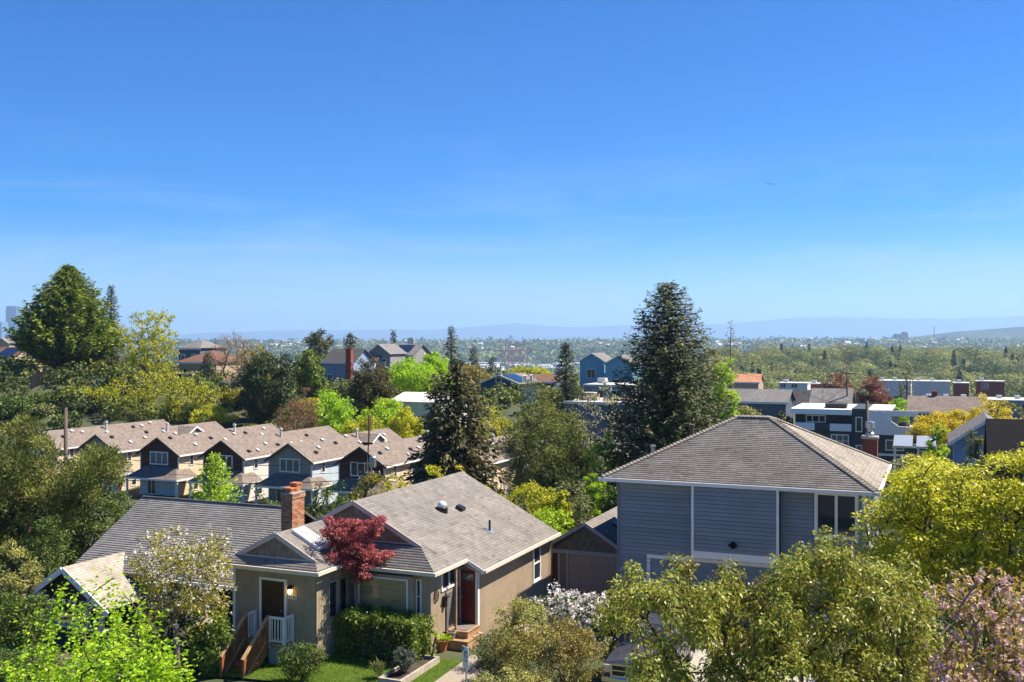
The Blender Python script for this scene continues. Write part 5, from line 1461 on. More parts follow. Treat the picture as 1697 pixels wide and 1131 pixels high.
def conifer(name, label, u, vtop, Y, width, leafkey, seed, z0=None, nb=220, step=.45, card=.5, prof=None, droop=-.12, bark='bark', start=.06, group=None, lw=.3, fan=.9, cards=4, tip_up=.0, jag=.25, trunk_r=None, cat='conifer', lean=0, stems=1):
    rng = np.random.default_rng(seed)
    p = P(u, vtop, Y); g = float(G(p[0], p[1])) if z0 is None else z0
    H = p[2] - g; base = np.array([p[0], p[1], g])
    prof = prof or (lambda t: (1 - t) ** .8)
    h = thing(name, base, label, cat, group)
    tr = MB(); r = trunk_r or H * .018
    for s in range(stems):
        ox = (s - (stems - 1) / 2) * r * 2.6
        tr.tube([(ox, 0, -.6), (ox * .9, 0, H * .5), (0, 0, H * .97)], [r * 1.2, r * .75, .03], 9)
    obj('trunk', tr, M[bark], h, smooth=True)
    P0 = []; AX = []; TN = []; LN = []
    br = MB()
    for i in range(nb):
        t = start + (1 - start) * ((i + rng.random()) / nb) ** 1.0
        az = i * 2.39996 + rng.normal(0, .3)
        L = width / 2 * prof(t) * rng.uniform(1 - jag, 1 + jag * .5) + .12
        dr = droop * rng.uniform(.5, 1.5)
        dirh = np.array([math.cos(az), math.sin(az), 0])
        m = max(2, int(L / step))
        s = (np.arange(m) + rng.random(m)) / m
        s = s ** .75
        z = t * H
        pts = dirh * (s * L)[:, None] + np.array([0, 0, 1]) * (z + L * (dr * s + tip_up * s * s))[:, None]
        tone = rng.normal(.45, .14)
        for q in range(cards):
            an = rng.uniform(-fan, fan, m)
            ca, sa = np.cos(an), np.sin(an)
            dx = dirh[0] * ca - dirh[1] * sa; dy = dirh[0] * sa + dirh[1] * ca
            ax = np.stack([dx, dy, np.full(m, dr + tip_up * .8) + rng.normal(0, .28, m)], 1)
            P0.append(pts + rng.normal(0, step * .28, (m, 3))); AX.append(ax); TN.append(np.full(m, tone) + rng.normal(0, .15, m) + .12 * (s - .5)); LN.append(np.full(m, card) * (1.1 - .45 * t))
        if i % 3 == 0:
            br.tube([(0, 0, z), tuple(dirh * L * .5 + np.array([0, 0, z + L * .5 * dr])), tuple(dirh * L * .9 + np.array([0, 0, z + L * .9 * dr]))], [r * .22, r * .14, r * .05], 4, False)
    obj('branches', br, M[bark], h)
    P0 = np.concatenate(P0) + base; AX = np.concatenate(AX); TN = np.concatenate(TN); LN = np.concatenate(LN)
    leaf_obj('crown', [leaf_geo(rng, P0, AX, LN, LN * lw, TN, .12, face=(.1, -.1, 1), fj=.6)], LEAF[leafkey], h, base)
    return h

GR = 'garden and street trees'
# --- nearest: bottom-left lime shrub with upright shoots
def lime_shoots():
    rng = np.random.default_rng(11)
    Y = 22.0
    base = np.array([(165 - CX) / F * Y, Y, .2])
    h = thing('young_tree', base, 'bright lime young tree with upright leafy shoots at the bottom left corner', 'tree')
    tops = [(185, 960), (100, 978), (48, 1040), (65, 1075), (135, 1012), (160, 1010), (232, 1008), (262, 1065), (300, 1110), (205, 985), (120, 1040), (85, 1020), (240, 1040), (280, 1090), (20, 1112), (210, 1035), (175, 1050), (150, 1065), (115, 1085), (232, 1090), (190, 1010), (270, 1120), (70, 1110), (140, 1095)]
    rng2 = np.random.default_rng(5)
    for _ in range(60):
        uu = rng2.uniform(20, 315); tops.append((uu, 1065 + abs(uu - 170) * .16 + rng2.uniform(0, 95)))
    T = np.array([P(u, v, Y + rng.uniform(-1.6, 1.6)) for u, v in tops])
    fk = base + [0, 0, 1.6]
    NA, par, rad = branch_tree(rng, base - [0, 0, .3], fk, T, .07, .04, .007)
    wood_obj(NA, par, rad, M['barkred'], h, base, sides=5)
    P0 = []; AX = []; TN = []
    for t in T:
        L = rng.uniform(1.0, 2.1); n = int(L / .06)
        j = rng.normal(0, .07, 2)
        for k in range(n):
            s = k / n; c = t - np.array([j[0] * s * 3, j[1] * s * 3, L * s])
            az = k * 2.1 + rng.random()
            for a2 in (az, az + math.pi, az + 1.6):
                P0.append(c + rng.normal(0, .025, 3)); AX.append((math.cos(a2), math.sin(a2), rng.uniform(.15, .7))); TN.append(rng.normal(.6 - .25 * s, .17))
        # side sprays lower down
    for i in range(3400):
        j = rng.integers(3, len(NA)); c = NA[j] + rng.normal(0, .16, 3); az = rng.uniform(0, 6.28)
        P0.append(c); AX.append((math.cos(az), math.sin(az), rng.uniform(-.1, .7))); TN.append(rng.normal(.45, .18))
    leaf_obj('crown', [leaf_geo(rng, np.array(P0), np.array(AX), .112, .062, np.array(TN), .25)], LEAF['brightlime'], h, base)
lime_shoots()

# white-flowering small tree before the bungalows
broadleaf('flowering_tree', 'small olive-leaved tree with white blossom beside the wooden stairs', 'tree', 300, 858, 35.6, 4.2, None, 'olive', 210, 34, .105, 21, clump_r=.30, bark='barkpale', rmin=.35, fork=.22, blossom='blossom', bper=3, bsize=.085, lump=.3, crownfrac=.72, r0=.10)
broadleaf('rhododendron', 'glossy rhododendron shrub left of the wooden stairs', 'shrub', 345, 1000, 36.4, 1.7, None, 'hedge', 80, 60, .15, 22, clump_r=.22, lw=.36, fork=.15, crownfrac=.95, rmin=.6)
# red japanese maple
def red_maple():
    rng = np.random.default_rng(23)
    Y = 38.5
    base = np.array([(582 - CX) / F * Y, Y, .3])
    h = thing('japanese_maple', base, 'red leaved japanese maple leaning over the bungalow entry', 'tree')
    C = []
    for u, v, r, n in ((567, 866, 12, 9), (585, 872, 16, 12), (560, 885, 20, 12), (590, 895, 24, 18), (625, 868, 14, 9), (612, 880, 14, 8), (545, 880, 8, 4), (560, 905, 22, 14), (585, 915, 26, 18), (555, 925, 16, 10), (625, 925, 20, 16), (605, 935, 26, 18), (640, 918, 10, 6), (575, 935, 20, 12), (598, 952, 14, 8), (545, 922, 8, 4)):
        for _ in range(n): C.append(P(u + rng.normal(0, r * .5), v + rng.normal(0, r * .32), Y + rng.normal(0, .38)))
    C = np.array(C)
    NA, par, rad = branch_tree(rng, base - [0, 0, .3], base + [.12, 0, 2.9], C, .055, .05)
    wood_obj(NA, par, rad, M['barkpale'], h, base)
    per = 85; n = len(C) * per; cid = np.repeat(np.arange(len(C)), per)
    off = unit(rng.normal(0, 1, (n, 3))) * rng.random((n, 1)) ** .5
    pts = C[cid] + off * np.array([.22, .22, .10])
    ax = off * .7 + rng.normal(0, .5, (n, 3)) + [0, 0, -.1]
    leaf_obj('crown', [leaf_geo(rng, pts, ax, .085, .055, rng.normal(.5, .15, len(C))[cid] + rng.normal(0, .17, n), .3)], LEAF['redmaple'], h, base)
red_maple()
# clipped hedge: box of leaves
def hedge():
    rng = np.random.default_rng(24)
    c = tw(-1.62, -.85, -.1); h = thing('hedge', c, 'clipped glossy green hedge beneath the picture window', 'hedge', rz=-ANG)
    n = 15000
    hx, hy, H = 1.58, .55, 1.62
    f = rng.integers(0, 5, n)
    q = rng.uniform(-1, 1, (n, 3))
    pts = np.stack([q[:, 0] * hx, q[:, 1] * hy, (q[:, 2] + 1) / 2 * H], 1)
    nr = np.zeros((n, 3))
    for i, (ax, sg) in enumerate(((0, 1), (0, -1), (1, -1), (2, 1), (2, 1))):
        m = f == i; e = (hx, hy, H)[ax]
        pts[m, ax] = e if ax == 2 else sg * e
        nr[m, ax] = sg
    bump = .10 * np.sin(pts[:, 0] * 3.1 + 1) * np.cos(pts[:, 1] * 4) + .07 * np.sin(pts[:, 0] * 7 + pts[:, 2] * 5)
    k = np.clip(1 - np.maximum(0, np.abs(pts[:, 0]) / hx - .75) * 1.0, .6, 1)      # rounded shoulders
    pts[:, 2] *= np.where(pts[:, 2] > H * .7, .72 + .28 * k, 1)
    pts = pts + nr * bump[:, None] + rng.normal(0, .07, (n, 3)) - nr * (rng.random(n) ** 2 * .3)[:, None]
    pts[:, 2] += .0
    ax = nr * .5 + rng.normal(0, .6, (n, 3)) + [0, 0, .25]
    leaf_obj('foliage', [leaf_geo(rng, pts, ax, .10, .058, rng.normal(.5, .22, n))], LEAF['hedge'], h, (0, 0, 0))
    core = MB().box(-hx * .8, hx * .8, -hy * .7, hy * .7, -.2, H * .78)
    obj('stems', core, M['soil'], h)
hedge()
broadleaf('shrub', 'low dark clipped shrub between the stairs and the hedge', 'shrub', 500, 1058, 35.0, 1.95, None, 'green', 70, 80, .07, 25, clump_r=.22, crownfrac=.98, fork=.15, rmin=.6, depth=1.3)
# lavender and iris in the planter, pots
broadleaf('lavender_bush', 'grey-green lavender bush with purple spikes in the wooden planter', 'shrub', 668, 1072, 35.7, .95, .95, 'lavender', 50, 40, .16, 26, clump_r=.10, lw=.14, outw=.2, upw=1.3, crownfrac=1.0, fork=.1, rmin=.3)
broadleaf('iris_clump', 'clump of upright sword leaves on the lawn left of the planter', 'plant', 628, 1098, 35.5, .5, .55, 'sagegreen', 14, 14, .34, 27, clump_r=.1, lw=.1, outw=.1, upw=2.5, crownfrac=1.0, trunk=False, rmin=.2)
broadleaf('climbing_plant', 'thin climbing plant at the corner of the bungalow by the mail box', 'plant', 717, 1012, 37.4, .5, 1.9, 'lime', 22, 12, .08, 28, clump_r=.09, crownfrac=1.0, fork=.1, rmin=.2)
# mixed bushes in front of the red door and garage
broadleaf('rhododendron', 'white flowering rhododendron in front of the garage', 'shrub', 955, 975, 38.5, 3.2, None, 'green', 110, 55, .10, 29, clump_r=.28, crownfrac=.95, fork=.12, rmin=.65, blossom='white', bper=13, bsize=.11, depth=1.8)
broadleaf('shrub', 'yellow-green feathery shrub beside the red door steps', 'shrub', 862, 985, 36.8, 2.4, None, 'variegated', 95, 75, .08, 30, clump_r=.26, crownfrac=.95, fork=.12, rmin=.55)
broadleaf('shrub', 'bronze red leaved shrub with arching twigs near the street', 'shrub', 905, 1010, 33.6, 4.0, None, 'bronze', 190, 62, .075, 31, clump_r=.26, crownfrac=.97, fork=.12, rmin=.6, lump=.3, depth=2.4)
broadleaf('shrub', 'dark green shrub with thin twigs left of the bronze shrub', 'shrub', 820, 1035, 34.8, 1.9, None, 'sagegreen', 70, 60, .08, 32, clump_r=.24, crownfrac=.95, fork=.12, rmin=.5, lump=.35)
broadleaf('shrub', 'low variegated shrub at the bottom edge beside the signpost', 'shrub', 845, 1098, 31.6, 3.0, None, 'variegated', 90, 70, .075, 33, clump_r=.2, crownfrac=.98, fork=.1, rmin=.6, depth=1.4, half=False)
broadleaf('shrub', 'red tinged photinia shrub right of the white rhododendron', 'shrub', 1022, 985, 36.0, 1.8, None, 'photinia', 60, 60, .09, 34, clump_r=.24, crownfrac=.95, fork=.12, rmin=.5)
# foreground street tree, bottom right
def street_tree():
    rng = np.random.default_rng(35)
    Y = 19.0
    base = np.array([(1285 - CX) / F * Y, Y, .2])
    h = thing('street_tree', base, 'large olive green street tree in the foreground before the slate blue house', 'tree')
    C = []
    out = [(1000, 1010), (1030, 935), (1045, 935), (1100, 950), (1140, 925), (1170, 950), (1210, 935), (1250, 960), (1290, 925), (1330, 905), (1365, 885), (1400, 892), (1425, 900), (1460, 930), (1500, 925), (1530, 945), (1545, 990), (1560, 1040)]
    us = np.array([o[0] for o in out], float); vs = np.array([o[1] for o in out], float)
    while len(C) < 470:
        u = rng.uniform(985, 1575); v = rng.uniform(880, 1230)
        lim = np.interp(u, us, vs)
        if v < lim + 24: continue
        if u < 1010 and v > 1090: continue
        edge = min(1, (v - lim) / 150)
        if u < 1052 and v > 1030: continue
        C.append(P(u, v, Y + rng.uniform(-2.3, 2.3) * (.35 + .65 * edge)))
    for u, v in ((1367, 893), (1372, 915), (1120, 935), (1140, 940), (1048, 945), (1045, 965), (1400, 905), (1210, 948), (1330, 915), (1500, 935), (1292, 935), (1352, 930)):
        C.append(P(u, v, Y + rng.uniform(-.8, .8)))
    C = np.array(C)
    fk = base + [0, 0, 2.6]
    NA, par, rad = branch_tree(rng, base - [0, 0, .3], fk, C, .16, .05)
    wood_obj(NA, par, rad, M['bark'], h, base)
    per = 135; n = len(C) * per; cid = np.repeat(np.arange(len(C)), per)
    off = rng.normal(0, 1, (n, 3)); off = unit(off) * rng.random((n, 1)) ** .45
    pts = C[cid] + off * .25 * rng.uniform(.7, 1.3, len(C))[cid][:, None]
    ax = off * .8 + rng.normal(0, .5, (n, 3)) + [0, 0, .0]
    tone = rng.normal(.52, .12, len(C))[cid] + rng.normal(0, .2, n)
    leaf_obj('crown', [leaf_geo(rng, pts, ax, .09, .042, tone, .35, face=off + np.array([0, 0, .4]), fj=.7)], LEAF['photinia'], h, base)
street_tree()
# yellow maple to the right of the blue house
def layered_maple():
    rng = np.random.default_rng(36)
    Y = 33.0
    base = np.array([(1640 - CX) / F * Y, Y, .3])
    h = thing('maple_tree', base, 'large yellow-green maple with layered sprays right of the slate blue house', 'tree')
    C = []
    us = [1425, 1440, 1470, 1520, 1560, 1600, 1650, 1700, 1760, 1830]; vt = [860, 835, 800, 745, 742, 760, 735, 722, 730, 760]
    while len(C) < 520:
        u = rng.uniform(1430, 1830); v = rng.uniform(725, 1000)
        if v < np.interp(u, us, vt) + 8: continue
        if v > 975 - max(0, 1480 - u) * 1.2 : continue
        C.append(P(u, v, Y + rng.uniform(-2.8, 2.8)))
    C = np.array(C)
    NA, par, rad = branch_tree(rng, base - [0, 0, .3], base + [0, 0, 2.2], C, .2, .05)
    wood_obj(NA, par, rad, M['bark'], h, base)
    per = 95; n = len(C) * per; cid = np.repeat(np.arange(len(C)), per)
    off = rng.normal(0, 1, (n, 3)); off = unit(off) * rng.random((n, 1)) ** .5
    pts = C[cid] + off * np.array([.52, .52, .16])
    ax = off * .6 + rng.normal(0, .45, (n, 3)) + [.15, 0, .05]
    tone = rng.normal(.52, .15, len(C))[cid] + rng.normal(0, .15, n)
    leaf_obj('crown', [leaf_geo(rng, pts, ax, .12, .08, tone, .3, face=(0.15, 0, 1), fj=.45)], LEAF['maple'], h, base)
layered_maple()
# pink cherry, bottom right corner
def pink_cherry():
    rng = np.random.default_rng(37)
    Y = 16.5
    base = np.array([(1700 - CX) / F * Y, Y, .2])
    h = thing('cherry_tree', base, 'pink double-flowering cherry tree at the bottom right corner', 'tree')
    C = []
    for u, v in ((1580, 965), (1602, 957), (1625, 960), (1640, 958), (1570, 985), (1592, 990), (1560, 988), (1610, 978), (1650, 975), (1668, 970), (1690, 965), (1700, 975), (1600, 1003), (1590, 1008), (1632, 1000), (1660, 1000), (1680, 1005), (1696, 1010), (1608, 1045), (1620, 1040), (1585, 1052), (1665, 1050), (1680, 1060), (1695, 1040), (1670, 1025), (1630, 1020)):
        C.append(P(u, v, Y + rng.uniform(-.8, .8)))
    for _ in range(150):
        u = rng.uniform(1545, 1740); v = rng.uniform(1062, 1200) if rng.random() < .8 else rng.uniform(960, 1200)
        if u < 1660 and v < 1085 and rng.random() < .85: continue
        C.append(P(u, v, Y + rng.uniform(-1.6, 1.6)))
    C = np.array(C)
    NA, par, rad = branch_tree(rng, base - [0, 0, .3], base + [0, 0, 4.4], C, .13, .06)
    wood_obj(NA, par, rad, M['barkpale'], h, base)
    per = 26; n = len(C) * per; cid = np.repeat(np.arange(len(C)), per)
    pts = C[cid] + rng.normal(0, .14, (n, 3)); ax = rng.normal(0, .6, (n, 3)) + [0, 0, .1]
    leaf_obj('crown', [leaf_geo(rng, pts, ax, .11, .05, rng.normal(.5, .22, n), .4)], LEAF['cherry'], h, base)
    nb = len(C) * 5; cid = np.repeat(np.arange(len(C)), 5)
    ctr = C[cid] + rng.normal(0, .12, (nb, 3)) - [0, 0, .04]
    k = 11
    pp = np.repeat(ctr, k, 0); dd = unit(rng.normal(size=(nb * k, 3)))
    leaf_obj('blossom', [leaf_geo(rng, pp + dd * .012, dd, .052, .05, rng.normal(.5, .25, nb * k), .1)], LEAF['pink'], h, base)
pink_cherry()
broadleaf('shrub', 'dark evergreen shrub beneath the maple at the right edge', 'shrub', 1640, 960, 24, 5.0, None, 'darkgreen', 110, 60, .13, 38, clump_r=.4, crownfrac=.9)

# --- left: pine, evergreen and understory behind the dark bungalow
def shore_pine():
    rng = np.random.default_rng(41)
    Y = 56.0
    base = np.array([(20 - CX) / F * Y, Y, float(G((20 - CX) / F * Y, Y))])
    h = thing('pine_tree', base, 'spreading olive green pine at the left edge behind the dark bungalow', 'tree')
    C = []
    us = [-60, 0, 20, 40, 60, 90, 110, 160, 185, 220, 250, 262]; vt = [700, 712, 700, 682, 690, 735, 770, 738, 745, 790, 830, 900]
    while len(C) < 330:
        u = rng.uniform(-60, 235); v = rng.uniform(680, 930)
        if v < np.interp(u, us, vt) + 6 or v > 930 - max(0, u - 60) * 1.0: continue
        C.append(P(u, v, Y + rng.uniform(-2.8, 2.8)))
    C = np.array(C)
    NA, par, rad = branch_tree(rng, base - [0, 0, .3], base + [0, 0, 2.2], C, .24, .05)
    wood_obj(NA, par, rad, M['barkred'], h, base)
    per = 130; n = len(C) * per; cid = np.repeat(np.arange(len(C)), per)
    off = rng.normal(0, 1, (n, 3)); off = unit(off) * rng.random((n, 1)) ** .4
    pts = C[cid] + off * np.array([.5, .5, .38])
    ax = off * 1.0 + rng.normal(0, .3, (n, 3)) + [0, 0, .55]
    leaf_obj('crown', [leaf_geo(rng, pts, ax, .22, .06, rng.normal(.5, .15, len(C))[cid] + rng.normal(0, .15, n), .0)], LEAF['pine'], h, base)
shore_pine()
broadleaf('evergreen_tree', 'dark evergreen filling the space behind the spreading pine', 'tree', 70, 745, 58, 9.0, None, 'darkgreen', 160, 60, .2, 49, clump_r=.7, crownfrac=.97, fork=.15, rmin=.4)
broadleaf('evergreen_tree', 'glossy dark green broadleaf evergreen left of the wide taupe roof', 'tree', 170, 762, 57, 4.6, None, 'green', 150, 110, .11, 42, clump_r=.38, crownfrac=.96, fork=.15, rmin=.5, lump=.28)
broadleaf('evergreen_tree', 'lower dark evergreen foliage between pine and wide roof', 'tree', 82, 850, 50, 3.2, None, 'green', 110, 90, .11, 43, clump_r=.38, crownfrac=.98, fork=.15, rmin=.5, lump=.28)
broadleaf('shrub', 'variegated yellow-green shrub at the left edge behind the porch', 'shrub', 28, 885, 44, 2.2, None, 'variegated', 70, 80, .12, 44, clump_r=.26, crownfrac=.97, fork=.15, rmin=.5, lw=.4)
broadleaf('shrub', 'dark rhododendron beside the porch at the left edge', 'shrub', 35, 975, 41, 3.0, None, 'green', 90, 60, .13, 45, clump_r=.32, crownfrac=.97, fork=.12, rmin=.5)
broadleaf('shrub', 'dark shrub between the lime young tree and the white blossom tree', 'shrub', 318, 1050, 37.6, 2.2, None, 'darkgreen', 80, 55, .12, 46, clump_r=.32, crownfrac=.97, fork=.12, rmin=.5)
broadleaf('shrub', 'dark shrub beneath the white blossom tree', 'shrub', 225, 1035, 38.2, 3.4, None, 'darkgreen', 80, 55, .12, 47, clump_r=.32, crownfrac=.97, fork=.12, rmin=.5)
broadleaf('shrub', 'low dark shrub at the bottom left edge under the young tree', 'shrub', 30, 1070, 36, 3.2, None, 'green', 80, 55, .12, 48, clump_r=.3, crownfrac=.97, fork=.12, rmin=.5)

# --- between the bungalows and the townhouses
broadleaf('conical_tree', 'lime green conical tree before the shake gabled townhouse', 'tree', 356, 755, 68, 4.4, None, 'lime', 190, 75, .15, 51, clump_r=.30, crownfrac=.97, fork=.15, rmin=.2, upw=1.2, lump=.1) if False else conifer('conical_tree', 'lime green conical tree before the shake gabled townhouse', 356, 757, 68, 4.6, 'lime', 51, nb=260, step=.3, card=.3, prof=lambda t: (1 - t) ** .75, droop=.5, tip_up=.5, lw=.42, cards=5, cat='tree', jag=.2, start=.12)
for i, (u, v, Y, w, key, lab) in enumerate([(545, 790, 58, 3.6, 'green', 'green shrub just right of the brick chimney'), (450, 812, 60, 3.2, 'green', 'low green shrub left of the brick chimney'),
                                           (610, 776, 64, 3.2, 'olive', 'olive yellow shrub behind the bungalow gable'), (660, 772, 66, 2.6, 'maple', 'thin yellow-green shrub before the dark conifer'),
                                           (720, 775, 66, 2.2, 'yellow', 'small yellow shrub behind the bungalow ridge, left of its peak'), (762, 765, 68, 1.4, 'gold', 'narrow golden shrub directly behind the bungalow ridge'),
                                           (572, 800, 54, 2.6, 'green', 'dark green shrub behind the front gable of the bungalow')]):
    broadleaf('shrub', lab, 'shrub', u, v, Y, w, None, key, 70, 60, .14, 60 + i, clump_r=w * .11, crownfrac=.97, fork=.12, rmin=.45, lump=.35)
for i, (u, v, Y, w, key, lab) in enumerate([(800, 790, 64, 3.4, 'yellow', 'yellow-green tree touching the right slope of the bungalow roof'), (868, 782, 62, 4.4, 'maple', 'broad yellow-green tree below the cream townhouse wall'),
                                           (940, 788, 66, 4.0, 'sagegreen', 'grey-green dense tree between the bungalow and garage'), (925, 805, 60, 2.0, 'maple', 'small drooping yellow tree before the grey-green tree'),
                                           (905, 838, 56, 3.4, 'lime', 'bright green shrub above the garage gable'), (985, 770, 68, 2.0, 'lime', 'lime shrub left of the slate blue house eave'),
                                           (1020, 800, 60, 2.2, 'green', 'green shrub directly beside the slate blue house corner'), (965, 840, 58, 2.2, 'sagegreen', 'grey-green shrub behind the garage roof')]):
    broadleaf('small_tree', lab, 'tree', u, v, Y, w, None, key, 110, 75, .15, 80 + i, clump_r=w * .1, crownfrac=.92, fork=.2, rmin=.45, lump=.3)

# --- the big trees in the middle distance
conifer('drooping_conifer', 'large dark drooping conifer in the centre before the townhouses', 757, 600, 80, 9.0, 'spruce', 101, nb=420, step=.42, card=.62, prof=lambda t: .22 + .95 * (1 - t) ** .8 if t < .93 else .35 * (1 - t) / .07 * .8, droop=-.35, lw=.36, cards=5, jag=.42, cat='tree')
conifer('drooping_conifer', 'slim dark spire joined to the left of the central conifer', 722, 618, 82, 4.6, 'spruce', 102, nb=200, step=.42, card=.55, prof=lambda t: .25 + .75 * (1 - t), droop=-.25, lw=.36, cards=4, jag=.5, cat='tree')
broadleaf('pine_tree', 'olive green pine right of the central dark conifer', 'tree', 905, 628, 90, 8.2, None, 'pine', 120, 210, .26, 103, clump_r=.78, crownfrac=.94, fork=.25, rmin=.3, lw=.24, lump=.35, upw=.6, outw=1.0)
broadleaf('pine_tree', 'lower olive pine boughs left of the white flowering tree', 'tree', 935, 690, 84, 6.6, None, 'pine', 95, 200, .26, 104, clump_r=.75, crownfrac=.94, fork=.25, rmin=.3, lw=.24, lump=.35, upw=.6, outw=1.0)
conifer('tall_fir', 'tall dense fir rising above the slate blue roof', 1107, 472, 78, 10.4, 'fir', 105, nb=900, step=.36, card=.40, prof=lambda t: (1.0 if t < .35 else 1.0) * min(1, .55 + t * 1.4) * (1 - t) ** .5 * 1.08, droop=.05, tip_up=.25, lw=.34, cards=7, jag=.35, cat='tree', start=.10)
conifer('great_cypress', 'great yellow-green cypress at the left rising above the skyline', 113, 443, 165, 16.4, 'cypress', 106, nb=1000, step=.6, card=.75, prof=lambda t: min(1, .72 + t * 1.6) * (1 - t) ** .72 * 1.12, droop=.0, tip_up=.45, lw=.42, cards=7, jag=.36, cat='tree', start=.09, bark='barkred', stems=2)
conifer('dark_conifer', 'brownish conifer half hidden right of the great cypress', 184, 474, 180, 5.5, 'spruce', 107, nb=200, step=.6, card=.75, droop=-.1, jag=.4, cards=5, cat='tree')
conifer('pine_tree', 'grey-green pine beside the far tower at the left edge', 47, 515, 210, 8.0, 'fir', 108, nb=150, step=.9, card=1.1, droop=.0, jag=.4, cards=5, prof=lambda t: (1 - t) ** .6, cat='tree')
broadleaf('spring_tree', 'tall airy yellow-green tree right of the great cypress', 'tree', 246, 508, 150, 9.3, None, 'maple', 270, 34, .26, 109, clump_r=.5, crownfrac=.8, fork=.25, rmin=.25, lump=.3, upw=.8, r0=.25)
broadleaf('spring_tree', 'wide sparse yellow-green tree with dark branches behind the townhouse roofs', 'tree', 262, 610, 142, 20, 9.5, 'maple', 420, 26, .25, 110, clump_r=.75, crownfrac=.92, fork=.12, rmin=.1, lump=.4, upw=.5, r0=.32, depth=7)
broadleaf('spring_tree', 'yellow-green bushy tree right below the great cypress', 'tree', 155, 640, 146, 7.6, None, 'yellow', 130, 45, .28, 111, clump_r=.6, crownfrac=.95, fork=.15, rmin=.4, lump=.3)
broadleaf('spring_tree', 'yellow bushy tree at the right end of the sparse tree', 'tree', 352, 668, 140, 6.4, None, 'yellow', 110, 45, .26, 112, clump_r=.5, crownfrac=.95, fork=.15, rmin=.4, lump=.3)
broadleaf('bare_tree', 'bare pinkish twiggy tree on the left skyline', 'tree', 390, 545, 170, 9.0, None, 'twig', 260, 14, .42, 113, clump_r=.55, crownfrac=.85, fork=.2, rmin=.3, lw=.10, bark='barkpale', upw=1.0, r0=.3)
broadleaf('leafing_tree', 'tree with fresh green top beside the bare twiggy tree', 'tree', 420, 570, 180, 7.0, None, 'olive', 130, 25, .4, 114, clump_r=.6, crownfrac=.85, rmin=.3)
conifer('small_conifer', 'small dark conifer before the red-brown roof', 344, 584, 165, 4.6, 'darkgreen', 115, nb=120, step=.5, card=.6, cards=5, cat='tree', jag=.2)
broadleaf('dark_tree', 'broad dark green tree behind the townhouse ridges', 'tree', 441, 577, 142, 9.8, None, 'darkgreen', 210, 110, .30, 116, clump_r=.75, crownfrac=.97, fork=.15, rmin=.45, lump=.25)
broadleaf('green_tree', 'fresh green tree with dark core left of the pale blue house', 'tree', 512, 577, 165, 6.0, None, 'hedge', 120, 75, .36, 117, clump_r=.65, crownfrac=.97, fork=.15, rmin=.4, lump=.3)
broadleaf('red_twig_shrub', 'red-brown twiggy shrub behind the olive gabled townhouse', 'shrub', 500, 645, 130, 7.0, None, 'twig', 170, 40, .40, 118, clump_r=.6, crownfrac=.97, fork=.1, rmin=.3, lw=.12, upw=1.0)
for i, (u, v, Y, w, key, lab) in enumerate([(548, 644, 132, 6.8, 'brightlime', 'vivid yellow-green tree right of the red-brown twiggy shrub'), (640, 655, 134, 7.4, 'lime', 'vivid green tree before the pale roof'),
                                           (672, 672, 124, 5.2, 'yellow', 'bright yellow tree left of the central dark conifer'), (600, 688, 124, 7.0, 'maple', 'low golden shrub behind the townhouse chimney pipes'),
                                           (682, 588, 150, 9.0, 'brightlime', 'broad vivid lime tree before the solar roofed house'), (722, 580, 155, 5.6, 'brightlime', 'vivid lime tree top left of the tall thin fir'),
                                           (520, 660, 150, 6.0, 'maple', 'yellowish hillside shrub below the pale blue house'), (578, 628, 165, 7.0, 'sagegreen', 'green hillside shrub below the white cottage')]):
    broadleaf('lime_tree' if 'tree' in lab else 'shrub', lab, 'tree' if 'tree' in lab else 'shrub', u, v, Y, w, None, key, 120, 75, .34 if Y > 130 else .28, 120 + i, clump_r=w * .10, crownfrac=.95, fork=.15, rmin=.45, lump=.28)
broadleaf('brown_conifer', 'brown-green conifer before the white cottage', 'tree', 615, 592, 140, 6.8, None, 'spruce', 170, 100, .36, 131, clump_r=.65, crownfrac=.97, fork=.15, rmin=.35, lw=.3, lump=.3)
broadleaf('skyline_pine', 'rounded dark pine on the skyline above the blue house', 'tree', 531, 545, 230, 8.0, None, 'fir', 120, 80, .5, 132, clump_r=.8, crownfrac=.9, rmin=.35, lw=.4)
conifer('skyline_pine', 'pointed brownish conifer on the skyline right of the brick chimney', 581, 553, 240, 7.0, 'spruce', 133, nb=160, step=.8, card=1.0, cards=5, cat='tree', jag=.4, prof=lambda t: (1 - t) ** .6)
conifer('skyline_pine', 'small dark fir on the skyline above the solar roof', 652, 547, 300, 5.0, 'darkgreen', 134, nb=110, step=.7, card=1.0, cards=5, cat='tree')
conifer('skyline_fir', 'thin open fir on the skyline right of the solar roofed house', 748, 542, 200, 5.6, 'fir', 135, nb=130, step=.6, card=.9, cards=4, cat='tree', jag=.6)
conifer('skyline_fir', 'smaller thin fir right of the open fir', 785, 574, 205, 4.0, 'fir', 136, nb=100, step=.6, card=.8, cards=4, cat='tree', jag=.5)
conifer('skyline_fir', 'small dark fir before the valley', 815, 592, 260, 5.0, 'darkgreen', 137, nb=100, step=.7, card=.9, cards=4, cat='tree', jag=.4)
broadleaf('brown_tree', 'brown budding trees right of the vivid lime tree', 'tree', 775, 598, 175, 8.0, None, 'bronze', 130, 40, .4, 138, clump_r=.8, crownfrac=.95, rmin=.35)
broadleaf('green_tree', 'yellow-green trees above the navy house roof', 'tree', 880, 605, 260, 12, None, 'maple', 130, 50, .55, 139, clump_r=1.2, crownfrac=.9, rmin=.4)
conifer('dark_conifer', 'dark green dense conifer left of the sky blue houses', 938, 571, 130, 6.4, 'darkgreen', 140, nb=320, step=.5, card=.6, cards=6, cat='tree', prof=lambda t: (1 - t) ** .7, jag=.25, tip_up=.3, droop=.1)
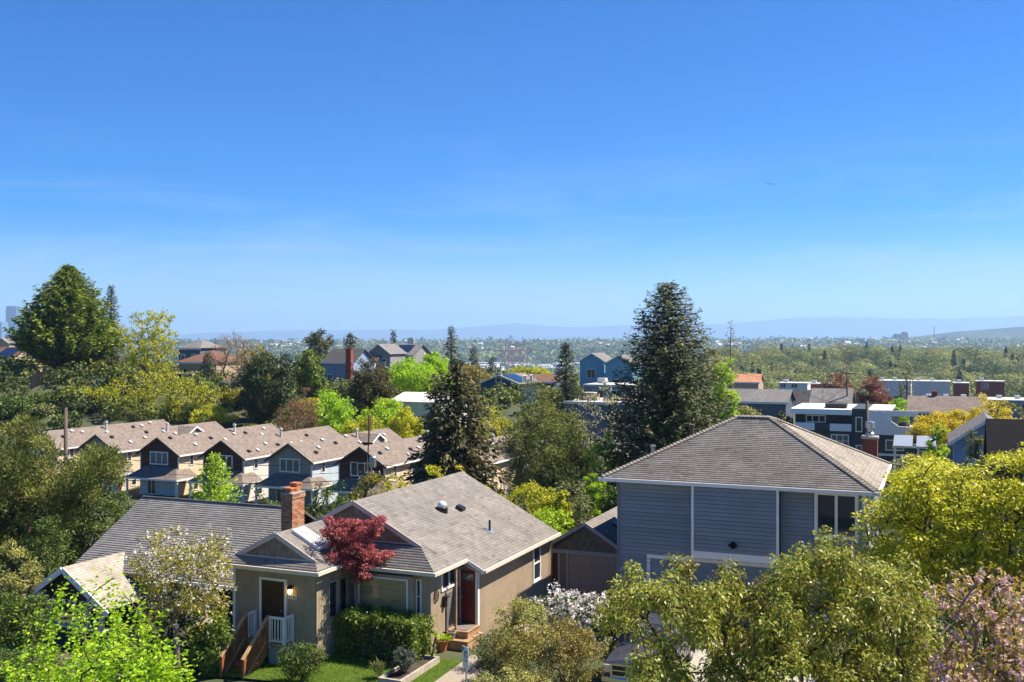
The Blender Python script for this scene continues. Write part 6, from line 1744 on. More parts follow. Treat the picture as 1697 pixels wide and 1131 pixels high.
broadleaf('pear_tree', 'white flowering tree with airy crown left of the tall fir', 'tree', 1003, 635, 84, 5.4, None, 'pear', 170, 22, .17, 141, clump_r=.36, crownfrac=.8, fork=.2, rmin=.3, upw=.8, lump=.3, bark='barkpale', lw=.7)
broadleaf('green_tree', 'lime tree below the white flowering tree', 'tree', 1005, 715, 78, 3.4, None, 'lime', 100, 60, .17, 142, clump_r=.36, crownfrac=.9, rmin=.4)
broadleaf('brown_tree', 'brown leaved tree just right of the tall fir', 'tree', 1183, 568, 130, 4.4, None, 'bronze', 100, 70, .3, 143, clump_r=.5, crownfrac=.95, rmin=.4)
broadleaf('lime_tree', 'yellow-green tree right of the tall fir', 'tree', 1200, 582, 128, 4.6, None, 'lime', 120, 70, .28, 144, clump_r=.5, crownfrac=.95, rmin=.4)
conifer('skyline_fir', 'sparse greyish conifer on the skyline right of the tall fir', 1211, 532, 160, 6.5, 'fir', 145, nb=90, step=.5, card=.6, cards=3, cat='tree', jag=.7, bark='barkpale')
broadleaf('hedge_shrub', 'olive shrubs before the long blue-grey house', 'shrub', 1240, 668, 135, 6.0, None, 'variegated', 100, 50, .3, 146, clump_r=.6, crownfrac=.95, rmin=.4)
broadleaf('round_bush', 'dark round bush left of the modern house', 'shrub', 1299, 668, 118, 3.4, None, 'darkgreen', 90, 80, .24, 147, clump_r=.4, crownfrac=.97, rmin=.5)
broadleaf('copper_tree', 'copper red tree behind the modern house', 'tree', 1447, 626, 165, 8.2, None, 'copper', 190, 75, .32, 148, clump_r=.75, crownfrac=.9, rmin=.45)
broadleaf('lime_tree', 'lime bush right of the copper red tree', 'tree', 1487, 654, 150, 4.6, None, 'brightlime', 90, 60, .3, 149, clump_r=.5, crownfrac=.9, rmin=.4)
conifer('narrow_conifer', 'narrow dark conifer right of the copper tree', 1503, 607, 170, 3.0, 'darkgreen', 150, nb=150, step=.4, card=.55, cards=4, cat='tree', prof=lambda t: .35 + .65 * (1 - t), jag=.4)
conifer('narrow_conifer', 'shorter olive conifer touching the narrow dark conifer', 1493, 634, 165, 2.6, 'pine', 151, nb=120, step=.4, card=.5, cards=4, cat='tree')
broadleaf('golden_tree', 'golden yellow round tree right of the modern house', 'tree', 1563, 666, 105, 8.0, None, 'gold', 230, 75, .2, 152, clump_r=.5, crownfrac=.72, rmin=.5, half=True)
broadleaf('golden_tree', 'second golden yellow tree nearer the right edge', 'tree', 1640, 655, 105, 6.6, None, 'gold', 200, 65, .2, 153, clump_r=.5, crownfrac=.85, rmin=.4)
broadleaf('green_tree', 'dome shaped green tree below the golden tree', 'tree', 1551, 692, 88, 2.3, None, 'lime', 80, 70, .16, 154, clump_r=.25, crownfrac=.75, rmin=.6)
broadleaf('olive_tree', 'thin olive tree at the right edge behind the black roof', 'tree', 1690, 655, 85, 5.5, None, 'olive', 120, 40, .2, 155, clump_r=.45, crownfrac=.9, rmin=.35)
broadleaf('vine_shrub', 'green vine shrub before the small blue-grey house', 'shrub', 1618, 695, 66, 2.2, None, 'sagegreen', 70, 55, .14, 156, clump_r=.28, crownfrac=.9, rmin=.35)
broadleaf('shrub', 'yellow-green shrub in the gap right of the central dark conifer', 'shrub', 832, 660, 112, 7.0, None, 'maple', 110, 60, .25, 167, clump_r=.65, crownfrac=.97, rmin=.4, fork=.1)
broadleaf('shrub', 'olive shrub below the navy house left of the pine', 'shrub', 868, 680, 105, 6.0, None, 'sagegreen', 110, 60, .25, 168, clump_r=.6, crownfrac=.97, rmin=.4, fork=.1)
broadleaf('pale_shrub', 'pale grey-green shrub behind the slate blue chimney', 'shrub', 1500, 748, 62, 2.4, None, 'pear', 80, 50, .13, 157, clump_r=.25, crownfrac=.95, rmin=.4)
broadleaf('shrub', 'green shrubs in the side yard beneath the yellow maple', 'shrub', 1560, 930, 37, 5.0, None, 'green', 110, 60, .12, 169, clump_r=.4, crownfrac=.97, rmin=.5, fork=.1)
broadleaf('shrub', 'olive yellow shrub between chimney and maple', 'shrub', 1540, 745, 50, 3.6, None, 'maple', 100, 70, .14, 158, clump_r=.36, crownfrac=.95, rmin=.45)
broadleaf('beige_tree', 'beige budding tree left of the copper tree', 'tree', 1390, 612, 240, 9, None, 'twig', 130, 45, .5, 159, clump_r=.9, crownfrac=.9, rmin=.4)
broadleaf('hill_shrub', 'dark evergreen mass on the bank under the great cypress', 'shrub', 70, 622, 158, 15, None, 'darkgreen', 150, 50, .45, 160, clump_r=1.1, crownfrac=.97, rmin=.4, fork=.1)
broadleaf('hill_shrub', 'dark shrub on the bank below the grey fence', 'shrub', 95, 655, 146, 8, None, 'green', 110, 60, .36, 164, clump_r=.8, crownfrac=.97, rmin=.4, fork=.1)
broadleaf('hill_shrub', 'dark shrub between fence and wide sparse tree', 'shrub', 140, 668, 143, 7, None, 'darkgreen', 100, 60, .36, 165, clump_r=.8, crownfrac=.97, rmin=.4, fork=.1)
broadleaf('hill_shrub', 'olive shrub behind the leftmost townhouse roofs', 'shrub', 55, 672, 141, 8, None, 'sagegreen', 100, 60, .36, 166, clump_r=.8, crownfrac=.97, rmin=.4, fork=.1)
broadleaf('hill_shrub', 'dark shrubs at the left edge above the pine', 'shrub', 5, 650, 138, 9, None, 'green', 110, 50, .36, 161, clump_r=.8, crownfrac=.97, rmin=.4, fork=.1)
broadleaf('hill_shrub', 'yellow hedge below the red-brown roof', 'shrub', 300, 612, 170, 9.0, 3.2, 'olive', 110, 60, .36, 162, clump_r=.7, crownfrac=.97, rmin=.4, fork=.1)
broadleaf('hill_shrub', 'green shrubs between the bare tree and the dark tree', 'shrub', 395, 640, 150, 6.0, None, 'olive', 100, 50, .36, 163, clump_r=.6, crownfrac=.97, rmin=.4, fork=.1)

# ------------------------------------------------------------------ garden pieces
lawn_m = mat('lawn_soil', (.055, .085, .012), .95, .3, 2.0, .4)
la_, lb_, lc_, ld_ = tw(-7.2, -4.6)[:2], tw(1.9, -4.6)[:2], tw(1.9, -.1)[:2], tw(-7.2, -.1)[:2]
tag(sheet('lawn', [la_, lb_, lc_, ld_], lawn_m, .02), kind='structure')
def grass():
    rng = np.random.default_rng(61); n = 42000
    s, t = rng.random(n), rng.random(n)
    a = -7.1 + 8.9 * s; b = -4.6 + 4.4 * t
    keep = ~((a > 1.42) | ((a > -.3) & (a < .68) & (b > -3.5) & (b < -.5)))
    a, b = a[keep], b[keep]; n = len(a)
    xy = TO[:2] + np.outer(a, WV[:2]) + np.outer(b, DV[:2])
    pts = np.stack([xy[:, 0], xy[:, 1], G(xy[:, 0], xy[:, 1]) + .01], 1)
    ax = rng.normal(0, .4, (n, 3)); ax[:, 2] = 1
    o = leaf_obj('grass', [leaf_geo(rng, pts, ax, .075, .014, rng.normal(.5, .2, n) , .2)], lm('grass', [(.10, .20, .008), (.20, .34, .012), (.34, .46, .03)], transl=.35, rough=.5), None, (0, 0, 0))
    tag(o, 'short bright green lawn grass before the bungalow', 'grass', kind='stuff')
grass()
path_m = mat('aggregate_path', (.30, .245, .19), .95, .2, 14, .5, 40)
tag(sheet('path', [tw(1.5, -5)[:2], tw(2.9, -5)[:2], tw(2.9, .6)[:2], tw(1.4, .6)[:2]], path_m, .055), kind='structure')
tag(sheet('driveway', [P(985, 600, 26)[:2], P(1420, 600, 26)[:2], P(1330, 600, 39)[:2], P(1030, 600, 42)[:2]], M['concrete'], .05), kind='structure')
tag(sheet('street', [(-60, 3), (70, 3), (70, 14), (-60, 14)], mat('asphalt', (.05, .05, .052), .9, .2, 8, .3), .01, 12), kind='structure')

tag(sheet('verge_lawn', [(-24, 30.5), (-6, 24.5), (-4.2, 33.3), (-14.5, 37)], lawn_m, .02), kind='structure')
tag(sheet('sidewalk', [(-30, 26), (20, 17), (20, 19.4), (-30, 28.4)], path_m, .06, 10), kind='structure')
tag(sheet('garage_bounce_drive', [tw(.2, 4.0)[:2] + WV[:2] * 1.2, tw(4.2, 4.0)[:2], tw(3.4, 13.9)[:2], tw(.3, 13.9)[:2]], M['concrete'], .06), kind='structure')  # concrete sheet added to bounce sunlight onto the dim garage front
def planter():
    c = tw(.20, -1.95, 0); c[2] = float(G(c[0], c[1]))
    h = thing('planter_box', c, 'low timber edged planter bed on the lawn', 'planter', rz=-ANG)
    wd = mat('grey_timber', (.36, .31, .25), .9, .2, 4, .3)
    for b_ in ((-.45, .45, -1.5, -1.4, -.1, .24), (-.45, .45, 1.3, 1.4, -.1, .24), (-.45, -.35, -1.395, 1.295, -.1, .235), (.35, .45, -1.395, 1.295, -.1, .235)):
        obj('timber', MB().box(*b_), wd, h)
    obj('soil', MB().box(-.345, .345, -1.39, 1.29, -.1, .14), M['soil'], h)
planter()
def pots():
    for a, b, r, z, m, lab in ((.10, .72, .24, .0, M['terracotta'], 'large terracotta flower pot on the lawn edge by the steps'), (.30, 1.12, .17, .34, mat('grey_pot', (.30, .24, .19), .8), 'grey-brown pot on the lower wooden step'), (.02, 1.15, .17, .34, M['black'], 'dark low pot beside the bungalow corner')):
        c = tw(a, b, 0); c[2] = float(G(c[0], c[1])) + (.0 if z == 0 else z)
        h = thing('flower_pot', c, lab, 'pot', 'flower pots by the steps')
        obj('pot', MB().lathe([(r * .65, 0), (r * .95, r * 1.5), (r * 1.08, r * 1.5), (r * 1.08, r * 1.8), (r * .9, r * 1.8), (r * .85, r * 1.55)], 16), m, h, smooth=False)
        obj('soil', MB().lathe([(r * .88, r * 1.55), (r * .4, r * 1.6)], 12), M['soil'], h)
        if z == 0:
            rng = np.random.default_rng(4); n = 130
            az = rng.uniform(0, 6.28, n); rr = rng.random(n) * .3
            pts = np.stack([np.cos(az) * rr, np.sin(az) * rr, r * 1.6 + rng.random(n) * .22], 1)
            ax = np.stack([np.cos(az), np.sin(az), np.full(n, .5)], 1)
            leaf_obj('plant', [leaf_geo(rng, pts, ax, .15, .08, rng.normal(.5, .2, n))], LEAF['lime'], h, (0, 0, 0))
pots()
def sign():
    p = P(772, 1100, 30.0); g = float(G(p[0], p[1]))
    h = thing('street_sign', (p[0], p[1], g), 'small white street sign on a grey post near the path', 'sign', rz=math.radians(-58))
    obj('post', MB().box(-.025, .025, 0, .03, -.3, 12 - (1073 - CY) / F * 30 - g - .02), M['metal'], h)
    z1 = 12 - (1072 - CY) / F * 30 - g; z0 = 12 - (1107 - CY) / F * 30 - g
    pl = obj('plate', MB().box(-.17, .17, -.016, -.004, z0, z1), M['white'], h, bevel=.003)
    grn = mat('sign_green', (.02, .25, .18), .5); dk = mat('sign_dark', (.04, .05, .05), .5)
    obj('green_mark', MB().box(-.15, -.06, -.019, -.017, z1 - .13, z1 - .03), grn, pl)
    ring = [(.02 + .085 * math.cos(a), -.02, z1 - .22 + .085 * math.sin(a)) for a in np.linspace(.5, 2 * math.pi - .3, 18)]
    obj('round_symbol', MB().tube(ring, .011, 5).tube([(.02, -.02, z1 - .27), (.02, -.02, z1 - .17), (.06, -.02, z1 - .19)], .01, 5), dk, pl)
    obj('lettering_bar', MB().box(-.10, .11, -.019, -.017, z1 - .40, z1 - .385).box(-.07, .08, -.019, -.017, z1 - .44, z1 - .43), dk, pl)
sign()

def pickup():
    o = P(1046, 600, 33.6); g = float(G(o[0], o[1])) + .06
    h = thing('pickup_truck', (o[0], o[1], g), 'dark blue pickup truck parked nose-out under the street tree', 'truck', rz=-ANG)
    paint = mat('dark_blue_paint', (.05, .05, .068), .18, .05, 1, spec=.7)
    chrome = mat('chrome', (.62, .62, .64), .12, .03, metal=1.0)
    # body: hood loft, fenders, cab, bed
    b = MB()
    def loft(secs, m):
        n = len(secs[0]); vs = [q for s in secs for q in s]; fs = []
        for i in range(len(secs) - 1):
            for k in range(n - 1): fs.append((i * n + k, i * n + k + 1, (i + 1) * n + k + 1, (i + 1) * n + k))
        fs.append(tuple(range(n - 1, -1, -1))); fs.append(tuple((len(secs) - 1) * n + k for k in range(n)))
        m.add(vs, fs)
    def sec(y, hw, zt, crown, zb=.45):
        return [(-hw, y, zb), (-hw * 1.0, y, zt - .22), (-hw * .93, y, zt - .07), (-hw * .6, y, zt), (-.3 * hw, y, zt + crown), (.3 * hw, y, zt + crown), (hw * .6, y, zt), (hw * .93, y, zt - .07), (hw, y, zt - .22), (hw, y, zb)]
    loft([sec(0.0, .93, 1.02, .03), sec(.12, .98, 1.10, .05), sec(.6, 1.0, 1.17, .06), sec(1.35, 1.0, 1.23, .05)], b)
    loft([sec(1.36, 1.0, 1.24, .02), sec(3.6, 1.0, 1.25, .02)], b)
    b.box(-1.0, 1.0, 3.62, 5.5, .45, 1.22)
    body = obj('body', b, paint, h)
    cab = MB()
    cab.add([(-.95, 1.5, 1.25), (.95, 1.5, 1.25), (.95, 3.55, 1.25), (-.95, 3.55, 1.25), (-.78, 2.15, 1.88), (.78, 2.15, 1.88), (.78, 3.35, 1.90), (-.78, 3.35, 1.90)],
            [(4, 5, 6, 7), (0, 1, 5, 4), (1, 2, 6, 5), (2, 3, 7, 6), (3, 0, 4, 7)])
    obj('cab', cab, paint, h)
    obj('windscreen', MB().add([(-.82, 1.555, 1.31), (.82, 1.555, 1.31), (.70, 2.115, 1.83), (-.70, 2.115, 1.83)], [(0, 1, 2, 3)]), M['glass'], h)
    g_ = MB()
    for sx in (-1, 1):
        x0, x1 = (.04, .62) if sx > 0 else (-.62, -.04)
        g_.box(x0, x1, -.07, .0, .98, 1.05); g_.box(x0, x1, -.07, .0, .60, .66); g_.box(x0, x1, -.06, -.0, .80, .84)
    g_.box(-.69, -.625, -.08, .0, .60, 1.05); g_.box(.625, .69, -.08, .0, .60, 1.05); g_.box(-.038, .038, -.08, .0, .602, 1.05)
    obj('grille', g_, chrome, h)
    obj('grille_mesh', MB().box(-.62, .62, -.03, -.005, .62, 1.0), M['black'], h)
    for sx in (-1, 1):
        obj('headlight', MB().box(min(sx * .70, sx * .94), max(sx * .70, sx * .94), -.04, .02, .72, .98), mat('headlight_lens', (.55, .52, .42), .1, .08, 6, spec=.8) if 'headlight_lens' not in bpy.data.materials else bpy.data.materials['headlight_lens'], h, bevel=.02)
        mr = MB().box(min(sx * 1.02, sx * 1.30), max(sx * 1.02, sx * 1.30), 1.55, 1.72, 1.42, 1.74)
        m_ = obj('side_mirror', mr, M['black'], h, bevel=.04)
        obj('mirror_arm', MB().beam((sx * .95, 1.64, 1.30), (sx * 1.08, 1.64, 1.45), .06, .06), M['black'], m_)
        for y in (.95, 4.5):
            t = MB()
            c0 = np.array([sx * .86, y, .38])
            t.tube([c0 - [.12, 0, 0], c0 + [.12, 0, 0]], .38, 20)
            w = obj('wheel', t, M['black'], h)
            obj('rim', MB().tube([c0 - [.13, 0, 0], c0 + [.13, 0, 0]], .22, 14), chrome, w)
    obj('bumper', MB().box(-.98, .98, -.16, .0, .42, .60), chrome, h, bevel=.03)
pickup()

# ------------------------------------------------------------------ airplane
def airplane():
    c = P(1276, 305, 4300)
    h = thing('airplane', c, 'tiny airliner crossing the clear sky', 'airplane', rz=math.radians(-12))
    m = mat('airliner_skin', (.008, .012, .02), .7, .05)
    # flies to the right: x forward
    obj('fuselage', MB().tube([(-18, 0, 1.5), (-12, 0, .4), (-4, 0, 0), (12, 0, 0), (17, 0, -.2), (19, 0, -.6)], [.4, 1.5, 2, 2, 1.5, .3], 12), m, h, smooth=True)
    for sy in (-1, 1):
        obj('wing', MB().slab([(4, sy * 1.5, -.8), (-1, sy * 1.5, -.8), (-6.5, sy * 17, 1.0), (-4.5, sy * 17, 1.0)], .6), m, h)
        obj('tailplane', MB().slab([(-13, sy * .6, 1), (-16.5, sy * .6, 1), (-18.5, sy * 6.5, 1.8), (-17, sy * 6.5, 1.8)], .3), m, h)
        obj('engine', MB().tube([(5, sy * 6, -2.4), (1, sy * 6, -2.4)], [1.2, .9], 10), m, h)
    obj('fin', MB().slab([(-12, 0, 1.5), (-16.5, 0, 1.5), (-19.5, 0, 8), (-17, 0, 8)], .4, n=(0, 1, 0)), m, h)
airplane()

# ------------------------------------------------------------------ far valley
def forest(name, label, n, sampler, cards, card, hts, seed, cols, wide=1.0, fj=.45):
    rng = np.random.default_rng(seed)
    X, Y, con = sampler(rng, n)
    Z = G(X, Y); H = rng.uniform(hts[0], hts[1], len(X)); W = H * rng.uniform(.8, 1.25, len(X)) * wide
    con = con if con is not None else rng.random(len(X)) < .12
    W = np.where(con, H * .34, W); H = np.where(con, H * 1.15, H)
    cid = np.repeat(np.arange(len(X)), cards); m = len(cid)
    d = unit(rng.normal(size=(m, 3))); r = rng.uniform(.72, 1.02, m)
    z01 = rng.random(m)
    taper = np.where(con[cid], 1.05 - z01, np.sqrt(np.maximum(0.02, 1 - (np.abs(z01 * 2 - .9) / 1.1) ** 2.4)))
    ang = rng.uniform(0, 6.28, m)
    lum = 1 + .22 * np.sin(ang * 3 + cid)
    px = X[cid] + np.cos(ang) * W[cid] * .5 * taper * r * lum; py = Y[cid] + np.sin(ang) * W[cid] * .5 * taper * r * lum
    pz = Z[cid] + H[cid] * (.12 + .88 * z01)
    ax = np.stack([np.cos(ang), np.sin(ang), rng.normal(.3, .6, m)], 1) + rng.normal(0, .5, (m, 3))
    tone = np.where(con, rng.uniform(0, .12, len(X)), rng.beta(1.1, 1.1, len(X)) * .8 + .18)[cid] + rng.normal(0, .04, m)
    o = leaf_obj(name, [leaf_geo(rng, np.stack([px, py, pz], 1), ax, card, card * .85, tone, .1, face=np.stack([np.cos(ang) * taper, np.sin(ang) * taper, (z01 - .42) * 2.0], 1), fj=fj)], rampmat(name + '_leaf', cols, rough=.7, transl=.2), None, (0, 0, 0))
    tag(o, label, 'forest', kind='stuff')
FC = [(.03, .05, .018), (.08, .11, .03), (.18, .22, .05), (.30, .32, .07), (.34, .30, .10)]
def samp_right(rng, n):
    Y = rng.uniform(470, 1030, n); u = rng.uniform(1170, 1760, n) - np.where(Y > 800, rng.uniform(0, 0, n), 0)
    return (u - CX) / F * Y, Y, None
forest('woodland', 'spring green woodland on the slope across the valley', 400, samp_right, 800, .95, (9, 17), 201, FC, 1.35, .3)
def samp_far(rng, n):
    Y = 2900 + 1700 * rng.random(n) ** 1.3; u = rng.uniform(-150, 1850, n)
    return (u - CX) / F * Y, Y, rng.random(n) < .2
forest('far_woodland', 'hazy wooded hillside beyond the valley', 5200, samp_far, 18, 9.0, (14, 28), 202, FC, 1.2, .3)
def samp_mid(rng, n):
    Y = rng.uniform(320, 900, n); u = rng.uniform(640, 1200, n)
    return (u - CX) / F * Y, Y, None
forest('valley_trees', 'mixed trees on the slope falling to the valley', 420, samp_mid, 70, 1.8, (5, 11), 203, FC)
def samp_left(rng, n):
    Y = rng.uniform(230, 420, n); u = rng.uniform(-80, 620, n)
    return (u - CX) / F * Y, Y, None
forest('hilltop_trees', 'low trees along the left hilltop', 130, samp_left, 110, 1.0, (3, 6.0), 204, FC)
def samp_under(rng, n):
    Y = rng.uniform(134, 235, n); u = rng.uniform(-60, 1010, n)
    return (u - CX) / F * Y, Y, np.zeros(n, bool)
forest('undergrowth', 'shrubs and brambles covering the bank behind the townhouses', 620, samp_under, 110, .5, (1.2, 3.4), 206, [(.03, .05, .012), (.07, .10, .02), (.15, .18, .03), (.26, .26, .05)])
def samp_yard(rng, n):
    Y = rng.uniform(50, 90, n); u = rng.uniform(-80, 1010, n)
    return (u - CX) / F * Y, Y, np.zeros(n, bool)
forest('garden_shrubs', 'dense garden shrubs between the bungalows and the townhouses', 330, samp_yard, 130, .22, (.8, 2.0), 207, [(.02, .04, .01), (.06, .09, .02), (.16, .19, .02), (.28, .28, .03)])
def samp_yr(rng, n):
    Y = rng.uniform(56, 230, n); u = rng.uniform(960, 1760, n)
    return (u - CX) / F * Y, Y, np.zeros(n, bool)
forest('yard_shrubs', 'mixed yard shrubs on the right between the houses', 420, samp_yr, 90, .42, (1.0, 2.6), 208, FC)
def samp_bot(rng, n):
    Y = rng.uniform(1100, 2400, n); u = rng.uniform(300, 1800, n)
    return (u - CX) / F * Y, Y, None
forest('valley_floor_trees', 'scattered trees on the valley floor', 1500, samp_bot, 16, 5.0, (8, 16), 205, FC)

def far_houses():
    rng = np.random.default_rng(71)
    meshes = []
    cols = [(.62, .60, .57), (.50, .46, .42), (.32, .25, .21), (.55, .42, .36), (.42, .45, .50)]
    for i, c in enumerate(cols):
        m_ = MB().box(-6, 6, -5, 5, -3, 6); m_.slab([(-6.5, -5.5, 6), (6.5, -5.5, 6), (6.5, 0, 9.5), (-6.5, 0, 9.5)], .3); m_.slab([(-6.5, 0, 9.5), (6.5, 0, 9.5), (6.5, 5.5, 6), (-6.5, 5.5, 6)], .3)
        me = m_.mesh('far_house'); me.materials.append(mat('far_house_%d' % i, c, .8)); meshes.append(me)
    for i in range(170):
        Y = rng.uniform(3300, 4500); u = rng.uniform(380, 1750)
        if 1010 < u < 1180: continue
        x = (u - CX) / F * Y
        o = bpy.data.objects.new('far_house', meshes[rng.integers(5)]); link(o)
        o.location = (x, Y, float(G(x, Y)) + 12); o.rotation_euler = (0, 0, rng.uniform(0, 3)); o.scale = (rng.uniform(.8, 1.6), 1.2, rng.uniform(1, 1.5))
        tag(o, 'tiny house on the hazy hillside beyond the valley', 'house', 'houses on the far hillside')
    wm = MB().box(-40, 40, -20, 20, -4, 14); wm.box(-41, 41, -21, 21, 14.01, 15); me = wm.mesh('warehouse'); me.materials.append(mat('warehouse_white', (.66, .66, .66), .7))
    for i in range(34):
        Y = rng.uniform(1900, 2700); u = rng.uniform(650, 1000) if i < 26 else rng.uniform(440, 660)
        x = (u - CX) / F * Y
        o = bpy.data.objects.new('warehouse', me); link(o)
        o.location = (x, Y, float(G(x, Y))); o.rotation_euler = (0, 0, rng.choice([-.4, -.2, 1.2])); o.scale = (rng.uniform(.4, 1.2), rng.uniform(.5, 1), rng.uniform(.5, 1.0))
        tag(o, 'long white warehouse on the distant valley floor', 'warehouse', 'warehouses on the valley floor')
    rd = mat('crane_red', (.45, .10, .06), .6)
    for u, Y in ((838, 2450), (842, 2500), (855, 2480), (868, 2520)):
        x = (u - CX) / F * Y; g = float(G(x, Y))
        h = thing('harbour_crane', (x, Y, g), 'faint red harbour crane on the valley floor', 'crane', 'harbour cranes')
        for dx in (-8, 8):
            for dy in (-8, 8): obj('leg', MB().beam((dx, dy, 0), (dx, dy, 42), 2.2, 2.2), rd, h)
        obj('boom', MB().beam((-30, 0, 42), (38, 0, 44), 3, 3), rd, h); obj('mast', MB().beam((0, 0, 42), (0, 0, 66), 2.4, 2.4), rd, h)
        obj('tie', MB().beam((0, 0, 66), (34, 0, 45), 1, 1), rd, h)
far_houses()

def tower(name, label, u0, u1, vtop, Y, col, vb=585, step=0, setb=.0):
    a, b = P(u0, vb, Y), P(u1, vb, Y); w = b[0] - a[0]; H = P(u0, vtop, Y)[2] - a[2]
    h = thing(name, ((a[0] + b[0]) / 2, Y, a[2]), label, 'tower')
    key = 'tower_%02d%02d%02d' % tuple(int(c * 99) for c in col)
    m = bpy.data.materials.get(key) or mat(key, col, .25, .1, .02)
    hw = w / 2
    obj('shaft', MB().box(-hw, hw, -hw, hw, -20, H * .93).box(-hw * .92, hw * .92, -hw * .92, hw * .92, H * .93, H), m, h)
    fl = MB(); n = max(4, int(H / 14))
    for i in range(n): fl.box(-hw * 1.01, hw * 1.01, -hw * 1.01, hw * 1.01, H * .93 * i / n, H * .93 * i / n + 1.5)
    obj('floor_bands', fl, M['concrete'], h)
tower('tower', 'dark blue glass skyscraper at the left edge', 13.5, 30, 508, 7000, (.045, .07, .13))
tower('tower', 'pale glass skyscraper cut by the left edge', -14, 8.5, 534, 6500, (.14, .22, .30))
tower('tower', 'low pale tower beside the skyscrapers at the left edge', 9, 14, 553, 6400, (.2, .22, .25))
for u0, u1, v, lab in ((805, 811, 563, 'leftmost block of the distant city cluster'), (820, 824.5, 562, 'second slim tower of the distant city cluster'), (828, 835, 562, 'broad third tower of the distant city cluster'),
                       (838.5, 842.5, 563, 'short tower left of the tallest one in the distant city'), (843.5, 849.5, 556, 'tallest tower of the distant city cluster'), (850, 853, 562, 'tower just right of the tallest distant one'), (854, 858, 564.5, 'rightmost low tower of the distant city'), (792, 797, 566.5, 'low far block left of the distant city')):
    tower('city_tower', lab, u0, u1, v, 9800, (.05, .075, .12), vb=576)
def lone(name, label, u, vt, Y, w, H0, col, cat):
    p = P(u, vt, Y); g = float(G(p[0], Y)); h = thing(name, (p[0], Y, g), label, cat)
    obj('shaft', MB().box(-w / 2, w / 2, -w / 2, w / 2, -5, p[2] - g), mat(name + '_wall', col, .8), h)
    obj('cap', MB().box(-w * .35, w * .35, -w * .35, w * .35, p[2] - g + .01, p[2] - g + w * .2), M['concrete'], h)
lone('water_tower', 'pale cylindrical looking tower on the skyline right of the solar roofed house', 681, 562, 1500, 9, 0, (.42, .38, .35), 'tower')
lone('hospital_block', 'pinkish block on the far ridge left of the radio mast', 1499, 552, 4400, 22, 0, (.50, .36, .30), 'building')
lone('hospital_block', 'wide grey block left of the pinkish block on the far ridge', 1487, 556, 4450, 32, 0, (.28, .27, .27), 'building')
def mast():
    p = P(1548, 540, 3900); g = float(G(p[0], 3900)); h = thing('radio_mast', (p[0], 3900, g), 'thin radio mast on the far ridge', 'mast')
    obj('mast', MB().tube([(0, 0, 0), (0, 0, p[2] - g)], [1.6, .9], 6), M['pole'], h)
    for z in (.35, .6, .85): obj('platform', MB().lathe([(2.4, 0), (2.4, 1.2)], 8, (0, 0, (p[2] - g) * z)), M['pole'], h)
mast()

# hills and mountains
def ridge(name, Y, us, vs, matr, depth, base, rough, seed, n=420):
    rng = np.random.default_rng(seed)
    u = np.linspace(us[0], us[-1], n); v = np.interp(u, us, vs)
    nzv = np.zeros(n)
    for k in range(1, 8):
        f = 2 ** k * .9; nzv += np.interp(np.linspace(0, 1, n), np.linspace(0, 1, int(f * 3) + 2), rng.normal(0, 1, int(f * 3) + 2)) / 1.75 ** k
    v = v + nzv * rough
    x = (u - CX) / F * Y; z = CZ - (v - CY) / F * Y
    V = []; A = []
    rows = 9
    for r in range(rows):
        t = r / (rows - 1)
        f = (1 - abs(2 * t - 1)) ** .8
        wob = rng.normal(0, 1, n); wob = np.convolve(wob, np.ones(7) / 7, 'same')
        zz = base + (z - base) * f + wob * (z - base) * .12 * (f * (1 - f)) * 4
        V.append(np.stack([x * (1 + (t - .5) * depth / Y), np.full(n, Y + (t - .5) * depth), zz], 1))
    V = np.concatenate(V)
    i, j = np.meshgrid(np.arange(rows - 1), np.arange(n - 1), indexing='ij')
    q = np.stack([i * n + j, i * n + j + 1, (i + 1) * n + j + 1, (i + 1) * n + j], -1).reshape(-1, 4)
    o = obj(name, raw_mesh(name, V, q, matr), matr)
    return tag(o, kind='structure')
hillm = mat('forested_hill', (.035, .05, .03), .95, .35, .004)
ridge('hill', 5600, [-400, 300, 900, 1250, 1440, 1480, 1530, 1590, 1640, 1697, 1800, 2100], [570, 569, 567.5, 567, 565, 561, 556, 549, 546, 541, 536, 545], hillm, 1000, -40, 1.2, 81)
snow, nt, b, out = newmat('rock_and_snow')
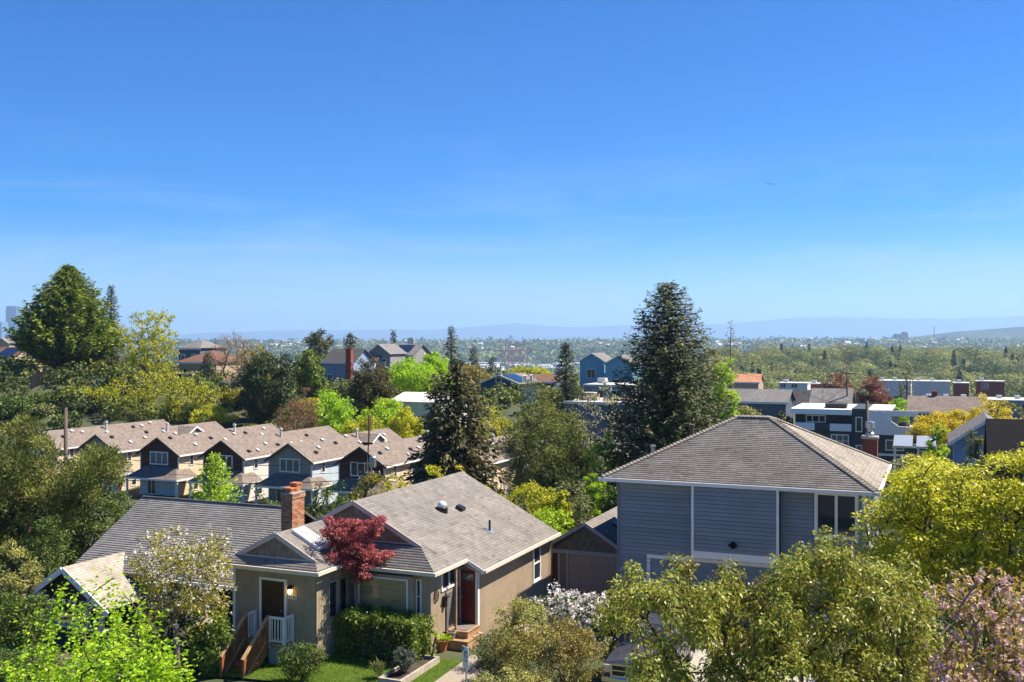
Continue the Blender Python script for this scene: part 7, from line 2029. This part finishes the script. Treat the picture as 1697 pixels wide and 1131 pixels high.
b.inputs['Roughness'].default_value = .9
t = nt.nodes.new('ShaderNodeTexCoord'); s = nt.nodes.new('ShaderNodeSeparateXYZ'); nt.links.new(t.outputs['Object'], s.inputs[0])
n1 = nt.nodes.new('ShaderNodeTexNoise'); n1.inputs['Scale'].default_value = .0022; n1.inputs['Detail'].default_value = 8
nt.links.new(t.outputs['Object'], n1.inputs['Vector'])
m1 = nt.nodes.new('ShaderNodeMath'); m1.operation = 'MULTIPLY_ADD'; m1.inputs[1].default_value = 520.0
nt.links.new(n1.outputs['Fac'], m1.inputs[0]); nt.links.new(s.outputs['Z'], m1.inputs[2])
mr = nt.nodes.new('ShaderNodeMapRange'); mr.inputs['From Min'].default_value = 740; mr.inputs['From Max'].default_value = 900
nt.links.new(m1.outputs[0], mr.inputs['Value'])
rr = nt.nodes.new('ShaderNodeValToRGB'); rr.color_ramp.elements[0].color = (.05, .06, .06, 1); rr.color_ramp.elements[1].color = (.75, .77, .8, 1)
nt.links.new(mr.outputs[0], rr.inputs['Fac']); nt.links.new(rr.outputs['Color'], b.inputs['Base Color'])
ridge('mountains', 20500, [-500, 0, 300, 480, 700, 850, 960, 1040, 1150, 1220, 1300, 1380, 1450, 1560, 1640, 1700, 1900, 2200], [556, 556, 553, 548, 545, 538, 545, 541, 540, 536, 529, 526, 528, 530, 527, 523, 528, 540], snow, 4200, -40, 3.0, 82, 600)

# haze: the air over the whole valley
hz = bpy.data.materials.new('valley_air'); hz.use_nodes = True
nt = hz.node_tree; nt.nodes.clear()
out = nt.nodes.new('ShaderNodeOutputMaterial'); pv = nt.nodes.new('ShaderNodeVolumePrincipled')
pv.inputs['Color'].default_value = (.42, .66, 1.0, 1)
pv.inputs['Density'].default_value = 9.5e-5
pv.inputs['Anisotropy'].default_value = .2
nt.links.new(pv.outputs[0], out.inputs['Volume'])
ho = obj('haze', MB().box(-24000, 24000, -260, 27500, -75, 640), hz)
tag(ho, 'pale blue summer haze filling the valley air', 'haze', kind='stuff')
